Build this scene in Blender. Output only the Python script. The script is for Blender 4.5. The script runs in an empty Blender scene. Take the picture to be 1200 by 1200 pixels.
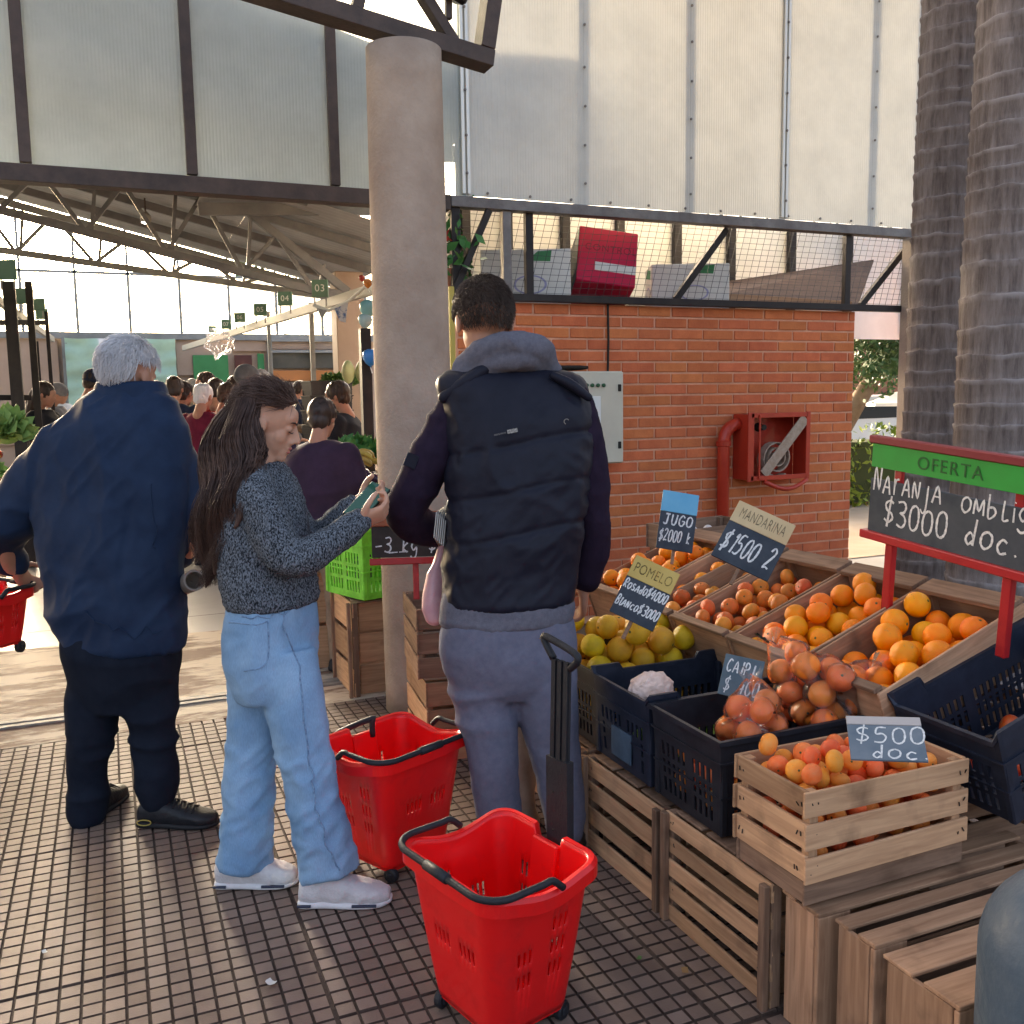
import bpy, bmesh, math, random
import numpy as np
from mathutils import Vector, Matrix, noise as mnoise

random.seed(7)
RNG = np.random.RandomState(7)
SC = bpy.context.scene
COL = SC.collection
rad = math.radians

# ------------------------------------------------------------------ camera, sky, sun, exposure
CAM_H, FOC = 1.5, 1105.0                       # metres; focal length in photo pixels (1200 wide)
PITCH, YAW, ROLL = rad(6.9), rad(23.0), -0.015
_fw = np.array([math.sin(YAW)*math.cos(PITCH), math.cos(YAW)*math.cos(PITCH), -math.sin(PITCH)])
_r = np.array([math.cos(YAW), -math.sin(YAW), 0.0])
_u = np.cross(_r, _fw)
_c, _s = math.cos(ROLL), math.sin(ROLL)
CR, CU = _c*_r + _s*_u, -_s*_r + _c*_u
CF = _fw
cam_data = bpy.data.cameras.new('camera')
cam_data.sensor_width = 36.0
cam_data.lens = 36.0*FOC/1200.0
cam_data.clip_start, cam_data.clip_end = 0.05, 900.0
cam = bpy.data.objects.new('camera', cam_data)
COL.objects.link(cam)
cam.matrix_world = Matrix(((CR[0], CU[0], -CF[0], 0), (CR[1], CU[1], -CF[1], 0), (CR[2], CU[2], -CF[2], CAM_H), (0, 0, 0, 1)))
SC.camera = cam

SUN_EL, SUN_AZ = rad(12.5), rad(-5.0)           # azimuth from +Y, clockwise
world = bpy.data.worlds.new('World')
SC.world = world
world.use_nodes = True
_nt = world.node_tree
_bg = _nt.nodes['Background']
_sky = _nt.nodes.new('ShaderNodeTexSky')
_sky.sky_type = 'NISHITA'
_sky.sun_disc = False
_sky.sun_elevation = SUN_EL
_sky.sun_rotation = SUN_AZ
_sky.air_density, _sky.dust_density, _sky.ozone_density = 0.45, 7.0, 0.2
_nt.links.new(_sky.outputs[0], _bg.inputs[0])
_bg.inputs[1].default_value = 0.15
_sd = bpy.data.lights.new('sun', 'SUN')
_sd.energy = 1.5
_sd.angle = rad(10.0)
_sd.color = (1.0, 0.97, 0.92)
sun = bpy.data.objects.new('sun', _sd)
COL.objects.link(sun)
_sv = Vector((math.sin(SUN_AZ)*math.cos(SUN_EL), math.cos(SUN_AZ)*math.cos(SUN_EL), math.sin(SUN_EL)))
sun.rotation_euler = _sv.to_track_quat('Z', 'Y').to_euler()
sun.location = (0, 30, 20)
SC.view_settings.view_transform = 'Standard'
SC.view_settings.look = 'None'
SC.view_settings.gamma = 1.0
SC.view_settings.use_curve_mapping = False
SC.view_settings.exposure = 3.0
SC.view_settings.use_white_balance = True
SC.view_settings.white_balance_temperature = 7700
SC.view_settings.white_balance_tint = 8
SC.cycles.max_bounces = 8
SC.cycles.transparent_max_bounces = 16
SC.cycles.caustics_reflective = False
SC.cycles.caustics_refractive = False
SC.cycles.use_denoising = True

def P(x, y, d):
    """photo pixel + distance along the view axis -> world point"""
    v = CF + CR*(x-600)/FOC - CU*(y-600)/FOC
    return np.array([0, 0, CAM_H]) + v*d

# ------------------------------------------------------------------ node helpers
def nmat(name):
    m = bpy.data.materials.new(name)
    m.use_nodes = True
    nt = m.node_tree
    return m, nt, nt.nodes['Principled BSDF']

def N(nt, typ, **kw):
    n = nt.nodes.new(typ)
    for k, v in kw.items():
        if k in n.inputs:
            n.inputs[k].default_value = v
        else:
            setattr(n, k, v)
    return n

def L(nt, a, b):
    nt.links.new(a, b)

def rgb(c):
    return (c[0], c[1], c[2], 1.0)

def mat(name, col, col2=None, rough=0.6, scale=8.0, detail=5.0, bump=0.0, bscale=60.0, bdist=0.01,
        rnd=0.0, metal=0.0, spec=0.25, stretch=(1, 1, 1), coat=0.0, lo=0.35, hi=0.65, sss=0.0, hue=0.0, sheen=0.0,
        rough2=None):
    """principled material: noise blend of two real colours, per-object tone shift, fine relief"""
    m, nt, b = nmat(name)
    tc = N(nt, 'ShaderNodeTexCoord')
    mp = N(nt, 'ShaderNodeMapping')
    mp.inputs['Scale'].default_value = stretch
    L(nt, tc.outputs['Object'], mp.inputs['Vector'])
    oi = N(nt, 'ShaderNodeObjectInfo')
    off = N(nt, 'ShaderNodeVectorMath', operation='ADD')
    sc_ = N(nt, 'ShaderNodeVectorMath', operation='SCALE')
    cmb = N(nt, 'ShaderNodeCombineXYZ')
    for i in range(3):
        L(nt, oi.outputs['Random'], cmb.inputs[i])
    L(nt, cmb.outputs[0], sc_.inputs[0]); sc_.inputs['Scale'].default_value = 37.0
    L(nt, mp.outputs[0], off.inputs[0]); L(nt, sc_.outputs[0], off.inputs[1])
    out = None
    if col2 is not None:
        nz = N(nt, 'ShaderNodeTexNoise'); nz.inputs['Scale'].default_value = scale; nz.inputs['Detail'].default_value = detail
        nz.inputs['Roughness'].default_value = 0.65
        L(nt, off.outputs[0], nz.inputs['Vector'])
        mr = N(nt, 'ShaderNodeMapRange'); mr.inputs[1].default_value = lo; mr.inputs[2].default_value = hi
        L(nt, nz.outputs[0], mr.inputs[0])
        mx = N(nt, 'ShaderNodeMix', data_type='RGBA')
        mx.inputs[6].default_value = rgb(col); mx.inputs[7].default_value = rgb(col2)
        L(nt, mr.outputs[0], mx.inputs[0])
        out = mx.outputs[2]
        if rough2 is not None:
            rr = N(nt, 'ShaderNodeMapRange'); rr.inputs[3].default_value = rough; rr.inputs[4].default_value = rough2
            L(nt, mr.outputs[0], rr.inputs[0]); L(nt, rr.outputs[0], b.inputs['Roughness'])
    if rnd > 0 or hue > 0:
        hs = N(nt, 'ShaderNodeHueSaturation')
        v = N(nt, 'ShaderNodeMapRange'); v.inputs[3].default_value = 1-rnd; v.inputs[4].default_value = 1+rnd
        L(nt, oi.outputs['Random'], v.inputs[0]); L(nt, v.outputs[0], hs.inputs['Value'])
        if hue > 0:
            ml = N(nt, 'ShaderNodeMath', operation='MULTIPLY'); ml.inputs[1].default_value = 7.31
            fr = N(nt, 'ShaderNodeMath', operation='FRACT'); L(nt, oi.outputs['Random'], ml.inputs[0]); L(nt, ml.outputs[0], fr.inputs[0])
            h = N(nt, 'ShaderNodeMapRange'); h.inputs[3].default_value = 0.5-hue; h.inputs[4].default_value = 0.5+hue
            L(nt, fr.outputs[0], h.inputs[0]); L(nt, h.outputs[0], hs.inputs['Hue'])
        if out is not None:
            L(nt, out, hs.inputs['Color'])
        else:
            hs.inputs['Color'].default_value = rgb(col)
        out = hs.outputs[0]
    if out is not None:
        L(nt, out, b.inputs['Base Color'])
    else:
        b.inputs['Base Color'].default_value = rgb(col)
    if rough2 is None:
        b.inputs['Roughness'].default_value = rough
    b.inputs['Metallic'].default_value = metal
    b.inputs['Specular IOR Level'].default_value = spec
    if coat: b.inputs['Coat Weight'].default_value = coat
    if sheen:
        b.inputs['Sheen Weight'].default_value = sheen; b.inputs['Sheen Roughness'].default_value = 0.4
    if sss:
        b.inputs['Subsurface Weight'].default_value = sss
        b.inputs['Subsurface Radius'].default_value = (0.01, 0.004, 0.002)
    if bump:
        n2 = N(nt, 'ShaderNodeTexNoise'); n2.inputs['Scale'].default_value = bscale; n2.inputs['Detail'].default_value = 4.0
        L(nt, off.outputs[0], n2.inputs['Vector'])
        bp = N(nt, 'ShaderNodeBump'); bp.inputs['Strength'].default_value = bump; bp.inputs['Distance'].default_value = bdist
        L(nt, n2.outputs[0], bp.inputs['Height']); L(nt, bp.outputs[0], b.inputs['Normal'])
    return m

TMP = bpy.data.scenes.new('workbench')           # scratch scene, removed at the end
def evaluated(ob):
    """mesh of an object after its modifiers, computed in the scratch scene"""
    TMP.collection.objects.link(ob)
    vl = TMP.view_layers[0]; vl.update(); dg = vl.depsgraph
    me = bpy.data.meshes.new_from_object(ob.evaluated_get(dg))
    TMP.collection.objects.unlink(ob)
    return me

# ------------------------------------------------------------------ object helpers
ORI = {}
def tag(o, label=None, cat=None, group=None, kind=None):
    if label: o['label'] = label
    if cat: o['category'] = cat
    if group: o['group'] = group
    if kind: o['kind'] = kind
    return o

def root(name, loc, label, cat, group=None, rot=None):
    e = bpy.data.objects.new(name, None)
    e.empty_display_size = 0.1
    COL.objects.link(e)
    e.location = loc
    if rot is not None: e.rotation_euler = rot
    ORI[e.name] = Vector(loc)
    return tag(e, label, cat, group)

def mesh_of(name, verts, faces, smooth=False):
    me = bpy.data.meshes.new(name)
    me.from_pydata([tuple(map(float, v)) for v in verts], [], faces)
    me.update()
    if smooth:
        me.polygons.foreach_set('use_smooth', [True]*len(me.polygons))
    return me

def link(name, me, m=None, parent=None, loc=(0, 0, 0), rot=None):
    o = bpy.data.objects.new(name, me)
    COL.objects.link(o)
    if m is not None and hasattr(me, 'materials') and len(me.materials) == 0:
        me.materials.append(m)
    if parent is not None: o.parent = parent
    o.location = loc
    if rot is not None: o.rotation_euler = rot
    return o

def mk(name, verts, faces, m=None, parent=None, smooth=False, local=False, loc=(0, 0, 0), rot=None):
    """mesh object; vertices in world metres unless local (then in the parent's frame)"""
    if parent is not None and not local:
        o0 = ORI.get(parent.name, Vector((0, 0, 0)))
        verts = [(v[0]-o0.x, v[1]-o0.y, v[2]-o0.z) for v in verts]
    o = link(name, mesh_of(name, verts, faces, smooth), m, parent, loc, rot)
    if parent is not None:
        ORI[o.name] = ORI.get(parent.name, Vector((0, 0, 0)))
    return o

class MB:
    """collects connected pieces of ONE part"""
    def __init__(s): s.v, s.f = [], []
    def add(s, verts, faces):
        n = len(s.v); s.v += [tuple(v) for v in verts]; s.f += [tuple(i+n for i in f) for f in faces]
        return s
    def box(s, c, size, R=None, taper=1.0):
        v, f = box_vf(size, taper=taper)
        v = np.array(v)
        if R is not None: v = v @ np.array(R).T
        return s.add(v+np.array(c), f)
    def bar(s, a, b, w, h=None, up=(0, 0, 1)):
        v, f = bar_vf(a, b, w, h or w, up); return s.add(v, f)
    def tube(s, pts, rr, n=10, cap=True):
        v, f = tube_vf(pts, rr, n, cap); return s.add(v, f)
    def mk(s, name, m, parent=None, smooth=False, **k):
        return mk(name, s.v, s.f, m, parent, smooth, **k)

def box_vf(size, taper=1.0, bev=0.0):
    x, y, z = size[0]/2, size[1]/2, size[2]/2
    if bev <= 0:
        t = taper
        v = [(-x, -y, -z), (x, -y, -z), (x, y, -z), (-x, y, -z), (-x*t, -y*t, z), (x*t, -y*t, z), (x*t, y*t, z), (-x*t, y*t, z)]
        f = [(3, 2, 1, 0), (4, 5, 6, 7), (0, 1, 5, 4), (1, 2, 6, 5), (2, 3, 7, 6), (3, 0, 4, 7)]
        return v, f
    bm = bmesh.new()
    bmesh.ops.create_cube(bm, size=1.0)
    for q in bm.verts: q.co = Vector((q.co.x*2*x, q.co.y*2*y, q.co.z*2*z))
    bmesh.ops.bevel(bm, geom=list(bm.edges), offset=bev, segments=1, affect='EDGES')
    bm.verts.index_update()
    v = [tuple(q.co) for q in bm.verts]; f = [tuple(q.index for q in p.verts) for p in bm.faces]
    bm.free()
    return v, f

def bar_vf(a, b, w, h, up=(0, 0, 1), bev=0.0):
    a, b = np.array(a, float), np.array(b, float)
    d = b-a; ln = np.linalg.norm(d); d = d/ln
    up = np.array(up, float)
    if abs(d @ up) > 0.97: up = np.array([1.0, 0, 0])
    s = np.cross(d, up); s /= np.linalg.norm(s); u = np.cross(s, d)
    v, f = box_vf((w, ln, h), bev=bev)
    v = np.array(v)
    return (a+b)/2 + v[:, :1]*s + v[:, 1:2]*d + v[:, 2:3]*u, f

def tube_vf(pts, rr, n=10, cap=True, flat=None):
    pts = np.array(pts, float); m = len(pts)
    rr = np.array([rr]*m if np.isscalar(rr) else rr, float)
    t = np.gradient(pts, axis=0); t /= (np.linalg.norm(t, axis=1)[:, None]+1e-9)
    up = np.array([0, 0, 1.0])
    if abs(t[0] @ up) > 0.9: up = np.array([1.0, 0, 0])
    s = np.cross(t[0], up); s /= np.linalg.norm(s)
    v, f = [], []
    for i in range(m):
        s = s - t[i]*(s @ t[i]); s /= np.linalg.norm(s); u = np.cross(t[i], s)
        for k in range(n):
            a = 2*math.pi*k/n
            v.append(pts[i] + rr[i]*(math.cos(a)*s + math.sin(a)*u*(flat or 1.0)))
    for i in range(m-1):
        for k in range(n):
            k2 = (k+1) % n
            f.append((i*n+k, i*n+k2, (i+1)*n+k2, (i+1)*n+k))
    if cap:
        f.append(tuple(range(n-1, -1, -1))); f.append(tuple((m-1)*n+k for k in range(n)))
    return v, f

def lathe_vf(prof, n=24):
    """profile [(r,z)...] -> surface of revolution round z"""
    v, f = [], []
    for r, z in prof:
        for k in range(n):
            a = 2*math.pi*k/n; v.append((r*math.cos(a), r*math.sin(a), z))
    for i in range(len(prof)-1):
        for k in range(n):
            k2 = (k+1) % n
            f.append((i*n+k, i*n+k2, (i+1)*n+k2, (i+1)*n+k))
    f.append(tuple(range(n-1, -1, -1))); f.append(tuple((len(prof)-1)*n+k for k in range(n)))
    return v, f

def bbox(name, c, size, m, parent=None, bev=0.003, rot=None, local=False):
    """bevelled box part"""
    v, f = box_vf(size, bev=bev)
    if parent is not None and not local:
        o0 = ORI.get(parent.name, Vector((0, 0, 0)))
        c = (c[0]-o0.x, c[1]-o0.y, c[2]-o0.z)
    o = link(name, mesh_of(name, v, f), m, parent, c, rot)
    if parent is not None: ORI[o.name] = ORI.get(parent.name, Vector((0, 0, 0)))
    return o

def bbar(name, a, b, w, h, m, parent=None, up=(0, 0, 1), bev=0.002, local=False):
    v, f = bar_vf(a, b, w, h, up, bev)
    return mk(name, v, f, m, parent, local=local)

def ell_vf(c, r, n=12, k=8):
    v, f = [], []
    c = np.array(c, float)
    v.append(c+np.array([0, 0, r[2]]))
    for i in range(1, k):
        th = math.pi*i/k
        for j in range(n):
            a = 2*math.pi*j/n
            v.append(c+np.array([r[0]*math.sin(th)*math.cos(a), r[1]*math.sin(th)*math.sin(a), r[2]*math.cos(th)]))
    v.append(c-np.array([0, 0, r[2]]))
    for j in range(n):
        f.append((0, 1+j, 1+(j+1) % n))
        f.append((len(v)-1, 1+(k-2)*n+(j+1) % n, 1+(k-2)*n+j))
    for i in range(k-2):
        for j in range(n):
            a, b = 1+i*n+j, 1+i*n+(j+1) % n
            f.append((a, a+n, b+n, b))
    return v, f

def grid_shell(us, vs, fn, hole, closed, thick, name, m, parent, bevel=False, local=True, smooth=False):
    """sheet over u x v with real openings, thickened"""
    nu, nv = len(us), len(vs)
    v = [fn(u, w) for w in vs for u in us]
    f = []
    for j in range(nv-1):
        for i in range(nu if closed else nu-1):
            if hole(i, j): continue
            i2 = (i+1) % nu
            f.append((j*nu+i, j*nu+i2, (j+1)*nu+i2, (j+1)*nu+i))
    o = mk(name, v, f, m, parent, smooth=smooth, local=local)
    bm = bmesh.new(); bm.from_mesh(o.data)
    loose = [q for q in bm.verts if not q.link_faces]
    bmesh.ops.delete(bm, geom=loose, context='VERTS')
    bm.to_mesh(o.data); bm.free()
    md = o.modifiers.new('thickness', 'SOLIDIFY'); md.thickness = thick; md.offset = 0
    return o

def copy_tree(o, parent=None):
    c = o.copy(); COL.objects.link(c); c.parent = parent
    for ch in list(o.children): copy_tree(ch, c)
    return c
# ================================================================== SETTING
M = {}
M['grout'] = mat('grout', (0.055, 0.034, 0.026), (0.095, 0.065, 0.052), 0.9, 20, bump=0.3, bscale=150)
M['pad'] = mat('paving_pad', (0.165, 0.110, 0.084), (0.25, 0.178, 0.142), 0.62, 1.7, detail=8.0, rnd=0.10, bump=0.55, bscale=260, bdist=0.004, spec=0.22)
M['earth'] = mat('earth', (0.16, 0.12, 0.08), (0.25, 0.2, 0.13), 0.95, 0.7, bump=0.3)
M['hallfloor'] = mat('hall_concrete', (0.40, 0.39, 0.37), (0.30, 0.29, 0.27), 0.4, 1.3, bump=0.15, bscale=40, lo=0.3, hi=0.75)
M['worn'] = mat('worn_concrete', (0.56, 0.47, 0.36), (0.17, 0.10, 0.07), 0.75, 3.2, detail=8, bump=0.5, bscale=25, lo=0.46, hi=0.56, stretch=(0.7, 2.2, 1))
M['brick'] = mat('fired_brick', (0.63, 0.18, 0.07), (0.52, 0.135, 0.052), 0.8, 9, rnd=0.10, hue=0.006, bump=0.45, bscale=90, bdist=0.006)
M['mortar'] = mat('mortar', (0.72, 0.39, 0.255), (0.60, 0.29, 0.18), 0.9, 12, bump=0.4, bscale=120)
M['steel'] = mat('brown_steel', (0.060, 0.045, 0.04), (0.10, 0.07, 0.058), 0.55, 6, rnd=0.06, bump=0.2, bscale=60, metal=0.2)
M['greysteel'] = mat('grey_steel', (0.22, 0.205, 0.195), (0.13, 0.115, 0.11), 0.5, 5, bump=0.15, metal=0.3)
M['zinc'] = mat('zinc_strip', (0.34, 0.32, 0.29), (0.20, 0.18, 0.155), 0.65, 8, metal=0.2, bump=0.2)
M['colconc'] = mat('column_plaster', (0.46, 0.36, 0.285), (0.32, 0.235, 0.18), 0.9, 2.6, detail=8, bump=0.5, bscale=70, bdist=0.008)
M['postconc'] = mat('post_concrete', (0.36, 0.30, 0.25), (0.28, 0.23, 0.19), 0.85, 4, bump=0.4)
M['bolt'] = mat('bolt', (0.22, 0.20, 0.18), None, 0.5, metal=0.6)

ground = mk('ground', [(-150, -120, -0.012), (250, -120, -0.012), (250, 300, -0.012), (-150, 300, -0.012)], [(0, 1, 2, 3)], M['earth'])
tag(ground, kind='structure')

# tiled pavement: 5 cm pads in 42 cm tiles
PITCHP = 0.0525
floor = mk('pavement', [(-4, -1.5, -0.006), (7, -1.5, -0.006), (7, 4.56, -0.006), (-4, 4.56, -0.006)], [(0, 1, 2, 3)], M['grout'])
tag(floor, kind='structure')
def pad_vf(x0, x1, y0, y1, z):
    t = 0.0022
    v = [(x0, y0, -0.008), (x1, y0, -0.008), (x1, y1, -0.008), (x0, y1, -0.008),
         (x0+t, y0+t, z), (x1-t, y0+t, z), (x1-t, y1-t, z), (x0+t, y1-t, z)]
    return v, [(4, 5, 6, 7), (0, 1, 5, 4), (1, 2, 6, 5), (2, 3, 7, 6), (3, 0, 4, 7)]
def dirty_sides(me):
    me.materials.append(M['pad']); me.materials.append(M['grout'])
    me.polygons.foreach_set('material_index', [0 if k % 5 == 0 else 1 for k in range(len(me.polygons))]); me.update()
pads = []
for i in range(-62, 110):
    for j in range(0, 86):
        cx, cy = (i+0.5)*PITCHP+0.006, j*PITCHP+0.07
        gx = 0.0019 if i % 8 else 0.0032
        gx2 = 0.0019 if (i+1) % 8 else 0.0032
        gy = 0.0022 if j % 8 else 0.0036
        gy2 = 0.0022 if (j+1) % 8 else 0.0036
        jx, jy = ((i//8)*13 % 5-2)*0.0007, ((i//8*7+j//8*5) % 7-3)*0.0009
        zz = 0.0 + ((i//8*31+j//8*17) % 9-4)*0.00035 + random.uniform(-0.0006, 0.0006)
        v, f = pad_vf(i*PITCHP+gx+jx+0.006, (i+1)*PITCHP-gx2+jx+0.006, cy-PITCHP/2+gy+jy, cy+PITCHP/2-gy2+jy, zz)
        d = np.array([cx, cy, -CAM_H]); dep = d @ CF
        on = False
        if dep > 0.5:
            sx, sy = 600+FOC*(d @ CR)/dep, 600-FOC*(d @ CU)/dep
            on = -10 < sx < 1210 and sy < 1212 and not (cx > 1.42 and cy > 0.8) and not (0.66 < cx < 1.06 and 1.55 < cy < 2.3)
        pads.append((0 if on else 1, dep, v, f, cx, cy))
order = sorted(range(len(pads)), key=lambda k: (pads[k][0], pads[k][1]))
rest = MB()
for n_, k in enumerate(order):
    _, _, v, f, cx, cy = pads[k]
    if n_ < 300:
        me = mesh_of('tile', [(a-cx, b-cy, c) for a, b, c in v], f)
        dirty_sides(me)
        link('tile', me, None, floor, (cx, cy, 0))
    else:
        rest.add(v, f)
tf = rest.mk('tile_field', None, floor); dirty_sides(tf.data); tag(tf, kind='stuff')

# worn threshold, metal strip, hall floor
th = mk('threshold', [(-4, 4.56, 0.0), (1.9, 4.56, 0.0), (1.9, 6.35, 0.0), (-4, 6.55, 0.0), (-4, 4.56, -0.03), (1.9, 4.56, -0.03)], [(0, 1, 2, 3), (4, 5, 1, 0)], M['worn'])
tag(th, kind='structure')
for yy, w in ((4.86, 0.035), (4.93, 0.05)):
    tag(mk('metal_strip', *(lambda b: (b.v, b.f))(MB().box((-1.05, yy, 0.003), (5.9, w, 0.012))), M['zinc']), 'worn metal strip set across the market threshold, nearer' if yy < 4.9 else 'worn metal strip set across the market threshold, farther', 'floor strip')
hf = mk('hall_floor', [(-16, 5.9, -0.004), (16, 5.9, -0.004), (16, 24, -0.004), (-16, 24, -0.004)], [(0, 1, 2, 3)], M['hallfloor'])
tag(hf, kind='structure')
jm = mat('floor_joint', (0.10, 0.09, 0.08), None, 0.9)
for k in range(7):
    y = 6.9+k*1.9
    mk('floor_joint', [(-9, y, 0.0), (9, y, 0.0), (9, y+0.012, 0.0), (-9, y+0.012, 0.0)], [(0, 1, 2, 3)], jm, hf)
for k in range(6):
    x = -3.6+k*1.9
    mk('floor_joint', [(x, 6.5, 0.004), (x+0.012, 6.5, 0.004), (x+0.012, 20, 0.004), (x, 20, 0.004)], [(0, 1, 2, 3)], jm, hf)

# ---------------------------------------------------------------- round column
colm = root('round_column', (1.332, 4.315, 0), 'thick round plastered column standing behind the man in the padded vest', 'column')
prof = [(0.179-0.0008*abs(k-10), z) for k, z in enumerate(np.linspace(0.0, 3.07, 21))]
v, f = lathe_vf(prof, 48)
mk('shaft', v, f, M['colconc'], colm, smooth=True, local=True)

# ---------------------------------------------------------------- canopy truss on the column
tr = root('canopy_truss', (1.3, 4.33, 3.07), 'dark steel truss end resting on top of the round column', 'truss')
def bar(name, a, b, w, h=None, m=None, parent=None):
    return bbar(name, a, b, w, h or w, m or M['steel'], parent, bev=0.003)
bar('bottom_chord', (-0.6, 4.33, 3.44), (1.76, 4.33, 3.075), 0.12, 0.075, parent=tr)
bar('end_post', (1.73, 4.33, 3.12), (1.84, 4.33, 3.75), 0.12, 0.07, parent=tr)
bar('diagonal', (1.58, 4.33, 3.13), (1.22, 4.33, 3.62), 0.07, 0.05, parent=tr)
bar('diagonal', (1.12, 4.33, 3.20), (1.22, 4.33, 3.62), 0.07, 0.05, parent=tr)
bar('diagonal', (0.9, 4.33, 3.24), (0.6, 4.33, 3.75), 0.07, 0.05, parent=tr)
bar('top_chord', (-0.6, 4.33, 4.0), (1.84, 4.33, 3.70), 0.12, 0.075, parent=tr)
lamp = root('floodlight', (1.56, 4.28, 3.36), 'small black floodlight fixed inside the canopy truss end', 'floodlight')
bbox('housing', (0, 0, 0), (0.15, 0.1, 0.1), mat('black_metal', (0.02, 0.02, 0.02), None, 0.4, metal=0.3), lamp, bev=0.015, local=True, rot=(0.4, 0.2, 0.3))
bbox('bracket', (-0.01, 0.03, -0.085), (0.03, 0.03, 0.09), M['steel'], lamp, local=True)

# ---------------------------------------------------------------- brick building with storage cage
WY = 5.5
BL, BH = 0.2525, 0.0729
wall = root('brick_wall', (1.95, WY, 0), 'orange brick wall of the low store room behind the fruit stand', 'brick wall')
bm_ = MB().box((3.52, WY+0.067, 1.044), (3.10, 0.19, 2.088))
bm_.mk('mortar_bed', M['mortar'], wall)
brick_cache = {}
def brick_mesh(w):
    k = round(w, 3)
    if k not in brick_cache:
        v, f = box_vf((w, 0.10, BH-0.0135), bev=0.003)
        me = mesh_of('brick', v, f); me.materials.append(M['brick']); brick_cache[k] = me
    return brick_cache[k]
low = MB()
for r in range(29):
    z = 2.088-(r+0.5)*BH
    x = 1.98 - (BL/2 if r % 2 else 0)
    if z < 0.02: break
    while x < 5.07:
        x0, x1 = max(x, 1.972), min(x+BL, 5.072)
        if x1-x0 > 0.05:
            w = x1-x0-0.0125
            c = ((x0+x1)/2-1.95 + random.uniform(-.002, .002), -0.030+0.05-0.006+random.uniform(-0.0018, 0.0018), z)
            if z > 0.56:
                link('brick', brick_mesh(w), None, wall, c, (0, 0, random.uniform(-.004, .004)))
            else:
                low.box((c[0]+1.95, c[1]+WY, c[2]), (w, 0.10, BH-0.0135))
        x += BL
tag(low.mk('brick_footing', M['brick'], wall), kind='stuff')
for k in range(29):        # return face at the free right end
    z = 2.088-(k+0.5)*BH
    bbox('end_brick', (5.0725-1.95, 0.10+(0.006 if k % 2 else -0.0), z), (0.012, 0.17, BH-0.0135), M['brick'], wall, local=True, bev=0.002)

# polycarbonate front above
def polymat(name, col, tr, trans, rough):
    m, nt, b = nmat(name)
    nt.nodes.remove(b)
    o = nt.nodes['Material Output']
    tc = N(nt, 'ShaderNodeTexCoord')
    sep = N(nt, 'ShaderNodeSeparateXYZ'); L(nt, tc.outputs['Object'], sep.inputs[0])
    wv = N(nt, 'ShaderNodeMath', operation='MULTIPLY'); wv.inputs[1].default_value = 2*math.pi/0.018
    L(nt, sep.outputs[0], wv.inputs[0])
    sn = N(nt, 'ShaderNodeMath', operation='SINE'); L(nt, wv.outputs[0], sn.inputs[0])
    nz = N(nt, 'ShaderNodeTexNoise'); nz.inputs['Scale'].default_value = 1.4; nz.inputs['Detail'].default_value = 4
    L(nt, tc.outputs['Object'], nz.inputs['Vector'])
    ad = N(nt, 'ShaderNodeMath', operation='MULTIPLY_ADD'); ad.inputs[1].default_value = 4.0
    L(nt, nz.outputs[0], ad.inputs[0]); L(nt, sn.outputs[0], ad.inputs[2])
    bp = N(nt, 'ShaderNodeBump'); bp.inputs['Strength'].default_value = 0.35; bp.inputs['Distance'].default_value = 0.002
    L(nt, ad.outputs[0], bp.inputs['Height'])
    n2 = N(nt, 'ShaderNodeTexNoise'); n2.inputs['Scale'].default_value = 3.0; n2.inputs['Detail'].default_value = 9; n2.inputs['Roughness'].default_value = 0.7
    L(nt, tc.outputs['Object'], n2.inputs['Vector'])
    mx = N(nt, 'ShaderNodeMix', data_type='RGBA'); mx.inputs[6].default_value = rgb([c*0.86 for c in col]); mx.inputs[7].default_value = rgb(col)
    mr = N(nt, 'ShaderNodeMapRange'); mr.inputs[1].default_value = 0.35; mr.inputs[2].default_value = 0.6
    L(nt, n2.outputs[0], mr.inputs[0]); L(nt, mr.outputs[0], mx.inputs[0])
    df = N(nt, 'ShaderNodeBsdfDiffuse'); L(nt, mx.outputs[2], df.inputs['Color'])
    tl = N(nt, 'ShaderNodeBsdfTranslucent'); L(nt, mx.outputs[2], tl.inputs['Color'])
    m1 = N(nt, 'ShaderNodeMixShader'); m1.inputs[0].default_value = trans
    L(nt, df.outputs[0], m1.inputs[1]); L(nt, tl.outputs[0], m1.inputs[2])
    tp = N(nt, 'ShaderNodeBsdfTransparent'); tp.inputs[0].default_value = (0.9, 0.95, 0.92, 1)
    m2 = N(nt, 'ShaderNodeMixShader'); m2.inputs[0].default_value = tr
    L(nt, m1.outputs[0], m2.inputs[1]); L(nt, tp.outputs[0], m2.inputs[2])
    gl = N(nt, 'ShaderNodeBsdfGlossy'); gl.inputs['Roughness'].default_value = rough
    L(nt, bp.outputs[0], gl.inputs['Normal']); L(nt, bp.outputs[0], df.inputs['Normal'])
    fr = N(nt, 'ShaderNodeFresnel'); fr.inputs[0].default_value = 1.5; L(nt, bp.outputs[0], fr.inputs['Normal'])
    m3 = N(nt, 'ShaderNodeMixShader'); L(nt, fr.outputs[0], m3.inputs[0]); L(nt, m2.outputs[0], m3.inputs[1]); L(nt, gl.outputs[0], m3.inputs[2])
    L(nt, m3.outputs[0], o.inputs['Surface'])
    return m
M['polyL'] = polymat('clear_polycarbonate', (0.52, 0.585, 0.555), 0.18, 0.35, 0.25)
M['polyR'] = polymat('milky_polycarbonate', (0.63, 0.61, 0.54), 0.0, 0.05, 0.30)
FY = 5.45
FXS = [-2.60, -1.83, -1.055, -0.28, 0.51, 1.275, 2.045, 2.84, 3.62, 4.385, 5.175, 5.60]
FZ0, FZ1 = 2.70, 4.75
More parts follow.
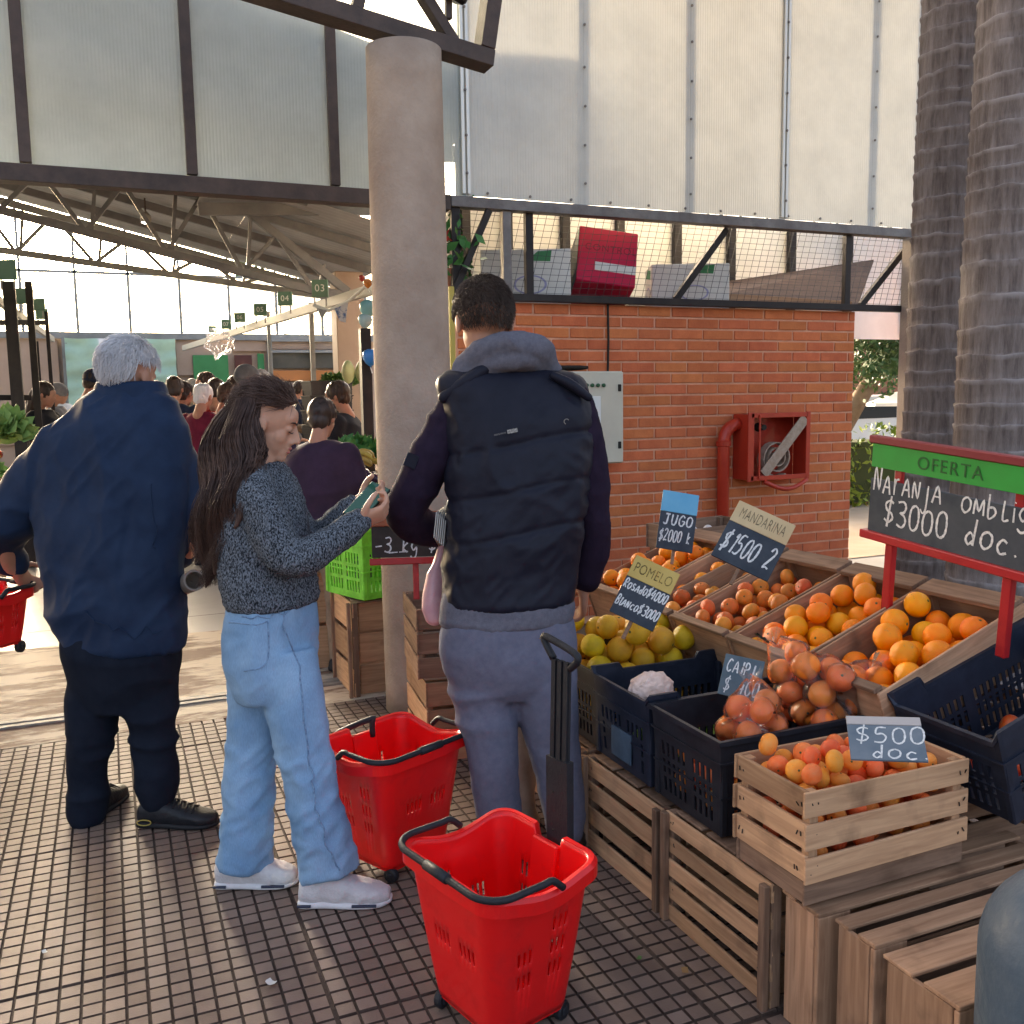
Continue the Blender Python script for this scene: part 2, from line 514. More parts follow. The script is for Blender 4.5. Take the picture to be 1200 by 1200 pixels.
fac = root('polycarbonate_front', (1.5, FY, FZ0), 'high translucent polycarbonate front above the market entrance and store room', 'facade')
for a, b in zip(FXS[:-1], FXS[1:]):
    left = b < 2.1
    x0, x1 = a+0.0004, b-0.0004
    n = 12
    vv, ff = [], []
    for j in range(n+1):
        for i in range(9):
            u, w = i/8, j/n
            x, z = x0+(x1-x0)*u, FZ0+(FZ1-FZ0)*w
            bulge = 0.008*math.sin(math.pi*u)*(1 if not left else 0.4) + 0.004*mnoise.noise((x*1.3, z*1.1, 3))
            vv.append((x, FY-bulge, z))
    for j in range(n):
        for i in range(8):
            ff.append((j*9+i, j*9+i+1, (j+1)*9+i+1, (j+1)*9+i))
    mk('panel', vv, ff, M['polyL'] if left else M['polyR'], fac, smooth=True)
for i, x in enumerate(FXS):
    if x < 1.9:      # dark steel mullions seen in front on the hall side
        bbar('mullion', (x-0.02, FY-0.022, FZ0), (x-0.02, FY-0.022, FZ1), 0.055, 0.035, M['steel'], fac, up=(0, 1, 0))
    else:
        bbar('mullion', (x, FY+0.055, FZ0), (x, FY+0.055, FZ1), 0.07, 0.06, M['greysteel'], fac, up=(0, 1, 0))
        if i in (6, 9):
            for dx in (-0.016, 0.016):
                bbar('cover_strip', (x+dx, FY-0.016, FZ0+0.01), (x+dx, FY-0.016, FZ1), 0.02, 0.012, mat('aluminium_strip', (0.72, 0.70, 0.64), None, 0.4, metal=0.3), fac, up=(0, 1, 0))
        for k in range(9):
            z = FZ0+0.12+k*0.235+random.uniform(-.012, .012)
            v, f = lathe_vf([(0.0085, 0), (0.0085, 0.006), (0.004, 0.009)], 8)
            o = mk('bolt', v, f, M['bolt'], fac, local=True, loc=(x-1.5+random.uniform(-.003, .003), -0.026 if i in (6, 9) else -0.014, z-FZ0), rot=(rad(90), 0, 0))
for k in range(13):
    x = 1.9+k*0.28
    v, f = lathe_vf([(0.0085, 0), (0.0085, 0.006), (0.004, 0.009)], 8)
    mk('bolt', v, f, M['bolt'], fac, local=True, loc=(x-1.5, -0.012, 0.022), rot=(rad(90), 0, 0))
bm1 = root('front_beam', (1.5, FY, FZ0-0.06), 'long brown steel beam along the bottom of the polycarbonate front', 'beam')
bbar('beam_hall', (-2.7, FY-0.01, FZ0-0.055), (1.93, FY-0.01, FZ0-0.055), 0.10, 0.085, M['steel'], bm1)
bbar('beam_store', (1.935, FY-0.005, FZ0-0.042), (5.62, FY-0.005, FZ0-0.042), 0.09, 0.062, M['greysteel'], bm1)

# storage cage between the brick wall top and the beam
cage = root('storage_cage', (3.5, FY, 2.09), 'wire mesh storage cage on top of the brick store room', 'cage')
dark = mat('dark_frame', (0.022, 0.019, 0.02), (0.04, 0.033, 0.03), 0.5, 6, metal=0.3)
bbar('bottom_rail', (1.9, FY-0.01, 2.113), (5.62, FY-0.01, 2.113), 0.06, 0.045, dark, cage)
for x in (1.97, 2.30, 2.40, 2.555):
    if x in (1.97, 2.30): bbar('post', (x, FY, 2.136), (x, FY, 2.627), 0.055, 0.05, dark if x < 2.2 else M['greysteel'], cage, up=(0, 1, 0))
bbar('brace', (1.95, FY-0.03, 2.14), (2.18, FY-0.03, 2.62), 0.04, 0.03, dark, cage, up=(0, 1, 0))
bbar('brace', (3.55, FY+0.05, 2.14), (3.95, FY+0.05, 2.62), 0.045, 0.035, dark, cage, up=(0, 1, 0))
bbar('brace', (5.15, FY+0.05, 2.14), (5.55, FY+0.05, 2.55), 0.045, 0.035, dark, cage, up=(0, 1, 0))
for x in (2.46, 4.98):
    bbar('post', (x, FY+0.02, 2.136), (x, FY+0.02, 2.627), 0.05, 0.04, dark, cage, up=(0, 1, 0))
wm = mat('mesh_wire', (0.05, 0.05, 0.05), None, 0.45, metal=0.6)
w_ = MB()
for k in range(62):         # slanting wires
    x = 2.0+k*0.058
    w_.bar((x, FY+0.03, 2.14), (min(x+0.13, 5.6), FY+0.03, 2.63), 0.0022, 0.0022, up=(0, 1, 0))
for k in range(13):
    z = 2.15+k*0.038
    w_.bar((2.0, FY+0.034, z), (5.6, FY+0.034, z), 0.0022, 0.0022)
tag(w_.mk('wire_mesh', wm, cage), kind='stuff')
# shed behind the cage: pale sheets between dark studs, sloping lean-to roof
sheet = mat('pale_sheet', (0.85, 0.84, 0.81), (0.76, 0.75, 0.72), 0.6, 3, bump=0.1)
shed = root('shed_back', (3.6, 7.0, 2.05), 'pale sheet back wall with dark studs seen through the storage cage', 'wall')
xs = [2.3, 2.6, 2.95, 3.45, 3.95, 4.5, 5.05, 5.7, 6.35, 7.1]
for a, b in zip(xs[:-1], xs[1:]):
    mk('sheet', [(a, 7.0, 2.0), (b, 7.0, 2.0), (b, 7.0, 2.95), (a, 7.0, 2.95)], [(0, 1, 2, 3)], sheet, shed)
    bbar('stud', (b, 6.955, 2.0), (b, 6.955, 2.95), 0.07, 0.05, dark, shed, up=(0, 1, 0))
roofslab = root('store_room_roof', (3.5, 6.3, 2.05), 'flat slab over the brick store room carrying the stored boxes', 'roof slab')
bbox('slab', (3.52, 6.35, 2.06), (3.1, 1.45, 0.05), M['postconc'], roofslab)
lean = root('lean_to_roof', (5.2, 6.0, 2.2), 'dark sloping lean-to roof with a timber batten behind the cage mesh', 'roof')
brown = mat('rusty_sheet', (0.075, 0.045, 0.035), (0.12, 0.075, 0.055), 0.8, 5, stretch=(1, 6, 1), bump=0.3)
timber = mat('raw_timber', (0.46, 0.29, 0.17), (0.33, 0.2, 0.115), 0.75, 5, stretch=(0.5, 6, 6), bump=0.3)
mk('sheet', [(4.05, 5.75, 2.2), (5.35, 5.75, 2.17), (6.6, 6.9, 2.72), (4.2, 6.9, 2.35), (4.05, 5.75, 2.18), (5.35, 5.75, 2.15), (6.6, 6.9, 2.70), (4.2, 6.9, 2.33)],
   [(0, 1, 2, 3), (7, 6, 5, 4), (0, 4, 5, 1), (1, 5, 6, 2), (2, 6, 7, 3), (3, 7, 4, 0)], brown, lean)
bbar('batten', (4.05, 5.71, 2.19), (5.25, 5.71, 2.165), 0.03, 0.05, timber, lean, up=(0, 0, 1))

# end post of the front and the brick pier beyond the palms
ep = root('end_post', (5.5, 5.36, 0), 'beige square concrete post between the brick wall and the palm trunks', 'post')
bbox('shaft', (5.53, 5.36, 1.31), (0.15, 0.14, 2.62), M['postconc'], ep, bev=0.01)
pier = root('brick_pier', (7.45, 5.9, 0), 'orange brick pier at the right edge behind the palm trunks', 'pier')
MB().box((7.62, 5.95, 1.1), (0.5, 0.4, 2.2)).mk('mortar_bed', M['mortar'], pier)
for r in range(30):
    for k in range(2):
        bbox('brick', (7.62-0.125+k*0.25+(0.06 if r % 2 else 0)*(1 if k == 0 else -1)*0, 5.745, (r+0.5)*BH), (0.238, 0.02, BH-0.0135), M['brick'], pier, bev=0.002)

# ---------------------------------------------------------------- palm trunks
def palm_mat():
    m, nt, b = nmat('palm_bark')
    tc = N(nt, 'ShaderNodeTexCoord')
    mp = N(nt, 'ShaderNodeMapping'); mp.inputs['Scale'].default_value = (9, 9, 1.2); L(nt, tc.outputs['Object'], mp.inputs[0])
    nz = N(nt, 'ShaderNodeTexNoise'); nz.inputs['Scale'].default_value = 3.0; nz.inputs['Detail'].default_value = 8; nz.inputs['Roughness'].default_value = 0.7
    L(nt, mp.outputs[0], nz.inputs['Vector'])
    mx = N(nt, 'ShaderNodeMix', data_type='RGBA'); mx.inputs[6].default_value = (0.105, 0.080, 0.070, 1); mx.inputs[7].default_value = (0.25, 0.205, 0.187, 1)
    mr = N(nt, 'ShaderNodeMapRange'); mr.inputs[1].default_value = 0.35; mr.inputs[2].default_value = 0.65
    L(nt, nz.outputs[0], mr.inputs[0]); L(nt, mr.outputs[0], mx.inputs[0])
    vc = N(nt, 'ShaderNodeVertexColor'); vc.layer_name = 'scar'
    n3 = N(nt, 'ShaderNodeTexNoise'); n3.inputs['Scale'].default_value = 14; L(nt, tc.outputs['Object'], n3.inputs['Vector'])
    ml = N(nt, 'ShaderNodeMath', operation='MULTIPLY'); L(nt, vc.outputs[0], ml.inputs[0])
    m4 = N(nt, 'ShaderNodeMapRange'); m4.inputs[1].default_value = 0.4; m4.inputs[2].default_value = 0.6; m4.inputs[3].default_value = 0.15
    L(nt, n3.outputs[0], m4.inputs[0]); L(nt, m4.outputs[0], ml.inputs[1])
    m2 = N(nt, 'ShaderNodeMix', data_type='RGBA'); m2.inputs[7].default_value = (0.32, 0.285, 0.275, 1)
    L(nt, ml.outputs[0], m2.inputs[0]); L(nt, mx.outputs[2], m2.inputs[6]); L(nt, m2.outputs[2], b.inputs['Base Color'])
    b.inputs['Roughness'].default_value = 0.9
    bp = N(nt, 'ShaderNodeBump'); bp.inputs['Strength'].default_value = 0.8; bp.inputs['Distance'].default_value = 0.012
    L(nt, nz.outputs[0], bp.inputs['Height']); L(nt, bp.outputs[0], b.inputs['Normal'])
    return m
M['palm'] = palm_mat()
def palm(label, base, top, r0, r1, seed):
    t = root('palm_tree', base, label, 'palm tree', 'palm trees beside the stand')
    rg = random.Random(seed)
    base, top = np.array(base), np.array(top)
    H = top[2]
    zs, scar = [], []
    z = 0.0
    while z < H:
        step = rg.uniform(0.085, 0.15)
        for q, s in ((0, 0.0), (0.30, 0), (0.72, 0.0), (0.90, 1.0), (0.94, 1.0), (0.97, 0.0)):
            zs.append(z+step*q); scar.append((s, q))
        z += step
    n = 40
    vv, cols = [], []
    tilt = [rg.uniform(-0.04, 0.04) for _ in range(400)]
    for i, (zz, (s, q)) in enumerate(zip(zs, scar)):
        tt = zz/H
        c = base+(top-base)*tt + np.array([0.03*math.sin(tt*4+seed), 0.02*math.sin(tt*3), 0])
        R = r0+(r1-r0)*tt + (0.006 if s else 0.0) - 0.004*(q < 0.3)
        ring = i//6
        for k in range(n):
            a = 2*math.pi*k/n
            rr = R*(1+0.018*mnoise.noise((math.cos(a)*2, math.sin(a)*2, zz*3+seed))+0.012*mnoise.noise((math.cos(a)*9, math.sin(a)*9, zz*14)))
            dz = 0.05*tilt[ring]*math.cos(a+ring)*4 + 0.012*mnoise.noise((math.cos(a)*3, math.sin(a)*3, ring*1.7))
            vv.append((c[0]+rr*math.cos(a), c[1]+rr*math.sin(a), c[2]+dz)); cols.append(s)
    ff = []
    for i in range(len(zs)-1):
        for k in range(n):
            k2 = (k+1) % n
            ff.append((i*n+k, i*n+k2, (i+1)*n+k2, (i+1)*n+k))
    ff.append(tuple((len(zs)-1)*n+k for k in range(n)))
    o = mk('trunk', vv, ff, M['palm'], t, smooth=True)
    ca = o.data.color_attributes.new('scar', 'FLOAT_COLOR', 'POINT')
    for i, s in enumerate(cols): ca.data[i].color = (s, s, s, 1)
    # crown far above the picture
    leafm = M['leaf_dark']
    cr = MB()
    for k in range(11):
        a = 2*math.pi*k/11+seed
        pr = None
        for j in range(9):
            u = j/8
            c = top+np.array([math.cos(a)*2.6*u, math.sin(a)*2.6*u, 1.1*math.sin(u*2.4)-0.6*u*u])
            w = 0.35*math.sin(math.pi*min(1, u*0.9+0.08))+0.02
            s = np.array([-math.sin(a), math.cos(a), 0])*w
            cur = (c-s-np.array([0, 0, w*0.5]), c, c+s-np.array([0, 0, w*0.5]))
            if pr is not None:
                cr.add([pr[0], pr[1], cur[1], cur[0]], [(0, 1, 2, 3)]); cr.add([pr[1], pr[2], cur[2], cur[1]], [(0, 1, 2, 3)])
            pr = cur
    cr.mk('crown', leafm, t)
M['leaf_dark'] = mat('dark_leaf', (0.035, 0.075, 0.025), (0.07, 0.13, 0.04), 0.5, 4, rnd=0.2)
M['leaf_mid'] = mat('mid_leaf', (0.06, 0.13, 0.04), (0.11, 0.2, 0.05), 0.5, 3, rnd=0.2)
M['leaf_yel'] = mat('hedge_leaf', (0.14, 0.22, 0.03), (0.26, 0.33, 0.05), 0.5, 3, rnd=0.2)
def gp(x, y, d):      # ground point under a photo pixel column at view depth d
    q = P(x, y, d); return (q[0], q[1], 0.0)
a_ = P(1090, 480, 5.15); b_ = P(1118, -20, 5.15)
palm('slimmer grey ringed palm trunk, the left of the pair', (a_[0]-0.02, a_[1], 0), (b_[0]+(b_[0]-a_[0])*0.5, b_[1], 6.0), 0.165, 0.175, 1)
a_ = P(1172, 480, 4.45); b_ = P(1210, -20, 4.45)
palm('pale broad palm trunk in front at the right edge', (a_[0]-0.03, a_[1], 0), (b_[0]+(b_[0]-a_[0])*0.5, b_[1], 6.2), 0.215, 0.20, 2)

# ---------------------------------------------------------------- beyond the gap: tree, hedge, car, house
def leaves(name, pts, size, m, parent, seed=0, n=None, flat=0.4):
    rg = np.random.RandomState(seed)
    pts = np.asarray(pts)
    K = len(pts)
    d1 = rg.normal(size=(K, 3)); d1 /= np.linalg.norm(d1, axis=1)[:, None]
    d2 = rg.normal(size=(K, 3)); d2 -= d1*(d1*d2).sum(1)[:, None]; d2 /= np.linalg.norm(d2, axis=1)[:, None]
    s = size*rg.uniform(0.6, 1.4, (K, 1))
    a, b, c, e = pts-d1*s, pts+d2*s*flat, pts+d1*s, pts-d2*s*flat
    v = np.stack([a, b, c, e], 1).reshape(-1, 3)
    f = [(4*i, 4*i+1, 4*i+2, 4*i+3) for i in range(K)]
    o = mk(name, v, f, m, parent)
    return o
yard = mk('yard_path', [(5.2, 6.6, 0.004), (16, 6.6, 0.004), (26, 14.5, 0.004), (5.5, 14.5, 0.004)], [(0, 1, 2, 3)], mat('yard_paving', (0.46, 0.38, 0.29), (0.38, 0.30, 0.22), 0.85, 1.5, bump=0.3))
tag(yard, kind='structure')
hm = np.array(P(1020, 565, 13.0))
hedge = root('hedge', (hm[0], hm[1], 0), 'bright yellow-green hedge beyond the gap beside the brick wall', 'hedge')
rg = np.random.RandomState(4)
pts = []
for k in range(5200):
    q = rg.uniform(-1, 1, 3)
    q = np.sign(q)*np.abs(q)**0.6
    pts.append((hm[0]+q[0]*2.2*(1+0.1*q[2]), hm[1]+q[1]*0.5, 0.50+0.47*q[2]+0.1*math.sin(q[0]*9)))
leaves('foliage', pts, 0.055, M['leaf_yel'], hedge, 5)
MB().box((hm[0], hm[1], 0.45), (4.0, 0.6, 0.8)).mk('branch_core', mat('hedge_core', (0.05, 0.06, 0.02), None, 0.9), hedge)
tm = np.array(P(1015, 440, 16.0))
tree = root('garden_tree', (tm[0]-0.9, tm[1], 0), 'leafy tree with a leaning trunk seen in the gap right of the brick wall', 'tree')
b0 = np.array([tm[0]-1.0, tm[1], 0]); b1 = np.array(P(1003, 475, 16.0)); b2 = np.array(P(1032, 425, 16.0)); b3 = np.array(P(1040, 385, 16.0))
v, f = tube_vf([b0, b0*0.4+b1*0.6+np.array([0, 0, 0.1]), b1, b2, b3, b3+np.array([.3, .2, 1.0])], [0.2, 0.17, 0.15, 0.13, 0.09, 0.04], 10)
barkm = mat('tree_bark', (0.15, 0.10, 0.07), (0.24, 0.17, 0.12), 0.9, 6, bump=0.5)
mk('trunk', v, f, barkm, tree, smooth=True)
v, f = tube_vf([b2, (b2+b3)/2+np.array([-.5, 0, .5]), b3+np.array([-1.2, 0, 0.9])], [0.09, 0.07, 0.03], 8)
mk('limb', v, f, barkm, tree, smooth=True)
pts = []
for c in range(46):
    cc = np.array([b3[0], b3[1], b3[2]])+rg.normal(size=3)*np.array([1.7, 1.3, 1.15])+np.array([0, 0, 0.9])
    if cc[2] < 2.0: cc[2] = 2.0+rg.uniform(0, .5)
    for k in range(150):
        pts.append(cc+rg.normal(size=3)*0.26)
for c in range(26):
    cc = np.array(P(1000+rg.uniform(-8, 55), 372+rg.uniform(-20, 62), 15.2+rg.uniform(-.5, .8)))
    for k in range(130): pts.append(cc+rg.normal(size=3)*0.17)
leaves('crown', pts, 0.06, M['leaf_dark'], tree, 6)
# car
cm = np.array(P(1020, 520, 19.0))
car = root('parked_car', (cm[0], cm[1], 0), 'white parked car beyond the hedge in the gap', 'car')
paint = mat('white_car_paint', (0.75, 0.76, 0.78), None, 0.25, coat=0.5)
glass = mat('car_glass', (0.03, 0.04, 0.05), None, 0.08)
prof = [(-2.1, 0.35), (-2.1, 0.75), (-1.9, 0.92), (-1.2, 0.98), (-0.55, 1.42), (0.75, 1.46), (1.5, 1.05), (2.05, 0.95), (2.1, 0.4)]
def prism(name, prof, y0, y1, m, parent, inset=0.0):
    n = len(prof)
    v = [(x, y0, z) for x, z in prof]+[(x, y1, z) for x, z in prof]
    f = [tuple(range(n)), tuple(range(2*n-1, n-1, -1))]+[(i, i+n, (i+1) % n+n, (i+1) % n) for i in range(n)]
    return mk(name, v, f, m, parent, local=True)
prism('body', prof, -0.85, 0.85, paint, car)
for x0, x1 in ((-1.0, 0.0), (0.08, 1.15)):
    pr = [(x0, 1.0), (max(x0+0.1, -0.5) if x0 < -0.5 else x0, 1.36), (x1 if x1 < 0.5 else 0.72, 1.38), (x1, 1.02)]
    prism('side_window', pr, -0.862, -0.846, glass, car)
for x in (-1.35, 1.35):
    v, f = lathe_vf([(0.3, -0.1), (0.32, -0.05), (0.32, 0.05), (0.3, 0.1)], 20)
    w = mk('wheel', v, f, mat('tyre', (0.02, 0.02, 0.02), None, 0.8), car, local=True, loc=(x, -0.8, 0.32), rot=(rad(90), 0, 0))
    v, f = lathe_vf([(0.19, 0.1), (0.17, 0.115)], 16)
    mk('rim', v, f, M['zinc'], w, local=True)
car.rotation_euler = (0, 0, rad(-12))
for dx in (-1, 1):
    bbox('headlight', (dx*1.98, -0.6, 0.8), (0.15, 0.25, 0.14), mat('lamp_glass', (0.7, 0.7, 0.7), None, 0.1), car, local=True, bev=0.03)
# house
hm2 = np.array(P(1040, 480, 27.0))
house = root('brick_house', (hm2[0], hm2[1], 0), 'red brick house far beyond the parked car', 'house')
bbox('wall', (0, 0, 1.2), (9, 4, 2.4), mat('far_brick', (0.36, 0.17, 0.12), (0.28, 0.12, 0.085), 0.85, 3), house, bev=0.02, local=True)
v = [(-5, -2.6, 2.35), (5, -2.6, 2.35), (5, 2.6, 2.35), (-5, 2.6, 2.35), (-5, 0, 3.6), (5, 0, 3.6)]
mk('roof', v, [(0, 1, 5, 4), (2, 3, 4, 5), (1, 2, 5), (3, 0, 4), (3, 2, 1, 0)], mat('roof_tile', (0.30, 0.12, 0.08), None, 0.8), house, local=True)
bbox('door', (1.5, -2.02, 1.0), (0.9, 0.06, 2.0), timber, house, bev=0.01, local=True)
um = np.array(P(1034, 480, 15.0))
par = root('white_parasol', (um[0]+0.35, um[1], 0), 'white parasol edge in the gap in front of the far brick house', 'parasol')
v, f = lathe_vf([(0.02, 0), (0.02, 1.6)], 10)
mk('pole', v, f, M['zinc'], par, local=True)
n = 8; pr = []
vv = [(0, 0, 1.52)]+[(0.5*math.cos(2*math.pi*k/n), 0.5*math.sin(2*math.pi*k/n), 1.33) for k in range(n)]+[(0, 0, 1.50)]+[(0.5*math.cos(2*math.pi*k/n), 0.5*math.sin(2*math.pi*k/n), 1.28) for k in range(n)]
ff = [(0, 1+k, 1+(k+1) % n) for k in range(n)]+[(n+1, n+2+(k+1) % n, n+2+k) for k in range(n)]+[(1+k, n+2+k, n+2+(k+1) % n, 1+(k+1) % n) for k in range(n)]
mk('canopy', vv, ff, mat('white_canvas', (0.8, 0.8, 0.78), None, 0.8), par, local=True)
# row of distant trees to close the horizon on the right and behind
for k in range(7):
    c = np.array([9+k*5.5+rg.uniform(-1, 1), 40+rg.uniform(-3, 5), 0])
    t = root('distant_tree', c, ['tall round distant tree, first from the hall', 'distant tree with an open crown, second from the hall', 'distant tree behind the brick house, third from the hall', 'dark distant tree behind the house ridge', 'distant tree right of the house', 'broad distant tree near the right edge', 'last distant tree of the row on the right'][k], 'tree', 'distant trees')
    v, f = tube_vf([c, c+np.array([0, 0, 2.5]), c+np.array([.2, 0, 5])], [0.3, 0.22, 0.1], 8)
    mk('trunk', v, f, barkm, t, smooth=True)
    pts = []
    for q in range(26):
        cc = c+np.array([0, 0, 5.0])+rg.normal(size=3)*np.array([1.5, 1.5, 1.4])
        for z in range(50): pts.append(cc+rg.normal(size=3)*0.45)
    leaves('crown', pts, 0.2, M['leaf_mid'], t, 20+k)
# ================================================================== FRUIT STAND
def woodmat(name, a, b, rnd=0.27):
    m, nt, bs = nmat(name)
    tc = N(nt, 'ShaderNodeTexCoord'); oi = N(nt, 'ShaderNodeObjectInfo')
    cmb = N(nt, 'ShaderNodeCombineXYZ')
    for i in range(3): L(nt, oi.outputs['Random'], cmb.inputs[i])
    sc_ = N(nt, 'ShaderNodeVectorMath', operation='SCALE'); sc_.inputs['Scale'].default_value = 91.0
    L(nt, cmb.outputs[0], sc_.inputs[0])
    ad = N(nt, 'ShaderNodeVectorMath', operation='ADD'); L(nt, tc.outputs['Object'], ad.inputs[0]); L(nt, sc_.outputs[0], ad.inputs[1])
    mp = N(nt, 'ShaderNodeMapping'); mp.inputs['Scale'].default_value = (1.6, 22, 22); L(nt, ad.outputs[0], mp.inputs[0])
    n1 = N(nt, 'ShaderNodeTexNoise'); n1.inputs['Scale'].default_value = 3.0; n1.inputs['Detail'].default_value = 7; n1.inputs['Distortion'].default_value = 0.8
    L(nt, mp.outputs[0], n1.inputs['Vector'])
    mr = N(nt, 'ShaderNodeMapRange'); mr.inputs[1].default_value = 0.32; mr.inputs[2].default_value = 0.68; L(nt, n1.outputs[0], mr.inputs[0])
    mx = N(nt, 'ShaderNodeMix', data_type='RGBA'); mx.inputs[6].default_value = rgb(a); mx.inputs[7].default_value = rgb(b)
    L(nt, mr.outputs[0], mx.inputs[0])
    # stains
    n2 = N(nt, 'ShaderNodeTexNoise'); n2.inputs['Scale'].default_value = 7.0; n2.inputs['Detail'].default_value = 6; L(nt, ad.outputs[0], n2.inputs['Vector'])
    m2 = N(nt, 'ShaderNodeMapRange'); m2.inputs[1].default_value = 0.56; m2.inputs[2].default_value = 0.75; m2.inputs[4].default_value = 0.65; L(nt, n2.outputs[0], m2.inputs[0])
    x2 = N(nt, 'ShaderNodeMix', data_type='RGBA'); x2.inputs[7].default_value = (0.10, 0.055, 0.035, 1)
    L(nt, m2.outputs[0], x2.inputs[0]); L(nt, mx.outputs[2], x2.inputs[6])
    hs = N(nt, 'ShaderNodeHueSaturation'); v = N(nt, 'ShaderNodeMapRange'); v.inputs[3].default_value = 1-rnd; v.inputs[4].default_value = 1+rnd
    L(nt, oi.outputs['Random'], v.inputs[0]); L(nt, v.outputs[0], hs.inputs['Value']); L(nt, x2.outputs[2], hs.inputs['Color'])
    L(nt, hs.outputs[0], bs.inputs['Base Color']); bs.inputs['Roughness'].default_value = 0.82; bs.inputs['Specular IOR Level'].default_value = 0.15
    bp = N(nt, 'ShaderNodeBump'); bp.inputs['Strength'].default_value = 0.35; bp.inputs['Distance'].default_value = 0.003
    L(nt, n1.outputs[0], bp.inputs['Height']); L(nt, bp.outputs[0], bs.inputs['Normal'])
    return m
M['wood'] = woodmat('crate_wood', (0.48, 0.275, 0.165), (0.32, 0.172, 0.10))
M['woodpale'] = woodmat('pale_crate_wood', (0.57, 0.335, 0.19), (0.41, 0.225, 0.125))
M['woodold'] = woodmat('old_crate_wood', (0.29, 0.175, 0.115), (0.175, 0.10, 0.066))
M['staple'] = mat('staple', (0.05, 0.045, 0.04), None, 0.5, metal=0.7)

def plank(name, c, size, m, parent, jit=0.0):
    """bevelled board, its grain along its longest side, in the parent's frame"""
    ax = int(np.argmax(size))
    s = sorted(range(3), key=lambda k: -size[k])
    if ax == 0: loc_size, rot = size, (0, 0, 0)
    elif ax == 1: loc_size, rot = (size[1], size[0], size[2]), (0, 0, rad(90))
    else: loc_size, rot = (size[2], size[1], size[0]), (0, rad(90), 0)
    v, f = box_vf(loc_size, bev=0.0018)
    v = [(x, y+jit*math.sin(x*9)*0.5, z) for x, y, z in v]
    r = (rot[0]+random.uniform(-1, 1)*jit, rot[1]+random.uniform(-1, 1)*jit, rot[2]+random.uniform(-1, 1)*jit)
    return link(name, mesh_of(name, v, f), m, parent, c, r)

def wood_crate(name, label, loc, rot, size, m, group=None, nside=3, nend=3, closed=False, endcleat=True, base=True, openside=False):
    """slatted fruit crate, local x = long side, z = up, origin at the base centre"""
    Lx, Wy, H = size
    t = root(name, loc, label, 'crate', group, rot)
    T = 0.008
    def slats(n, closed):
        if closed: return [(H/2, H-0.004)]
        g = 0.016 if n > 2 else 0.02
        h = (H-(n-1)*g)/n
        return [(h/2+k*(h+g), h) for k in range(n)]
    for s in (-1, 1):
        if openside and s == -1: continue
        for zc, h in slats(nside, closed):
            plank('side_slat', (random.uniform(-.003, .003), s*(Wy/2-T/2), zc), (Lx, T, h), m, t, 0.008)
    for s in (-1, 1):
        for zc, h in slats(nend, closed):
            plank('end_slat', (s*(Lx/2-T*1.5-0.001), 0, zc), (T*1.4, Wy-2*T-0.002, h), m, t, 0.003)
        for q in (-1, 1):
            plank('corner_post', (s*(Lx/2-T*2.4-0.013), q*(Wy/2-T-0.0135), H/2-0.001), (0.026, 0.025, H-0.006), m, t)
    if base:
        nb = 4
        w = (Wy-2*T-0.004)/nb
        for k in range(nb):
            plank('base_slat', (0, -Wy/2+T+0.002+w*(k+0.5), 0.006), (Lx-2*T-0.02, w-0.008, 0.007), m, t)
    return t

def nails(t, pts, axis):
    for c in pts:
        s = (0.0022, 0.003, 0.011) if axis == 'x' else (0.003, 0.0022, 0.011)
        bbox('nail', (c[0]+random.uniform(-.003, .003), c[1]+random.uniform(-.003, .003) if axis == 'x' else c[1], c[2]+random.uniform(-.006, .006)), s, M['staple'], t, local=True, bev=0.0004, rot=(random.uniform(-.5, .5), random.uniform(-.5, .5), 0))
# --- base crates standing on the pavement (turned on their sides, slats to the aisle)
def side_crate(label, y0, y1, x0, x1, z0, z1, m, nsl, gap=0.018, posts=True):
    c = ((x0+x1)/2, (y0+y1)/2, z0)
    t = root('wooden_crate', c, label, 'crate', 'crates carrying the fruit stand')
    Ly, Lx, H = y1-y0, x1-x0, z1-z0
    h = (H-(nsl-1)*gap)/nsl
    for k in range(nsl):
        zc = h/2+k*(h+gap)+random.uniform(-.002, .002)
        plank('slat', (-Lx/2+0.005, 0, zc), (0.009, Ly-0.004, h-random.uniform(0, .008)), m, t, 0.009)
    for s in (-1, 1):
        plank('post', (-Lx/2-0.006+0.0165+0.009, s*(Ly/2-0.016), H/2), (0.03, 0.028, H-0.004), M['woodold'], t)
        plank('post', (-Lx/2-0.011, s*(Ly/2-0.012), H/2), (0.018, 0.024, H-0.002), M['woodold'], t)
        for k in range(3):
            hh = H/3-0.014
            plank('end_slat', (0.01, s*(Ly/2-0.034-0.005), (k+0.5)*H/3), (Lx-0.07, 0.009, hh), m, t)
    nails(t, [(-Lx/2+0.0005, sg*(Ly/2-0.032-0.012*q), h/2+k*(h+gap)) for k in range(nsl) for sg in (-1, 1) for q in (0, 1)], 'x')
    for k in range(3):
        w = (Ly-0.02)/3
        plank('top_slat', (0.005, -Ly/2+0.01+w*(k+0.5), H-0.004), (Lx-0.03, w-0.02, 0.008), M['woodold'], t)
    return t
side_crate('slatted crate at floor level nearest the telescopic basket handle', 2.225, 2.70, 1.40, 1.98, 0.0, 0.315, M['woodpale'], 4)
side_crate('pale slatted crate at floor level under the crate of bagged oranges', 1.735, 2.205, 1.40, 1.98, 0.0, 0.325, M['woodpale'], 5)
side_crate('wooden crate at floor level half hidden behind the man in grey trousers', 2.72, 3.20, 1.42, 1.98, 0.0, 0.315, M['wood'], 4)
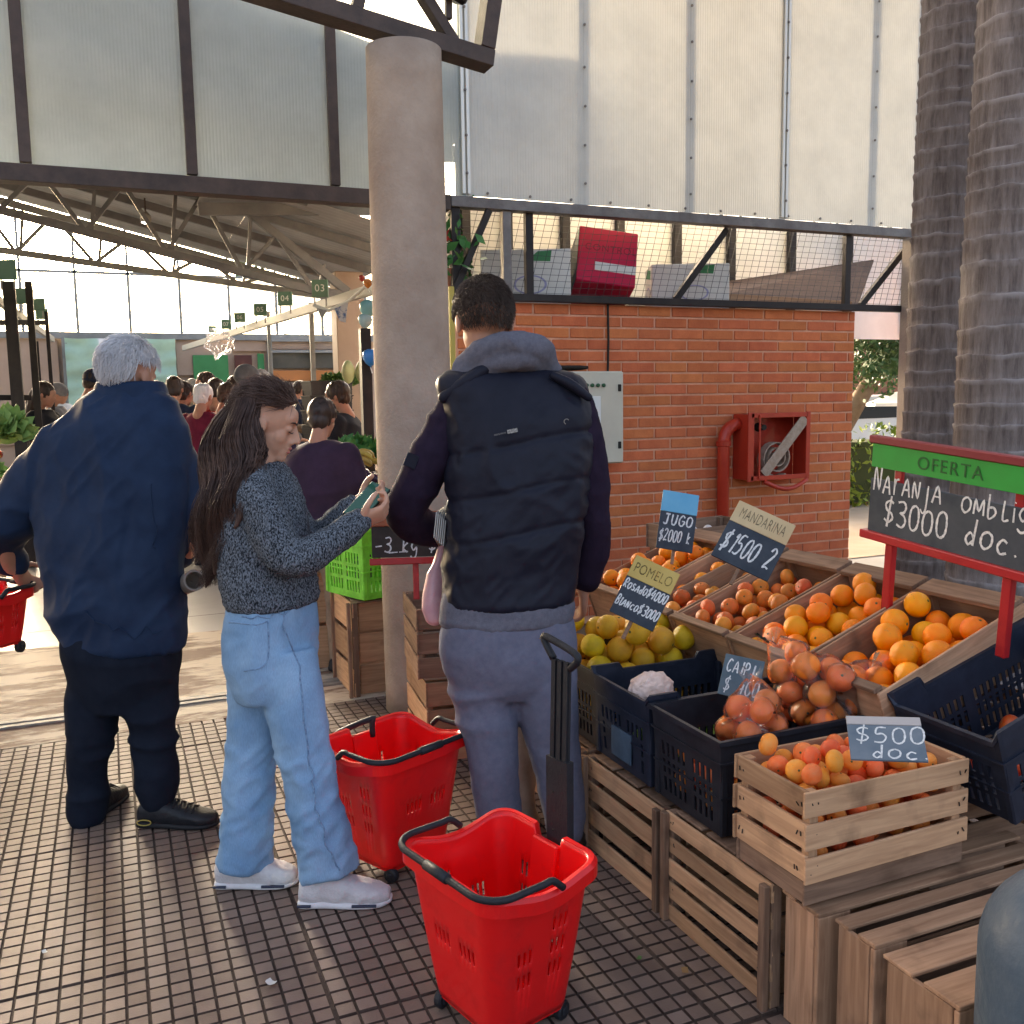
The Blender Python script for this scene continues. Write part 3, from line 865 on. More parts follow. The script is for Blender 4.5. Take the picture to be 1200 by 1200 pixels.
# open-topped crates lying with their mouths to the camera at the lower right
def lying_crate(label, x0, x1, y0, y1, H, m, boards):
    c = ((x0+x1)/2, (y0+y1)/2, 0)
    t = root('wooden_crate', c, label, 'crate', 'crates carrying the fruit stand')
    Lx, Ly = x1-x0, y1-y0
    plank('end_board', (-Lx/2+0.0465, -Ly/2+0.008, H/2), (0.093, 0.014, H-0.002), m, t)
    plank('end_board', (-Lx/2+0.007, 0.0, H/2), (0.012, Ly-0.036, H-0.002), m, t)
    plank('end_board', (Lx/2-0.012, 0.0, H/2), (0.012, Ly-0.04, H-0.004), m, t)
    w = Ly/2-0.012
    plank('top_board', (0, -Ly/2+w/2+0.0, H+0.006), (Lx, w, 0.010), m, t, 0.003)
    plank('top_board', (0, Ly/2-w/2-0.002, H+0.005), (Lx, w-0.01, 0.009), m, t, 0.003)
    n = boards
    for k in range(n):
        hh = (H-0.05)/n
        plank('back_board', (0.04, -Ly/2+0.05, 0.01+hh*(k+0.5)), (Lx-0.16, 0.009, hh-0.012), M['woodold'], t, 0.003)
    plank('corner_post', (-Lx/2+0.115, -Ly/2+0.032, H/2-0.02), (0.03, 0.024, H-0.05), m, t)
    plank('corner_post', (Lx/2-0.04, -Ly/2+0.03, H/2-0.01), (0.03, 0.03, H-0.03), m, t)
    return t
lying_crate('brown wooden crate lying on its side just below the small orange crate', 1.415, 2.16, 1.585, 1.72, 0.315, M['wood'], 2)
lying_crate('brown wooden crate with a wide top board at the bottom right', 1.44, 2.18, 1.44, 1.57, 0.315, M['wood'], 2)
lying_crate('nearest wooden crate at the bottom right, boards beside the blue bottle', 1.44, 2.2, 1.22, 1.425, 0.31, M['wood'], 3)

# --- tilted display crates
TILT = rad(20)
cx0, z0t, CLEN, CDEP = 1.85, 0.697, 0.575, 0.185
ct, st = math.cos(TILT), math.sin(TILT)
def tilt_frame(y0, y1):
    """origin of the tilted crate (base centre) from its front top edge"""
    lx, lz = CLEN/2, -CDEP
    return (cx0+lx*ct-lz*st, (y0+y1)/2, z0t+lx*st+lz*ct)
ROT = (0, -TILT, 0)
disp = {}
for key, y0, y1, m, lab in (
        ('F', 1.872, 2.208, M['wood'], 'tilted wooden crate of large oranges in front of the red framed sign'),
        ('E', 2.218, 2.548, M['wood'], 'tilted wooden crate of oranges with one greenish orange, left of the red framed sign'),
        ('D', 2.558, 2.888, M['wood'], 'tilted wooden crate of dark mandarins, right of the MANDARINA sign'),
        ('C', 2.898, 3.228, M['wood'], 'tilted wooden crate split between juice oranges and mandarins, behind the POMELO sign'),
        ('A', 3.245, 3.575, M['wood'], 'tilted wooden crate of juice oranges nearest the man in the vest')):
    t = wood_crate('tilted_crate', lab, tilt_frame(y0, y1), ROT, (CLEN, y1-y0, CDEP), m, 'tilted display crates', closed=True)
    plank('front_rail', (-CLEN/2+0.012, 0, CDEP+0.004), (0.032, y1-y0-0.02, 0.014), M['woodold'], t, 0.004)
    plank('back_rail', (CLEN/2-0.03, 0, CDEP+0.006), (0.075, y1-y0-0.012, 0.016), M['woodold'], t, 0.006)
    disp[key] = (tilt_frame(y0, y1), y1-y0)
    if key == 'C':
        plank('divider', (-0.01, 0.03, CDEP*0.5), (CLEN-0.08, 0.008, CDEP*0.9), M['wood'], t)
# supports under the tilted crates
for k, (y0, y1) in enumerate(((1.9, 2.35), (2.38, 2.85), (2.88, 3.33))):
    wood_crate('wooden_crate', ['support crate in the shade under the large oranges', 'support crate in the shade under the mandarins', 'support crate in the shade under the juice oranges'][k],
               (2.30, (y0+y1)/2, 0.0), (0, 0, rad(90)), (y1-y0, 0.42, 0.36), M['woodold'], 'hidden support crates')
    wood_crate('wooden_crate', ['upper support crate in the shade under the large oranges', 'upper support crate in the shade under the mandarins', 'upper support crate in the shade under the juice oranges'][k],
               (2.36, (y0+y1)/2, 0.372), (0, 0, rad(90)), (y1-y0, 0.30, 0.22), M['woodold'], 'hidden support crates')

# --- fruit
def fruitmat(name, a, b, rough=0.42, pore=1.0, hue=0.01, rnd=0.1, coat=0.04):
    m, nt, bs = nmat(name)
    tc = N(nt, 'ShaderNodeTexCoord'); oi = N(nt, 'ShaderNodeObjectInfo')
    n1 = N(nt, 'ShaderNodeTexNoise', noise_dimensions='4D'); n1.inputs['Scale'].default_value = 1.6; n1.inputs['Detail'].default_value = 5
    w = N(nt, 'ShaderNodeMath', operation='MULTIPLY'); w.inputs[1].default_value = 50; L(nt, oi.outputs['Random'], w.inputs[0]); L(nt, w.outputs[0], n1.inputs['W'])
    L(nt, tc.outputs['Object'], n1.inputs['Vector'])
    mr = N(nt, 'ShaderNodeMapRange'); mr.inputs[1].default_value = 0.35; mr.inputs[2].default_value = 0.7; L(nt, n1.outputs[0], mr.inputs[0])
    mx = N(nt, 'ShaderNodeMix', data_type='RGBA'); mx.inputs[6].default_value = rgb(a); mx.inputs[7].default_value = rgb(b); L(nt, mr.outputs[0], mx.inputs[0])
    hs = N(nt, 'ShaderNodeHueSaturation')
    h = N(nt, 'ShaderNodeMapRange'); h.inputs[3].default_value = 0.5-hue; h.inputs[4].default_value = 0.5+hue; L(nt, oi.outputs['Random'], h.inputs[0]); L(nt, h.outputs[0], hs.inputs['Hue'])
    fr = N(nt, 'ShaderNodeMath', operation='FRACT'); m7 = N(nt, 'ShaderNodeMath', operation='MULTIPLY'); m7.inputs[1].default_value = 9.7
    L(nt, oi.outputs['Random'], m7.inputs[0]); L(nt, m7.outputs[0], fr.inputs[0])
    v = N(nt, 'ShaderNodeMapRange'); v.inputs[3].default_value = 1-rnd; v.inputs[4].default_value = 1+rnd; L(nt, fr.outputs[0], v.inputs[0]); L(nt, v.outputs[0], hs.inputs['Value'])
    L(nt, mx.outputs[2], hs.inputs['Color'])
    # scuffs on the peel
    n3 = N(nt, 'ShaderNodeTexNoise', noise_dimensions='4D'); n3.inputs['Scale'].default_value = 4.5; n3.inputs['Detail'].default_value = 8; L(nt, tc.outputs['Object'], n3.inputs['Vector']); L(nt, w.outputs[0], n3.inputs['W'])
    m3 = N(nt, 'ShaderNodeMapRange'); m3.inputs[1].default_value = 0.63; m3.inputs[2].default_value = 0.74; m3.inputs[4].default_value = 0.55; L(nt, n3.outputs[0], m3.inputs[0])
    x3 = N(nt, 'ShaderNodeMix', data_type='RGBA'); x3.inputs[7].default_value = (0.30, 0.20, 0.09, 1); L(nt, m3.outputs[0], x3.inputs[0]); L(nt, hs.outputs[0], x3.inputs[6])
    L(nt, x3.outputs[2], bs.inputs['Base Color'])
    bs.inputs['Roughness'].default_value = rough
    bs.inputs['Coat Weight'].default_value = coat
    bs.inputs['Coat Roughness'].default_value = 0.3
    bs.inputs['Specular IOR Level'].default_value = 0.3
    vo = N(nt, 'ShaderNodeTexNoise'); vo.inputs['Scale'].default_value = 26; vo.inputs['Detail'].default_value = 2; L(nt, tc.outputs['Object'], vo.inputs['Vector'])
    bp = N(nt, 'ShaderNodeBump'); bp.inputs['Strength'].default_value = 0.3*pore; bp.inputs['Distance'].default_value = 0.03
    L(nt, vo.outputs[0], bp.inputs['Height']); L(nt, bp.outputs[0], bs.inputs['Normal'])
    return m
M['orange'] = fruitmat('orange_peel', (0.92, 0.225, 0.004), (0.90, 0.285, 0.008), hue=0.018)
M['orange2'] = fruitmat('bright_orange_peel', (0.92, 0.205, 0.005), (0.90, 0.26, 0.008))
M['mandarin'] = fruitmat('mandarin_peel', (0.76, 0.17, 0.015), (0.55, 0.17, 0.03), rnd=0.18, hue=0.02)
M['mandpale'] = fruitmat('pale_mandarin_peel', (0.94, 0.215, 0.028), (0.86, 0.27, 0.075), rnd=0.15, hue=0.02)
M['pomelo'] = fruitmat('pomelo_peel', (0.76, 0.43, 0.020), (0.62, 0.32, 0.018), rnd=0.15, hue=0.02)
M['lime'] = fruitmat('lime_peel', (0.16, 0.30, 0.03), (0.25, 0.38, 0.05), rnd=0.15)
M['lemon'] = fruitmat('lemon_peel', (0.75, 0.52, 0.04), (0.7, 0.55, 0.08))
M['greenor'] = fruitmat('greenish_orange_peel', (0.30, 0.25, 0.03), (0.42, 0.22, 0.03))
M['yellor'] = fruitmat('yellow_orange_peel', (0.62, 0.50, 0.04), (0.62, 0.42, 0.03))
M['garlic'] = mat('garlic_skin', (0.74, 0.68, 0.62), (0.62, 0.5, 0.48), 0.6, 3)
M['tomato'] = fruitmat('tomato_skin', (0.60, 0.05, 0.012), (0.62, 0.12, 0.02), pore=0.1, coat=0.4)
M['stem'] = mat('fruit_stem', (0.10, 0.11, 0.04), None, 0.8)
def fruit_mesh(name, m, sq=0.93, kind='round', seed=0, smile=0.05):
    """unit-radius fruit with a dimpled stem end and calyx button"""
    n, k = 22, 15
    v, f = [], []
    v.append((0, 0, 0.0))
    for i in range(1, k):
        th = math.pi*i/k
        for j in range(n):
            a = 2*math.pi*j/n
            r = math.sin(th); z = math.cos(th)*sq
            d = math.exp(-(th/0.33)**2)*smile*1.8 ; e = math.exp(-((math.pi-th)/0.28)**2)*smile*0.9
            w = 1+0.022*mnoise.noise((r*math.cos(a)*1.4+seed, r*math.sin(a)*1.4, z*1.4))
            if kind == 'lemon': z = math.cos(th)*(1.05+0.35*math.exp(-(th/0.35)**2)+0.4*math.exp(-((math.pi-th)/0.3)**2))
            v.append((r*math.cos(a)*w, r*math.sin(a)*w, (z-d+e)*w))
    v[0] = (0, 0, v[1][2]-0.01)
    v.append((0, 0, v[-1][2]+0.005))
    for j in range(n):
        f.append((0, 1+j, 1+(j+1) % n)); f.append((len(v)-1, 1+(k-2)*n+(j+1) % n, 1+(k-2)*n+j))
    for i in range(k-2):
        for j in range(n):
            a, b = 1+i*n+j, 1+i*n+(j+1) % n
            f.append((a, a+n, b+n, b))
    b0 = len(f)
    sv, sf = lathe_vf([(0.11, -0.03), (0.10, 0.035), (0.04, 0.05)], 7)
    off = len(v); zt = v[0][2]
    v += [(x, y, z+zt) for x, y, z in sv]; f += [tuple(q+off for q in g) for g in sf]
    me = mesh_of(name, v, f, True)
    me.materials.append(m); me.materials.append(M['stem'])
    for i in range(b0, len(f)): me.polygons[i].material_index = 1
    return me
FM = {k: [fruit_mesh(k, M[k], sq, kd, s, sm) for s in range(2)] for k, sq, kd, sm in (
    ('orange', .96, 'round', .04), ('orange2', .96, 'round', .05), ('mandarin', .82, 'round', .09), ('mandpale', .84, 'round', .08), ('pomelo', .95, 'round', .05),
    ('garlic', .85, 'round', -.08), ('tomato', .85, 'round', .07), ('lime', .98, 'lemon', .02), ('lemon', .98, 'lemon', .02), ('greenor', .96, 'round', .05), ('yellor', .96, 'round', .05))}
def put_fruit(name, key, world, r, label, cat, group):
    o = bpy.data.objects.new(name, random.choice(FM[key]))
    COL.objects.link(o)
    o.location = world
    o.rotation_euler = (random.uniform(-1.9, 1.9), random.uniform(-1.9, 1.9), random.uniform(0, 6.3))
    o.scale = (r, r, r*random.uniform(0.94, 1.03))
    return tag(o, label, cat, group)
def pack(n, x0, x1, y0, y1, r, jit=0.08, seed=0, bias=None, tries=60, existing=None):
    rg = random.Random(seed); S = list(existing or []); out = []
    for _ in range(n):
        best = None
        rr = r*rg.uniform(1-jit, 1+jit)
        for _ in range(tries):
            x, y = rg.uniform(x0+rr, x1-rr), rg.uniform(y0+rr, y1-rr)
            z = rr
            for (a, b, c, q) in S:
                d2 = (a-x)**2+(b-y)**2
                if d2 < (q+rr)**2: z = max(z, c+math.sqrt((q+rr)**2-d2))
            sc = z + (bias(x, y) if bias else 0)
            if best is None or sc < best[0]: best = (sc, x, y, z, rr)
        _, x, y, z, rr = best
        S.append((x, y, z, rr)); out.append((x, y, z, rr))
    return out
def in_frame(origin, rot, p):
    return Vector(origin)+Matrix.Rotation(rot[1], 3, 'Y') @ Vector(p)
def zone(u, v, z, ztop):
    return ('front' if u < 0.34 else 'middle' if u < 0.67 else 'back')+(' left' if v < 0.4 else ' right' if v > 0.6 else ' centre')+(' on top' if z > ztop else ' below')
def fill_display(key, name, n, r, fk, label, cat, group, ylo=None, yhi=None, seed=1, pick=None, lift=0.0):
    o, w = disp[key]
    y0, y1 = (ylo if ylo is not None else -w/2+0.012), (yhi if yhi is not None else w/2-0.012)
    for i, (x, y, z, rr) in enumerate(pack(n, -CLEN/2+0.03, CLEN/2-0.04, y0, y1, r, seed=seed, bias=lambda x, y: 0.10*x)):
        if z > CDEP-0.012: continue
        wd = in_frame(o, ROT, (x, y, z+0.012+lift))
        k2, lb = fk, label
        if pick and (pk := pick(i, x, y, z)): k2, lb = pk
        if lb == label:
            zn = zone(x/CLEN+0.5, (y1-y)/(y1-y0), z, CDEP*0.55)
            put_fruit(name, k2, wd, rr, lb+', '+zn, cat, group+', '+zn)
        else: put_fruit(name, k2, wd, rr, lb, cat, None)
fill_display('F', 'orange', 42, 0.0420, 'orange', 'large orange in the crate before the red framed sign', 'orange', 'large oranges in the sign crate', seed=3)
def pickE(i, x, y, z):
    if i == 50: return ('greenor', 'dull greenish orange lying on the pile left of the red framed sign')
    if i == 44: return ('yellor', 'yellowish orange at the back of the crate left of the red framed sign')
fill_display('E', 'orange', 58, 0.0375, 'orange', 'orange piled in the crate with the greenish orange', 'orange', 'oranges in the second crate', seed=9, pick=pickE)
fill_display('D', 'mandarin', 66, 0.0325, 'mandarin', 'dark mandarin in the crate right of the MANDARINA sign', 'mandarin', 'mandarins right of the sign', seed=5)
fill_display('C', 'mandarin', 30, 0.0325, 'mandarin', 'dark mandarin in the compartment under the MANDARINA sign', 'mandarin', 'mandarins under the sign', ylo=-0.15, yhi=0.022, seed=6)
fill_display('C', 'orange', 19, 0.034, 'orange2', 'juice orange in the compartment right of the JUGO sign', 'orange', 'juice oranges right of the sign', ylo=0.038, yhi=0.152, seed=7)
fill_display('A', 'orange', 54, 0.0365, 'orange2', 'juice orange in the crate beside the vest man', 'orange', 'juice oranges by the man', seed=8)

# --- plastic crates
def plastic(name, col, rough=0.42):
    return mat(name, col, [c*1.5+0.004 for c in col], rough, 14, rnd=0.05, bump=0.12, bscale=90, bdist=0.002)
M['blk'] = plastic('black_plastic', (0.014, 0.015, 0.020))
M['navy'] = plastic('navy_plastic', (0.012, 0.016, 0.028))
def plastic_crate(label, loc, rot, size, m, group='black plastic fruit crates', notch=0.0, rows=3, plate=None, name='plastic_crate', cat='crate', pitch=0.0135):
    Lx, Wy, H = size
    t = root(name, loc, label, cat, group, rot)
    # perimeter samples (corners solid), u -> (x, y)
    per = []
    def side(a, b, length):
        n = max(6, int(length/pitch)); n -= n % 2
        n = n if n % 2 == 1 else n+1
        for i in range(n):
            per.append((a[0]+(b[0]-a[0])*i/n, a[1]+(b[1]-a[1])*i/n, i, n))
    x, y = Lx/2, Wy/2
    side((-x, -y), (x, -y), Lx); side((x, -y), (x, y), Wy); side((x, y), (-x, y), Lx); side((-x, y), (-x, -y), Wy)
    vs = [0.0, 0.05]
    for r in range(rows):
        a = 0.10+0.60*r/rows; b = 0.10+0.60*(r+1)/rows-0.045
        vs += [a, b]
    vs += [0.76, 0.86, 0.93, 1.0]
    def fn(u, w):
        px, py, i, n = per[u]
        k = 0.93+0.07*w          # slight draft
        zz = H*w
        if notch and w > 0.9:
            e = min(i, n-i)/n
            long_side = n > 30
            if abs(abs(py)-y) < 1e-6: zz += notch*(1 if e < 0.2 else 0)
        return (px*k, py*k, zz)
    def hole(i, j):
        px, py, q, n = per[i]
        if q < 3 or q > n-4: return False
        if q % 2 == 0: return False
        if abs(q-n/2) < 1.2: return False
        if plate and abs(abs(px)-x) < 1e-6 and px < 0 and abs(py) < plate[0] and vs[j] < plate[1]: return False
        return j in [2+2*r for r in range(rows)] and (j != 2+2*(rows-1) or True)
    us = list(range(len(per)))
    wl = grid_shell(us, vs, fn, hole, True, 0.004, 'side_wall', m, t)
    # rim and ribs
    rim = MB()
    q = 0.011
    pts = [(-x-q/2, -y-q/2), (x+q/2, -y-q/2), (x+q/2, y+q/2), (-x-q/2, y+q/2)]
    def loop(zc, o, hgt, wid):
        vv, ff = [], []
        for (px, py) in ((-1, -1), (1, -1), (1, 1), (-1, 1)):
            for dx, dz in ((0, -hgt/2), (wid, -hgt/2), (wid, hgt/2), (0, hgt/2)):
                vv.append((px*(x*o[0]+dx), py*(y*o[1]+dx), zc+dz))
        for c in range(4):
            for e in range(4):
                a, b = c*4+e, c*4+(e+1) % 4
                a2, b2 = ((c+1) % 4)*4+e, ((c+1) % 4)*4+(e+1) % 4
                ff.append((a, b, b2, a2))
        return vv, ff
    if not notch:
        vv, ff = loop(H-0.006, (0.995, 0.995), 0.013, 0.012)
        mk('rim', vv, ff, m, t, local=True)
    else:
        rm = MB()
        top = [(i, fn(i, 1.0)) for i in us]
        vv, ff = [], []
        nn = len(us)
        for i, (a, b, c) in top:
            l = math.hypot(a, b); 
            ox, oy = (0.007 if a > 0 else -0.007), (0.007 if b > 0 else -0.007)
            ex = abs(abs(a)-x) < 0.004; ey = abs(abs(b)-y) < 0.004
            ox, oy = (ox if ex else 0), (oy if ey else 0)
            vv += [(a-ox*0.6, b-oy*0.6, c-0.010), (a+ox, b+oy, c-0.010), (a+ox, b+oy, c+0.003), (a-ox*0.6, b-oy*0.6, c+0.003)]
        for i in range(nn):
            i2 = (i+1) % nn
            for e in range(4):
                ff.append((i*4+e, i*4+(e+1) % 4, i2*4+(e+1) % 4, i2*4+e))
        mk('rim', vv, ff, m, t, local=True)
    for w_ in (0.40, 0.76):
        k = 0.93+0.07*w_
        vv, ff = loop(H*w_, (k, k), 0.006, 0.007)
        mk('rib', vv, ff, m, t, local=True)
    for sx in (-1, 1):
        for sy in (-1, 1):
            k = 0.95
            plank2 = box_vf((0.022, 0.022, H*0.93), bev=0.004)
            mk('corner_post', plank2[0], plank2[1], m, t, local=True, loc=(sx*(x*k-0.004), sy*(y*k-0.004), H*0.475))
    bbox('base', (0, 0, 0.006), (Lx*0.925, Wy*0.925, 0.008), m, t, local=True)
    if plate:
        bbox('label_plate', (-x*0.955-0.006, 0, H*0.30), (0.005, plate[0]*1.1, H*0.36), M['plate'], t, local=True, bev=0.001)
    return t
M['plate'] = plastic('slate_blue_plate', (0.045, 0.075, 0.11), 0.5)
# front pair on the base crates, pomelo crate behind, crate at the right
ZB = 0.334
plastic_crate('black plastic crate holding the bagged oranges, between the navy crate and the small wooden crate', (1.665, 2.135, ZB), (0, 0, 0), (0.50, 0.335, 0.27), M['blk'])
plastic_crate('navy black plastic crate with limes and a crumpled paper wrapping', (1.665, 2.495, ZB), (0, 0, 0), (0.50, 0.345, 0.265), M['navy'], plate=(0.11, 0.5), notch=0.022)
plastic_crate('black plastic crate of yellow pomelos behind the navy crate', (1.69, 2.90, ZB-0.01), (0, 0, 0), (0.50, 0.40, 0.265), M['blk'])
RC = (2.225, 1.70, 0.52)
plastic_crate('dark blue plastic crate tilted at the right edge beside the small wooden crate', RC, (0, -rad(17), 0), (0.54, 0.33, 0.235), M['navy'], notch=0.03)
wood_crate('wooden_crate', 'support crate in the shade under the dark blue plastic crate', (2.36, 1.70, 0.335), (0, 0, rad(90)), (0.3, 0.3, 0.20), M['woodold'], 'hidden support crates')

# small wooden crate of mandarins in front
SCO = (1.635, 1.735, 0.396)
wood_crate('wooden_tray', 'low slatted wooden tray under the small mandarin crate', (1.64, 1.74, 0.338), (0, 0, 0), (0.50, 0.255, 0.054), M['woodold'], None, nside=1, nend=1)
sc_t = wood_crate('wooden_crate', 'small pale wooden crate of mandarins under the $500 sign', SCO, (0, 0, 0), (0.505, 0.268, 0.215), M['woodpale'], None, nside=3, nend=3)
nails(sc_t, [(sg*(0.233-0.014*q), -0.1342, 0.031+0.077*k) for k in range(3) for sg in (-1, 1) for q in (0, 1)], 'y')
nails(sc_t, [(-0.2480, sg*(0.110-0.012*q), 0.031+0.077*k) for k in range(3) for sg in (-1, 1) for q in (0, 1)], 'x')
def pile(name, n, origin, size, r, fk, label, cat, group, seed, lift=0.014, jit=0.08, swap=False):
    for (x, y, z, rr) in pack(n, -size[0]/2, size[0]/2, -size[1]/2, size[1]/2, r, jit, seed):
        zn = zone(0.5-y/size[1] if swap else x/size[0]+0.5, x/size[0]+0.5 if swap else 0.5-y/size[1], z, 0.17)
        put_fruit(name, fk, (origin[0]+x, origin[1]+y, origin[2]+z+lift), rr, label+', '+zn, cat, group+', '+zn)
pile('mandarin', 118, SCO, (0.445, 0.22), 0.0265, 'mandpale', 'small pale mandarin in the crate under the $500 sign', 'mandarin', 'pale mandarins in the small crate', 11)
pile('pomelo', 46, (1.69, 2.90, ZB), (0.44, 0.355), 0.047, 'pomelo', 'yellow pomelo piled in the black plastic crate', 'pomelo', 'yellow pomelos', 12)
pile('lime', 46, (1.72, 2.495, ZB), (0.38, 0.30), 0.027, 'lime', 'green lime in the navy plastic crate', 'lime', 'green limes', 13)
pile('orange', 24, (1.60, 2.135, ZB), (0.34, 0.29), 0.036, 'mandpale', 'orange seen through the slots of the black plastic crate', 'orange', 'oranges in the black plastic crate', 14)
for i, (x, y, z, rr) in enumerate(pack(9, -0.235, 0.235, -0.145, 0.145, 0.034, 0.08, 15)):
    wd = Vector(RC)+Matrix.Rotation(-rad(17), 3, 'Y') @ Vector((x, y, z+0.012))
    put_fruit('tomato', 'tomato' if 'tomato' in FM else 'mandarin', wd, rr, 'reddish fruit inside the dark blue plastic crate at the right edge', 'fruit', 'fruit in the right hand crate')

# --- plastic bags of oranges
def bagmat(name, tint, alpha):
    m, nt, b = nmat(name)
    o = nt.nodes['Material Output']
    nt.nodes.remove(b)
    tp = N(nt, 'ShaderNodeBsdfTransparent'); tp.inputs[0].default_value = (0.97, 0.95, 0.95, 1)
    gl = N(nt, 'ShaderNodeBsdfGlossy'); gl.inputs['Roughness'].default_value = 0.12; gl.inputs['Color'].default_value = (1, 1, 1, 1)
    df = N(nt, 'ShaderNodeBsdfTranslucent'); df.inputs['Color'].default_value = rgb(tint)
    d2 = N(nt, 'ShaderNodeBsdfDiffuse'); d2.inputs['Color'].default_value = rgb(tint)
    tc = N(nt, 'ShaderNodeTexCoord')
    nz = N(nt, 'ShaderNodeTexNoise'); nz.inputs['Scale'].default_value = 22; nz.inputs['Detail'].default_value = 5; nz.inputs['Distortion'].default_value = 2.0
    L(nt, tc.outputs['Object'], nz.inputs['Vector'])
    bp = N(nt, 'ShaderNodeBump'); bp.inputs['Strength'].default_value = 0.8; bp.inputs['Distance'].default_value = 0.006
    L(nt, nz.outputs[0], bp.inputs['Height']); L(nt, bp.outputs[0], gl.inputs['Normal'])
    m0 = N(nt, 'ShaderNodeMixShader'); L(nt, df.outputs[0], m0.inputs[1]); L(nt, d2.outputs[0], m0.inputs[2]); m0.inputs[0].default_value = 0.5
    m1 = N(nt, 'ShaderNodeMixShader'); m1.inputs[0].default_value = alpha; L(nt, tp.outputs[0], m1.inputs[1]); L(nt, m0.outputs[0], m1.inputs[2])
    fr = N(nt, 'ShaderNodeFresnel'); fr.inputs[0].default_value = 1.28; L(nt, bp.outputs[0], fr.inputs['Normal'])
    m2 = N(nt, 'ShaderNodeMixShader'); L(nt, fr.outputs[0], m2.inputs[0]); L(nt, m1.outputs[0], m2.inputs[1]); L(nt, gl.outputs[0], m2.inputs[2])
    L(nt, m2.outputs[0], o.inputs['Surface'])
    return m
M['bag'] = bagmat('clear_bag_film', (0.98, 0.92, 0.92), 0.045)
M['bagorange'] = fruitmat('bagged_orange_peel', (0.98, 0.20, 0.025), (0.96, 0.25, 0.04), rough=0.35)
FM['bagorange'] = [fruit_mesh('bagorange', M['bagorange'], .93, 'round', s, .06) for s in range(2)]
def fruit_bag(label, lab2, c, size, n, r, seed, knot=(0, 0, 1), grp=''):
    c = np.array(c)
    S = []
    for (x, y, z, rr) in pack(n, -size[0], size[0], -size[1], size[1], r, 0.06, seed, bias=lambda x, y: 0.25*(x*x/size[0]**2+y*y/size[1]**2)*r):
        p = c+np.array([x, y, z])
        put_fruit('orange', 'bagorange', p, rr, lab2, 'orange', grp)
        S.append((p, rr))
    # film: icosphere shrunk onto the fruit, gathered at the knot
    bm = bmesh.new(); bmesh.ops.create_icosphere(bm, subdivisions=4, radius=1.0)
    cen = np.mean([p for p, _ in S], axis=0)
    vv = []
    kd = np.array(knot, float); kd /= np.linalg.norm(kd)
    for q in bm.verts:
        d = np.array(q.co); d /= np.linalg.norm(d)
        # support function of the fruit set, softened
        s = max((p-cen) @ d + rr for p, rr in S)
        t2 = [((p-cen) @ d)+math.sqrt(max(0, rr*rr-(np.linalg.norm((p-cen)-d*((p-cen) @ d)))**2)) for p, rr in S if np.linalg.norm((p-cen)-d*((p-cen) @ d)) < rr and (p-cen) @ d > -rr]
        ray = max(t2) if t2 else s*0.75
        rad_ = 0.55*ray+0.45*min(s, ray*1.35)+0.003
        w = cen+d*rad_*(1+0.05*mnoise.noise(Vector(d*5)+Vector((seed, 0, 0))))
        kk = max(0, d @ kd)**14
        w = w+kd*0.05*kk
        if w[2] < c[2]+0.001: w[2] = c[2]+0.001
        vv.append(w)
    ff = [tuple(v.index for v in f.verts) for f in bm.faces]
    bm.free()
    t = root('plastic_bag', c, label, 'bag', 'clear bags of oranges')
    mk('film', vv, ff, M['bag'], t, smooth=True)
    # gathered neck
    top = cen+kd*(max((p-cen) @ kd + rr for p, rr in S)+0.02)
    nk = MB(); rg = random.Random(seed)
    for k in range(9):
        a = 2*math.pi*k/9
        side = np.cross(kd, [0.3, 0.5, 0.8]); side /= np.linalg.norm(side); s2 = np.cross(kd, side)
        o = (side*math.cos(a)+s2*math.sin(a))
        w = o*rg.uniform(0.025, 0.05)
        p0 = top-kd*0.015
        p1 = top+kd*rg.uniform(0.02, 0.05)+w
        p2 = top+kd*rg.uniform(0.02, 0.05)+(side*math.cos(a+0.7)+s2*math.sin(a+0.7))*rg.uniform(.02, .045)
        nk.add([p0, p1, p2], [(0, 1, 2)])
    tag(nk.mk('gathered_neck', M['bag'], t), kind='stuff')
fruit_bag('clear bag of oranges on the black crate, left of the other bags', 'orange inside the left clear bag on the black crate', (1.585, 2.06, 0.515), (0.088, 0.085), 8, 0.036, 21, (0.1, 0.3, 1), 'oranges in the left bag')
fruit_bag('large clear plastic bag of oranges behind the $500 sign, right of the other bags', 'orange inside the large right clear bag', (1.865, 2.05, 0.545), (0.11, 0.09), 11, 0.038, 22, (0.9, -0.2, .45), 'oranges in the right bag')
fruit_bag('clear plastic bag of oranges tucked between the two other bags', 'orange inside the middle clear bag', (1.815, 2.17, 0.535), (0.075, 0.07), 6, 0.036, 23, (-0.3, 0.5, .9), 'oranges in the middle bag')
# crumpled paper in the navy crate
bm = bmesh.new(); bmesh.ops.create_icosphere(bm, subdivisions=4, radius=1.0)
for q in bm.verts:
    d = q.co.normalized()
    rr = 1+0.16*abs(mnoise.noise(d*3.1))+0.10*abs(mnoise.noise(d*7))-0.05
    q.co = Vector((d.x*0.075*rr, d.y*0.06*rr, max(d.z*0.06*rr, -0.045)))
me = bpy.data.meshes.new('paper'); bm.to_mesh(me); bm.free()
pp = link('crumpled_paper', me, mat('pink_tissue', (0.70, 0.46, 0.36), (0.80, 0.60, 0.52), 0.7, 20, bump=0.4, bscale=40), None, (1.525, 2.49, 0.575))
tag(pp, 'crumpled pinkish paper wrapping lying in the navy plastic crate', 'paper')

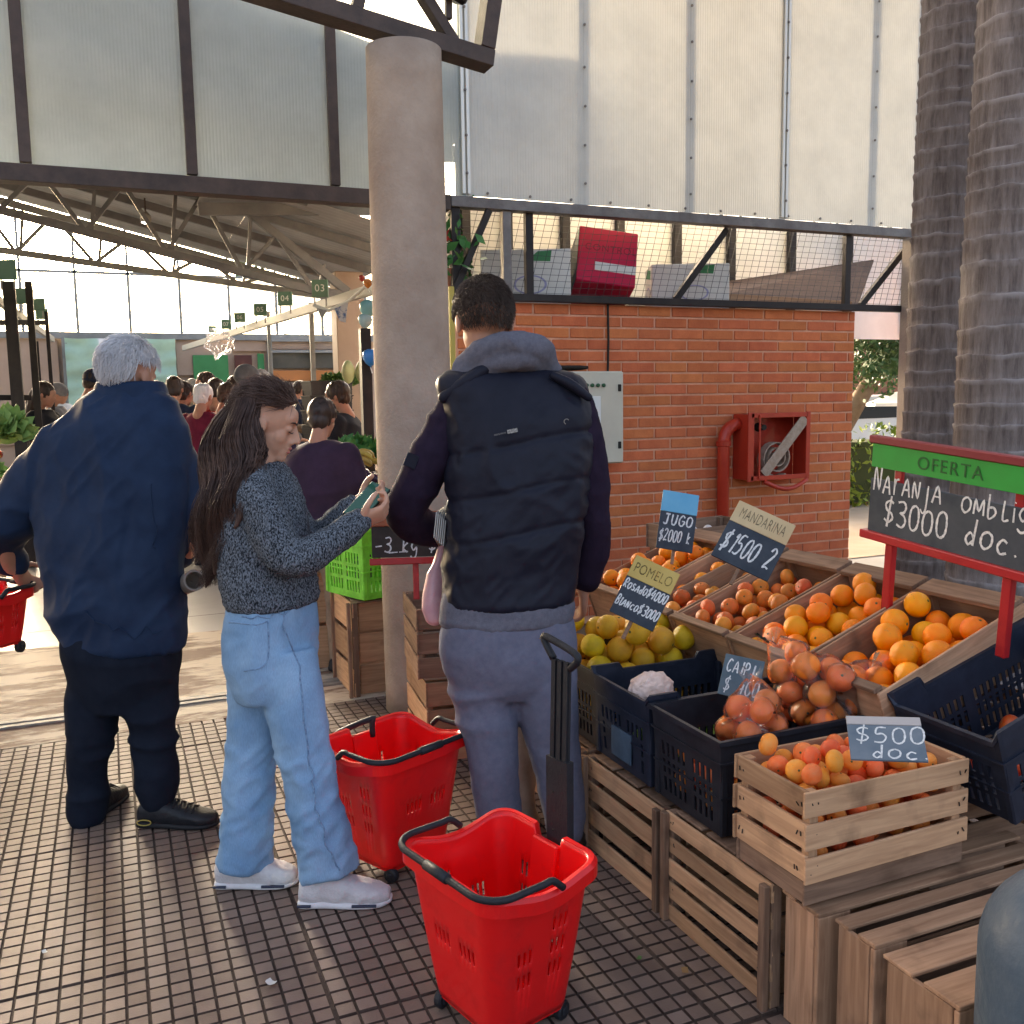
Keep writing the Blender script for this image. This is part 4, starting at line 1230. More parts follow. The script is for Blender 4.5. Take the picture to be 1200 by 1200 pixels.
# --- chalk signs
STROKES = {
 '0': [[(.5, 1), (.2, .85), (.1, .5), (.2, .12), (.5, 0), (.8, .15), (.9, .5), (.8, .88), (.5, 1)]],
 '1': [[(.3, .8), (.55, 1), (.5, 0)]],
 '2': [[(.1, .8), (.35, 1), (.75, .9), (.75, .65), (.1, .02), (.5, .06), (.9, 0)]],
 '3': [[(.1, .95), (.6, 1), (.85, .82), (.7, .6), (.35, .55), (.75, .45), (.9, .22), (.6, 0), (.1, .08)]],
 '4': [[(.55, 1), (.1, .4), (.9, .42)], [(.75, .75), (.65, 0)]],
 '5': [[(.85, 1), (.3, 1), (.2, .58), (.6, .6), (.85, .35), (.6, .02), (.1, .05)]],
 '$': [[(.85, .85), (.5, .93), (.15, .78), (.3, .55), (.7, .45), (.85, .25), (.5, .08), (.1, .18)], [(.6, 1.12), (.4, -.12)]],
 'N': [[(.1, 0), (.2, 1), (.75, .05), (.85, 1.05)]], 'A': [[(.05, 0), (.5, 1), (.95, 0)], [(.22, .38), (.8, .36)]],
 'a': [[(.05, 0), (.5, .72), (.9, 0)], [(.22, .28), (.75, .28)]], 'r': [[(.2, .66), (.24, 0)], [(.22, .36), (.38, .60), (.72, .66)]],
 'n': [[(.1, 0), (.15, .68), (.7, .03), (.82, .72)]], 'j': [[(.65, .6), (.6, -.3), (.3, -.5), (0, -.35)]],
 'o': [[(.5, .7), (.15, .55), (.1, .2), (.45, 0), (.85, .2), (.85, .55), (.5, .7)]],
 'm': [[(.05, 0), (.15, .68), (.5, .15), (.85, .7), (.95, 0)]], 'b': [[(.15, 1), (.2, 0), (.6, .02), (.85, .25), (.6, .45), (.2, .4)]],
 'l': [[(.3, .85), (.3, 0), (.75, .04)]], 'i': [[(.4, .6), (.45, 0)], [(.42, .8), (.46, .84)]], 'g': [[(.8, .6), (.4, .7), (.15, .4), (.45, .15), (.8, .35), (.8, -.2), (.4, -.35), (.1, -.2)]],
 'd': [[(.75, 1.05), (.7, 0)], [(.7, .3), (.4, .5), (.1, .25), (.35, .02), (.7, .2)]], 'c': [[(.8, .5), (.45, .6), (.15, .3), (.4, .02), (.85, .1)]],
 '.': [[(.3, .02), (.42, .06)]], 'J': [[(.2, 1), (.85, 1)], [(.6, 1), (.55, .15), (.3, 0), (.05, .15)]], 'U': [[(.1, 1), (.12, .25), (.4, 0), (.75, .2), (.85, 1)]],
 'G': [[(.85, .8), (.5, 1), (.12, .6), (.2, .12), (.6, 0), (.85, .25), (.85, .45), (.5, .45)]], 'O': [[(.5, 1), (.15, .8), (.1, .25), (.45, 0), (.85, .2), (.9, .75), (.5, 1)]],
 'k': [[(.2, 1), (.2, 0)], [(.75, .65), (.2, .3), (.8, 0)]], 'R': [[(.15, 0), (.15, .95), (.7, .95), (.75, .6), (.2, .5), (.85, 0)]], 's': [[(.8, .6), (.3, .68), (.25, .4), (.75, .3), (.7, .03), (.15, .05)]],
 'B': [[(.15, 0), (.2, 1), (.7, .9), (.65, .6), (.2, .52), (.8, .4), (.75, .05), (.15, 0)]], 'C': [[(.85, .85), (.45, 1), (.1, .5), (.4, 0), (.9, .15)]],
 'I': [[(.5, 1), (.48, 0)]], 'P': [[(.2, 0), (.22, 1), (.75, .9), (.75, .55), (.22, .45)]], 'e': [[(.15, .35), (.8, .4), (.5, .68), (.12, .35), (.4, .02), (.85, .1)]],
 'L': [[(.2, 1), (.15, 0), (.8, .05)]], '-': [[(.1, .4), (.9, .45)]], '_': [[(0, -.15), (1, -.1)]], ' ': [], 'p': [[(.15, .6), (.1, -.4)], [(.15, .5), (.6, .65), (.8, .35), (.5, .05), (.15, .15)]],
}
def chalk_text(text, x, z, h, parent, m, w=0.6, th=0.0042, yoff=-0.0008, seed=0, slant=0.1, name='chalk_writing', rise=0.0, thick_jit=0.25):
    """handwritten strokes as thin raised ribbons on the board's front (local -y faces out)"""
    rg = random.Random(seed+len(text))
    mb = MB()
    cx = x
    for ch in text:
        st_ = STROKES.get(ch, [])
        ww = h*w*rg.uniform(0.92, 1.08)
        hh = h*rg.uniform(0.93, 1.07)
        bz = z+rg.uniform(-.04, .04)*h+rise*(cx-x)
        for line in st_:
            # smooth the stroke
            p = np.array(line, float)
            if len(p) > 2:
                q = []
                for i in range(len(p)-1):
                    p0, p1, p2, p3 = p[max(i-1, 0)], p[i], p[i+1], p[min(i+2, len(p)-1)]
                    for t in (0, .25, .5, .75):
                        q.append(0.5*((2*p1)+(-p0+p2)*t+(2*p0-5*p1+4*p2-p3)*t*t+(-p0+3*p1-3*p2+p3)*t**3))
                q.append(p[-1]); p = np.array(q)
            p = np.stack([cx+ww*0.85*p[:, 0]+slant*hh*p[:, 1], bz+hh*p[:, 1]], 1)
            t = np.gradient(p, axis=0); t /= np.linalg.norm(t, axis=1)[:, None]+1e-9
            nrm = np.stack([-t[:, 1], t[:, 0]], 1)
            wd = th/2*(1+thick_jit*np.array([rg.uniform(-1, 1) for _ in p]))[:, None]
            a, b = p+nrm*wd, p-nrm*wd
            vv = [(u[0], yoff, u[1]) for u in a]+[(u[0], yoff, u[1]) for u in b]
            n = len(p)
            mb.add(vv, [(i, i+1, n+i+1, n+i) for i in range(n-1)])
        cx += ww*(1.0 if ch not in 'iIl.1' else 0.62)
    o = mb.mk(name, m, parent, local=True)
    tag(o, kind='stuff')
    return o
def font_text(text, x, z, h, parent, m, yoff=-0.001, name='lettering', xs=1.0, spacing=1.1):
    cu = bpy.data.curves.new('txt', 'FONT')
    cu.body = text; cu.size = h*1.38; cu.align_x = 'CENTER'; cu.align_y = 'CENTER'; cu.extrude = 0.0004; cu.space_character = spacing; cu.offset = 0.0
    ob = bpy.data.objects.new('txt', cu)
    me = evaluated(ob)
    bpy.data.objects.remove(ob); bpy.data.curves.remove(cu)
    for v in me.vertices: v.co = Vector((x+v.co.x*xs, yoff-v.co.z, z+v.co.y))
    me.materials.clear()
    o = link(name, me, m, parent)
    return tag(o, kind='stuff')
M['chalk'] = mat('chalk', (0.72, 0.72, 0.70), (0.42, 0.43, 0.44), 0.95, 120, lo=0.4, hi=0.7)
M['slate'] = mat('blackboard', (0.028, 0.038, 0.052), (0.05, 0.06, 0.075), 0.7, 9, rough2=0.5)
M['ink'] = mat('black_ink', (0.02, 0.018, 0.015), None, 0.6)
def sign(name, label, c, size, rotm, band=None, bandh=0.0, board=None, stick=None, thick=0.006):
    """board centred at c; local x along the writing, z up, -y towards the reader"""
    t = root(name, c, label, 'sign', 'price signs on the fruit stand')
    t.rotation_euler = rotm.to_euler()
    w, h = size
    bbox('board', (0, thick/2, -bandh/2), (w, thick, h-bandh), board or M['slate'], t, local=True, bev=0.001)
    if band:
        bbox('band', (0, thick/2-0.0008, h/2-bandh/2), (w, thick+0.0012, bandh-0.0005), band, t, local=True, bev=0.001)
    if stick:
        bbox('stick', (0, thick+0.006, -h/2+stick*0.2), (0.012, 0.008, stick), M['woodold'], t, local=True, bev=0.001)
    return t
def facing(px_right, px_down):
    """rotation whose x axis follows px_right and whose z axis opposes px_down (world vectors)"""
    x = Vector(px_right).normalized(); z = -Vector(px_down); z = (z-x*z.dot(x)).normalized(); y = z.cross(x)
    return Matrix((x, y, z)).transposed()
def corner_sign(name, label, tl, tr_, bl, d, band=None, bandf=0.0, dr=0.0, db=0.0, stick=None, board=None):
    """place a board by its three corners in the place (pixel + view depth)"""
    A, B, C = P(tl[0], tl[1], d), P(tr_[0], tr_[1], d+dr), P(bl[0], bl[1], d+db)
    B_, C_ = B-A, C-A
    w, h = np.linalg.norm(B_), np.linalg.norm(C_)
    cen = A+B_/2+C_/2
    R = facing(B_, C_)
    h = abs(Vector(C_).dot(R.col[2]))
    return sign(name, label, tuple(cen), (w, h), R, band, h*bandf, board, stick), w, h
yel = mat('ochre_band', (0.56, 0.40, 0.13), (0.50, 0.34, 0.10), 0.7, 6)
tan = mat('cream_band', (0.62, 0.47, 0.27), (0.55, 0.4, 0.22), 0.7, 6)
blu = mat('sky_blue_band', (0.10, 0.36, 0.56), (0.14, 0.42, 0.6), 0.7, 6)
t, w, h = corner_sign('price_sign', 'small dark JUGO sign with a sky blue band, leaning behind the juice oranges', (779, 574), (821, 581), (767, 641), 3.72, blu, 0.36, db=-0.05, stick=0.18)
chalk_text('JUGO', -w*0.40, -h*0.08, h*0.17, t, M['chalk'], 0.75, 0.006, seed=1)
chalk_text('$2000 k', -w*0.47, -h*0.36, h*0.19, t, M['chalk'], 0.42, 0.005, seed=2)
t, w, h = corner_sign('price_sign', 'MANDARINA sign with a cream band stuck upright among the mandarins', (871, 588), (937, 618), (829, 648), 3.20, tan, 0.36, dr=-0.06, db=-0.05, stick=0.2)
font_text('MANDARINA', 0, h*0.32, h*0.19, t, M['ink'], xs=0.80*min(1, w*0.93/(h*0.19*1.38*9*0.80*0.82)))
chalk_text('$1500 2', -w*0.46, -h*0.34, h*0.33, t, M['chalk'], w*0.92/(6.6*h*0.33), 0.006, seed=3)
t, w, h = corner_sign('price_sign', 'POMELO sign with an ochre band standing behind the pomelos', (746, 650), (797, 673), (714, 716), 3.05, yel, 0.36, dr=-0.05, db=-0.03, stick=0.2)
font_text('POMELO', 0, h*0.31, h*0.17, t, M['ink'], xs=0.66)
chalk_text('Rosado$4000', -w*0.48, -h*0.05, h*0.16, t, M['chalk'], w*0.97/(11*h*0.16), 0.0042, seed=4)
chalk_text('Blanco$3000', -w*0.48, -h*0.34, h*0.16, t, M['chalk'], w*0.97/(10.6*h*0.16), 0.0042, seed=5)
t, w, h = corner_sign('price_sign', 'small bluish CAIPI sign stuck behind the limes', (853, 766), (899, 776), (838, 812), 2.80, None, 0, dr=-0.05, db=-0.02, stick=0.16, board=mat('blue_slate', (0.07, 0.105, 0.13), (0.12, 0.16, 0.18), 0.6, 9))
chalk_text('CAIPI', -w*0.42, h*0.08, h*0.30, t, M['chalk'], 0.55, 0.004, seed=6)
chalk_text('$ 400', -w*0.40, -h*0.40, h*0.34, t, M['chalk'], 0.52, 0.004, seed=7)
t, w, h = corner_sign('price_sign', '$500 doc sign on grey-blue board lying on the small mandarin crate', (1000, 839), (1087, 841), (988, 889), 2.17, mat('bare_board', (0.42, 0.38, 0.36), None, 0.8), 0.2, dr=-0.04, db=-0.09, board=mat('worn_slate', (0.10, 0.135, 0.17), (0.16, 0.19, 0.22), 0.6, 9))
chalk_text('$500', -w*0.42, -h*0.12, h*0.36, t, M['chalk'], 0.84, 0.0042, seed=8)
chalk_text('doc.', -w*0.22, -h*0.47, h*0.28, t, M['chalk'], 0.95, 0.0042, seed=9)

# big red framed OFERTA sign, standing in the crates, its writing facing the aisle
red = mat('red_paint', (0.42, 0.014, 0.018), (0.34, 0.012, 0.016), 0.45, 10, coat=0.2)
dred = mat('dark_red_paint', (0.20, 0.022, 0.03), None, 0.5)
green = mat('green_paint', (0.015, 0.30, 0.045), (0.02, 0.26, 0.04), 0.6, 8)
dgreen = mat('dark_green_ink', (0.012, 0.09, 0.02), None, 0.6)
lean_ = rad(4.6)
R = facing((0, -math.cos(lean_), -math.sin(lean_)), (0.03, 0.05, -1))
SW, SH = 0.68, 0.325
ofc = Vector((2.2, 2.285, 1.365))+R @ Vector((SW/2, 0, -SH/2))
t = root('offer_sign', ofc, 'big OFERTA chalkboard in a red frame on two red posts above the oranges', 'sign', None)
t.rotation_euler = R.to_euler()
bbox('board', (0, 0.008, -0.055), (SW-0.012, 0.012, SH-0.155), M['slate'], t, local=True, bev=0.001)
bbox('band', (0, 0.0075, SH/2-0.0585), (SW-0.012, 0.0132, 0.0735), green, t, local=True, bev=0.001)
bbox('top_bar', (0, 0.008, SH/2-0.009), (SW+0.012, 0.028, 0.024), dred, t, local=True, bev=0.003)
bbox('bottom_bar', (0, 0.004, -SH/2+0.012), (SW+0.03, 0.034, 0.026), red, t, local=True, bev=0.003)
for xx in (-SW/2+0.10, SW/2-0.155):
    bbox('post', (xx, 0.012, -SH/2-0.11), (0.032, 0.022, 0.24), red, t, local=True, bev=0.003)
    bbox('post_back', (xx, 0.026, -0.02), (0.03, 0.014, SH*0.8), red, t, local=True, bev=0.003)
font_text('OFERTA', -0.035, SH/2-0.060, 0.040, t, dgreen, yoff=-0.0005, xs=1.05, spacing=1.15)
chalk_text('Naranja', -SW/2+0.018, -0.008, 0.072, t, M['chalk'], 0.56, 0.006, yoff=0.0012, seed=10, slant=0.05)
chalk_text('ombligo', -SW/2+0.355, -0.012, 0.062, t, M['chalk'], 0.72, 0.006, yoff=0.0012, seed=11, slant=0.05)
chalk_text('$3000', -SW/2+0.068, -0.105, 0.076, t, M['chalk'], 0.68, 0.007, yoff=0.0012, seed=12, slant=0.05)
chalk_text('doc.', -SW/2+0.375, -0.105, 0.070, t, M['chalk'], 0.72, 0.007, yoff=0.0012, seed=13, slant=0.1)

# stack of old crates and junk behind the juice oranges against the wall
wood_crate('wooden_crate', 'weathered wooden crate standing against the brick wall behind the JUGO sign', (2.75, 3.98, 0.60), (0, 0, rad(8)), (0.52, 0.30, 0.26), M['woodold'], 'old crates by the wall', nside=2, nend=2)
wood_crate('wooden_crate', 'lower weathered crate against the brick wall carrying the one above', (2.75, 3.98, 0.30), (0, 0, rad(5)), (0.54, 0.32, 0.28), M['woodold'], 'old crates by the wall')
wood_crate('wooden_crate', 'lowest weathered crate of the stack against the brick wall', (2.75, 3.98, 0.0), (0, 0, rad(7)), (0.54, 0.32, 0.28), M['woodold'], 'old crates by the wall')
for k in range(14):
    put_fruit('garlic_bulb', 'garlic', (2.58+0.03*k+random.uniform(-.02, .02), 3.90+random.uniform(-.03, .1), 0.80+random.uniform(0, .03)), 0.024, 'white garlic bulb in the weathered crate by the brick wall', 'garlic', 'garlic bulbs') if 'garlic' in FM else None

# gas bottle at the lower right corner
gb = root('gas_bottle', (1.525, 1.04, 0), 'dark blue-grey painted metal gas bottle at the bottom right corner', 'gas bottle')
gm = mat('blue_grey_enamel', (0.055, 0.085, 0.12), (0.085, 0.115, 0.145), 0.5, 6, detail=8, rnd=0, bump=0.25, bscale=50, lo=0.4, hi=0.6, rough2=0.35)
pr = [(0.13, 0.0), (0.165, 0.015), (0.17, 0.05), (0.17, 0.50)]+[(0.17*math.cos(a), 0.50+0.165*math.sin(a)) for a in np.linspace(0.15, 1.40, 9)]
v, f = lathe_vf(pr, 40)
mk('cylinder', v, f, gm, gb, smooth=True, local=True)
v, f = lathe_vf([(0.022, 0.65), (0.022, 0.70), (0.03, 0.702), (0.03, 0.73), (0.012, 0.74)], 16)
mk('valve', v, f, M['zinc'], gb, smooth=False, local=True)
v, f = lathe_vf([(0.17, 0.25), (0.174, 0.255), (0.174, 0.265), (0.17, 0.27)], 40)
mk('weld_band', v, f, gm, gb, smooth=True, local=True)

# --- wall fittings: switch cabinet, hose cabinet, pipe, conduit
cb = root('switch_cabinet', (2.62, WY-0.1, 1.25), 'cream metal switch cabinet on the brick wall behind the vest man', 'cabinet')
cream = mat('cream_enamel', (0.60, 0.57, 0.46), (0.54, 0.50, 0.40), 0.45, 3, coat=0.2)
def wp(x, y, off=0.0):
    """point on the brick wall face under a photo pixel"""
    v = CF + CR*(x-600)/FOC - CU*(y-600)/FOC
    return np.array([0, 0, CAM_H])+v*((WY-0.03-off)/v[1])
a, b = wp(632, 436), wp(718, 541)
bbox('body', ((a[0]+b[0])/2, WY-0.10, (a[2]+b[2])/2), (b[0]-a[0], 0.14, a[2]-b[2]), cream, cb, bev=0.008)
bbox('door', ((a[0]+b[0])/2, WY-0.176, (a[2]+b[2])/2), (b[0]-a[0]-0.012, 0.012, a[2]-b[2]-0.012), cream, cb, bev=0.004)
for zz in (0.2, 0.82):
    bbox('hinge', (b[0]-0.035, WY-0.186, b[2]+(a[2]-b[2])*zz), (0.022, 0.010, 0.045), M['ink'], cb)
for k in range(4):
    v, f = lathe_vf([(0.012, 0), (0.012, 0.012), (0.008, 0.016)], 12)
    q = wp(674+k*6.5, 452)
    mk('indicator_lamp', v, f, mat('green_lens', (0.03, 0.10, 0.05), None, 0.3), cb, local=True, loc=(q[0]-2.62, -0.085, q[2]-1.25), rot=(rad(90), 0, 0))
bbox('window', (wp(684, 480)[0], WY-0.184, wp(684, 480)[2]), (0.085, 0.004, 0.17), mat('pale_card', (0.72, 0.72, 0.68), None, 0.5), cb)
junk = root('cable_coil', (2.5, WY-0.1, a[2]), 'black cable bundle lying on top of the switch cabinet', 'cable')
pts = [(wp(652, 434)[0]+0.09*math.sin(k*0.9)*(1+k*0.02)+0.004*k, WY-0.10+0.03*math.cos(k*0.9), a[2]+0.016+0.012*abs(math.sin(k*0.45))) for k in range(22)]
v, f = tube_vf(pts, 0.011, 7)
mk('loops', v, f, M['ink'], junk, smooth=True)
cd = root('conduit', (2.9, WY-0.03, 1.6), 'thin black cable running down the brick wall above the switch cabinet', 'cable')
p0, p1 = wp(711, 361), wp(711, 436)
v, f = tube_vf([(p0[0], WY-0.045, 2.09), (p0[0]+0.004, WY-0.045, (p0[2]+p1[2])/2), (p1[0], WY-0.045, p1[2])], 0.0075, 8)
mk('cable', v, f, M['ink'], cd)
hc = root('hose_cabinet', (4.0, WY-0.1, 1.1), 'red fire hose cabinet with an open front on the brick wall', 'hose cabinet')
fr_ = mat('fire_red', (0.50, 0.045, 0.022), (0.42, 0.035, 0.018), 0.4, 8, coat=0.25)
a, b = wp(884, 486, 0.16), wp(945, 558, 0.16)
x0, x1, zt, zb = a[0]-0.06, b[0], a[2], b[2]
D = 0.16
bbox('back', ((x0+x1)/2, WY-0.037, (zt+zb)/2), (x1-x0, 0.01, zt-zb), fr_, hc)
for xx in (x0, x1):
    bbox('side', (xx, WY-0.045-D/2, (zt+zb)/2), (0.008, D, zt-zb+0.008), fr_, hc)
for zz in (zt, zb):
    bbox('shelf_plate', ((x0+x1)/2, WY-0.045-D/2, zz), (x1-x0-0.01, D, 0.008), fr_, hc)
for (cx, cz, sx, sz) in ((x0+0.018, (zt+zb)/2, 0.05, zt-zb+0.03), (x1-0.012, (zt+zb)/2, 0.035, zt-zb+0.03), ((x0+x1)/2, zt-0.006, x1-x0-0.04, 0.032), ((x0+x1)/2, zb+0.006, x1-x0-0.04, 0.032)):
    bbox('door_frame', (cx, WY-0.05-D, cz), (sx, 0.012, sz), fr_, hc, bev=0.002)
bbox('door_edge', (x0+0.085, WY-0.049-D-0.012, (zt+zb)/2), (0.014, 0.010, zt-zb), fr_, hc, bev=0.002)
v, f = lathe_vf([(0.03, 0), (0.034, 0.02), (0.02, 0.05), (0.02, 0.08)], 14)
mk('valve_wheel', v, f, M['ink'], hc, local=True, loc=(x0+0.17-4.0, 0.02, zt-0.09-1.1), rot=(rad(90), 0, 0))
hose = root('fire_hose', (4.2, WY-0.15, zb+0.02), 'flat canvas fire hose rolled up in the red cabinet', 'hose')
canvas = mat('hose_canvas', (0.46, 0.36, 0.28), (0.36, 0.26, 0.19), 0.9, 30, bump=0.5, bscale=120)
hx, hz = (x0+x1)/2+0.02, zb+0.135
pts = [(hx+(0.025+0.0042*k*0.5)*math.cos(k*0.35), WY-0.14, hz+(0.025+0.0042*k*0.5)*math.sin(k*0.35)) for k in range(52)]
vv, ff = [], []
for k, p in enumerate(pts):
    c = np.array(p); r_ = np.array([p[0]-hx, 0, p[2]-hz]); r_ /= np.linalg.norm(r_)
    for q, w in ((-1, -1), (1, -1), (1, 1), (-1, 1)):
        vv.append(c+r_*0.0045*q+np.array([0, 0.035*w, 0]))
for k in range(len(pts)-1):
    for e in range(4):
        ff.append((k*4+e, k*4+(e+1) % 4, (k+1)*4+(e+1) % 4, (k+1)*4+e))
mk('roll', vv, ff, canvas, hose)
bbar('loose_end', (x0+0.13, WY-0.21, zb+0.03), (x1-0.035, WY-0.21, zt-0.03), 0.075, 0.01, canvas, hose, up=(0, 1, 0))
pts = [(x0+0.12+t_*0.36, WY-0.235-0.02*math.sin(t_*3), zb-0.018-0.055*math.sin(math.pi*t_)) for t_ in np.linspace(0, 1, 14)]
v, f = tube_vf(pts, 0.016, 8); mk('sagging_loop', v, f, fr_, hose, smooth=True)
pipe = root('red_pipe', (3.8, WY-0.1, 0.2), 'red fire water pipe bending into the side of the hose cabinet', 'pipe')
q = wp(848, 520, 0.07)
zz = wp(862, 497, 0.07)[2]
pts = [(q[0], WY-0.10, 0.02), (q[0], WY-0.10, zz-0.12)]+[(q[0]+0.12-0.12*math.cos(a), WY-0.10, zz-0.12+0.12*math.sin(a)) for a in np.linspace(0.15, math.pi/2, 8)]+[(x0-0.005, WY-0.10, zz)]
v, f = tube_vf(pts, 0.042, 16); mk('tube', v, f, fr_, pipe, smooth=True)
v, f = lathe_vf([(0.042, 0), (0.052, 0.005), (0.052, 0.035), (0.042, 0.04)], 18)
mk('collar', v, f, fr_, pipe, local=True, loc=(q[0]-3.8, 0, zz-0.15-0.2))

# --- boxes stored in the cage
def cage_box(label, px, size, rot, m, decos, group=None):
    q = wp(px[0], px[1])
    t = root('stored_box', (q[0]+0.02, WY+0.33, 2.085+size[2]/2+rot[3]), label, 'box', group, rot[:3])
    bbox('carton', (0, 0, 0), size, m, t, local=True, bev=0.006)
    for d in decos: d(t, size)
    return t
wbox = mat('white_carton', (0.72, 0.71, 0.66), (0.64, 0.63, 0.58), 0.7, 5)
gcol = mat('print_green', (0.05, 0.22, 0.09), None, 0.6)
bcol = mat('print_lilac', (0.33, 0.33, 0.50), None, 0.6)
def deco_oval(fx, m, ax=0):
    def fn(t, s):
        n = 28
        vv, ff = [], []
        for k in range(n):
            a = 2*math.pi*k/n
            for r in (1.0, 0.86):
                if ax == 0: vv.append((fx*s[0]+0.30*s[0]*0.62*r*math.cos(a), -s[1]/2-0.0012, -0.12*s[2]+0.17*s[2]*r*math.sin(a)))
                else: vv.append((-s[0]/2-0.0012, 0.30*s[1]*r*math.cos(a), -0.18*s[2]+0.24*s[2]*r*math.sin(a)))
        ff = [(2*k, 2*k+1, (2*k+3) % (2*n), (2*k+2) % (2*n)) for k in range(n)]
        mk('printed_oval', vv, ff, m, t, local=True)
    return fn
def deco_leaf(fx, m):
    def fn(t, s):
        vv = [(fx*s[0]-0.02, -s[1]/2-0.0014, 0.30*s[2]), (fx*s[0]+0.05, -s[1]/2-0.0014, 0.46*s[2]), (fx*s[0]+0.14, -s[1]/2-0.0014, 0.47*s[2]), (fx*s[0]+0.13, -s[1]/2-0.0014, 0.28*s[2])]
        mk('printed_leaf', vv, [(0, 1, 2, 3)], m, t, local=True)
    return fn
def deco_leaf_side(m):
    def fn(t, s):
        x = -s[0]/2-0.0014
        mk('printed_leaf', [(x, -0.3*s[1], 0.20*s[2]), (x, 0.35*s[1], 0.30*s[2]), (x, 0.1*s[1], 0.46*s[2]), (x, -0.38*s[1], 0.38*s[2])], [(0, 1, 2, 3)], m, t, local=True)
    return fn
wdeco = [deco_oval(0.05, bcol), deco_oval(0, bcol, 1), deco_leaf(0.05, gcol), deco_leaf_side(gcol)]
cage_box('white carton with a lilac oval, stored left of the red box in the cage', (640, 330), (0.58, 0.36, 0.36), (0, 0, rad(-24), 0.0), wbox, wdeco, 'white cartons in the cage')
cage_box('white carton with a lilac oval, stored right of the red box in the cage', (836, 335), (0.54, 0.36, 0.32), (0, 0, rad(-24), 0.0), wbox, wdeco, 'white cartons in the cage')
def deco_red(t, s):
    bbox('white_label', (0.06, -s[1]/2-0.001, -0.20*s[2]), (s[0]*0.7, 0.003, s[2]*0.15), wbox, t, local=True, bev=0.0005)
    bbox('black_side', (-s[0]/2-0.001, 0, 0), (0.003, s[1]*0.98, s[2]*0.98), M['ink'], t, local=True, bev=0.0005)
    font_text('CONTROL', 0.02, 0.13*s[2], 0.05, t, mat('dark_red_print', (0.22, 0.01, 0.03), None, 0.6), yoff=-s[1]/2-0.001)
cage_box('bright red box tipped on its edge among white cartons in the cage', (733, 318), (0.40, 0.36, 0.40), (rad(-20), rad(8), rad(-18), 0.08), mat('crimson_carton', (0.52, 0.012, 0.055), (0.46, 0.01, 0.05), 0.5, 6), [deco_red])
# ================================================================== PEOPLE
HR = np.array([math.cos(YAW), -math.sin(YAW), 0.0])
HF = np.array([math.sin(YAW), math.cos(YAW), 0.0])
UPV = np.array([0, 0, 1.0])

def catmull(pts, sub=5):
    p = np.array(pts, float)
    if len(p) < 3: 
        return np.array([p[0]+(p[-1]-p[0])*t for t in np.linspace(0, 1, sub+1)])
    out = []
    for i in range(len(p)-1):
        p0, p1, p2, p3 = p[max(i-1, 0)], p[i], p[i+1], p[min(i+2, len(p)-1)]
        for t in np.linspace(0, 1, sub, endpoint=False):
            out.append(0.5*((2*p1)+(-p0+p2)*t+(2*p0-5*p1+4*p2-p3)*t*t+(-p0+3*p1-3*p2+p3)*t**3))
    out.append(p[-1])
    return np.array(out)

def limb(pts, sub=5, n=14, ball=True):
    """tapered smooth tube; pts rows = x, y, z, r (world)"""
    q = catmull(pts, sub)
    v, f = tube_vf(q[:, :3], np.maximum(q[:, 3], 0.002), n)
    out = [(v, f)]
    if ball:
        for e in (0, -1):
            out.append(ell_vf(q[e, :3], [q[e, 3]*0.995]*3, 12, 8))
    return out

def loft(rings, n=28, sub=4):
    """rings: (centre, half-width vec, half-depth vec, exponent)"""
    rows = np.array([np.concatenate([c, w, d, [e]]) for c, w, d, e in rings])
    q = catmull(rows, sub)
    v, f = [], []
    for r in q:
        c, w, d, e = r[:3], r[3:6], r[6:9], max(r[9], 1.6)
        for k in range(n):
            a = 2*math.pi*k/n
            ca, sa = math.cos(a), math.sin(a)
            v.append(c+w*np.sign(ca)*abs(ca)**(2/e)+d*np.sign(sa)*abs(sa)**(2/e))
    m = len(q)
    for i in range(m-1):
        for k in range(n):
            k2 = (k+1) % n
            f.append((i*n+k, i*n+k2, (i+1)*n+k2, (i+1)*n+k))
    f.append(tuple(range(n-1, -1, -1))); f.append(tuple((m-1)*n+k for k in range(n)))
    return [(v, f)]

def blob(name, pieces, m, parent, vox=0.010, smooth=4, post=None, fac=0.5):
    """one continuous surface from overlapping closed pieces"""
    mb = MB()
    for v, f in pieces: mb.add(v, f)
    me = mesh_of(name+'_src', mb.v, mb.f)
    bm = bmesh.new(); bm.from_mesh(me); bmesh.ops.recalc_face_normals(bm, faces=list(bm.faces)); bm.to_mesh(me); bm.free()
    ob = bpy.data.objects.new('tmp_src', me)
    r = ob.modifiers.new('r', 'REMESH'); r.mode = 'VOXEL'; r.voxel_size = vox; r.adaptivity = 0
    if smooth:
        s = ob.modifiers.new('s', 'SMOOTH'); s.iterations = smooth; s.factor = fac
    out = evaluated(ob)
    bpy.data.objects.remove(ob); bpy.data.meshes.remove(me)
    n = len(out.vertices)
    co = np.empty(n*3); out.vertices.foreach_get('co', co); co = co.reshape(-1, 3)
    if post is not None:
        no = np.empty(n*3); out.vertices.foreach_get('normal', no); no = no.reshape(-1, 3)
        dd = post(co, no)
        co = co+no*dd[:, None]
    o0 = ORI.get(parent.name, Vector((0, 0, 0))) if parent is not None else Vector((0, 0, 0))
    co = co-np.array(o0)
    out.vertices.foreach_set('co', co.reshape(-1)); out.update()
    out.polygons.foreach_set('use_smooth', [True]*len(out.polygons))
    out.name = name
    out.materials.clear()
    o = link(name, out, m, parent)
    if parent is not None: ORI[o.name] = o0
    return o

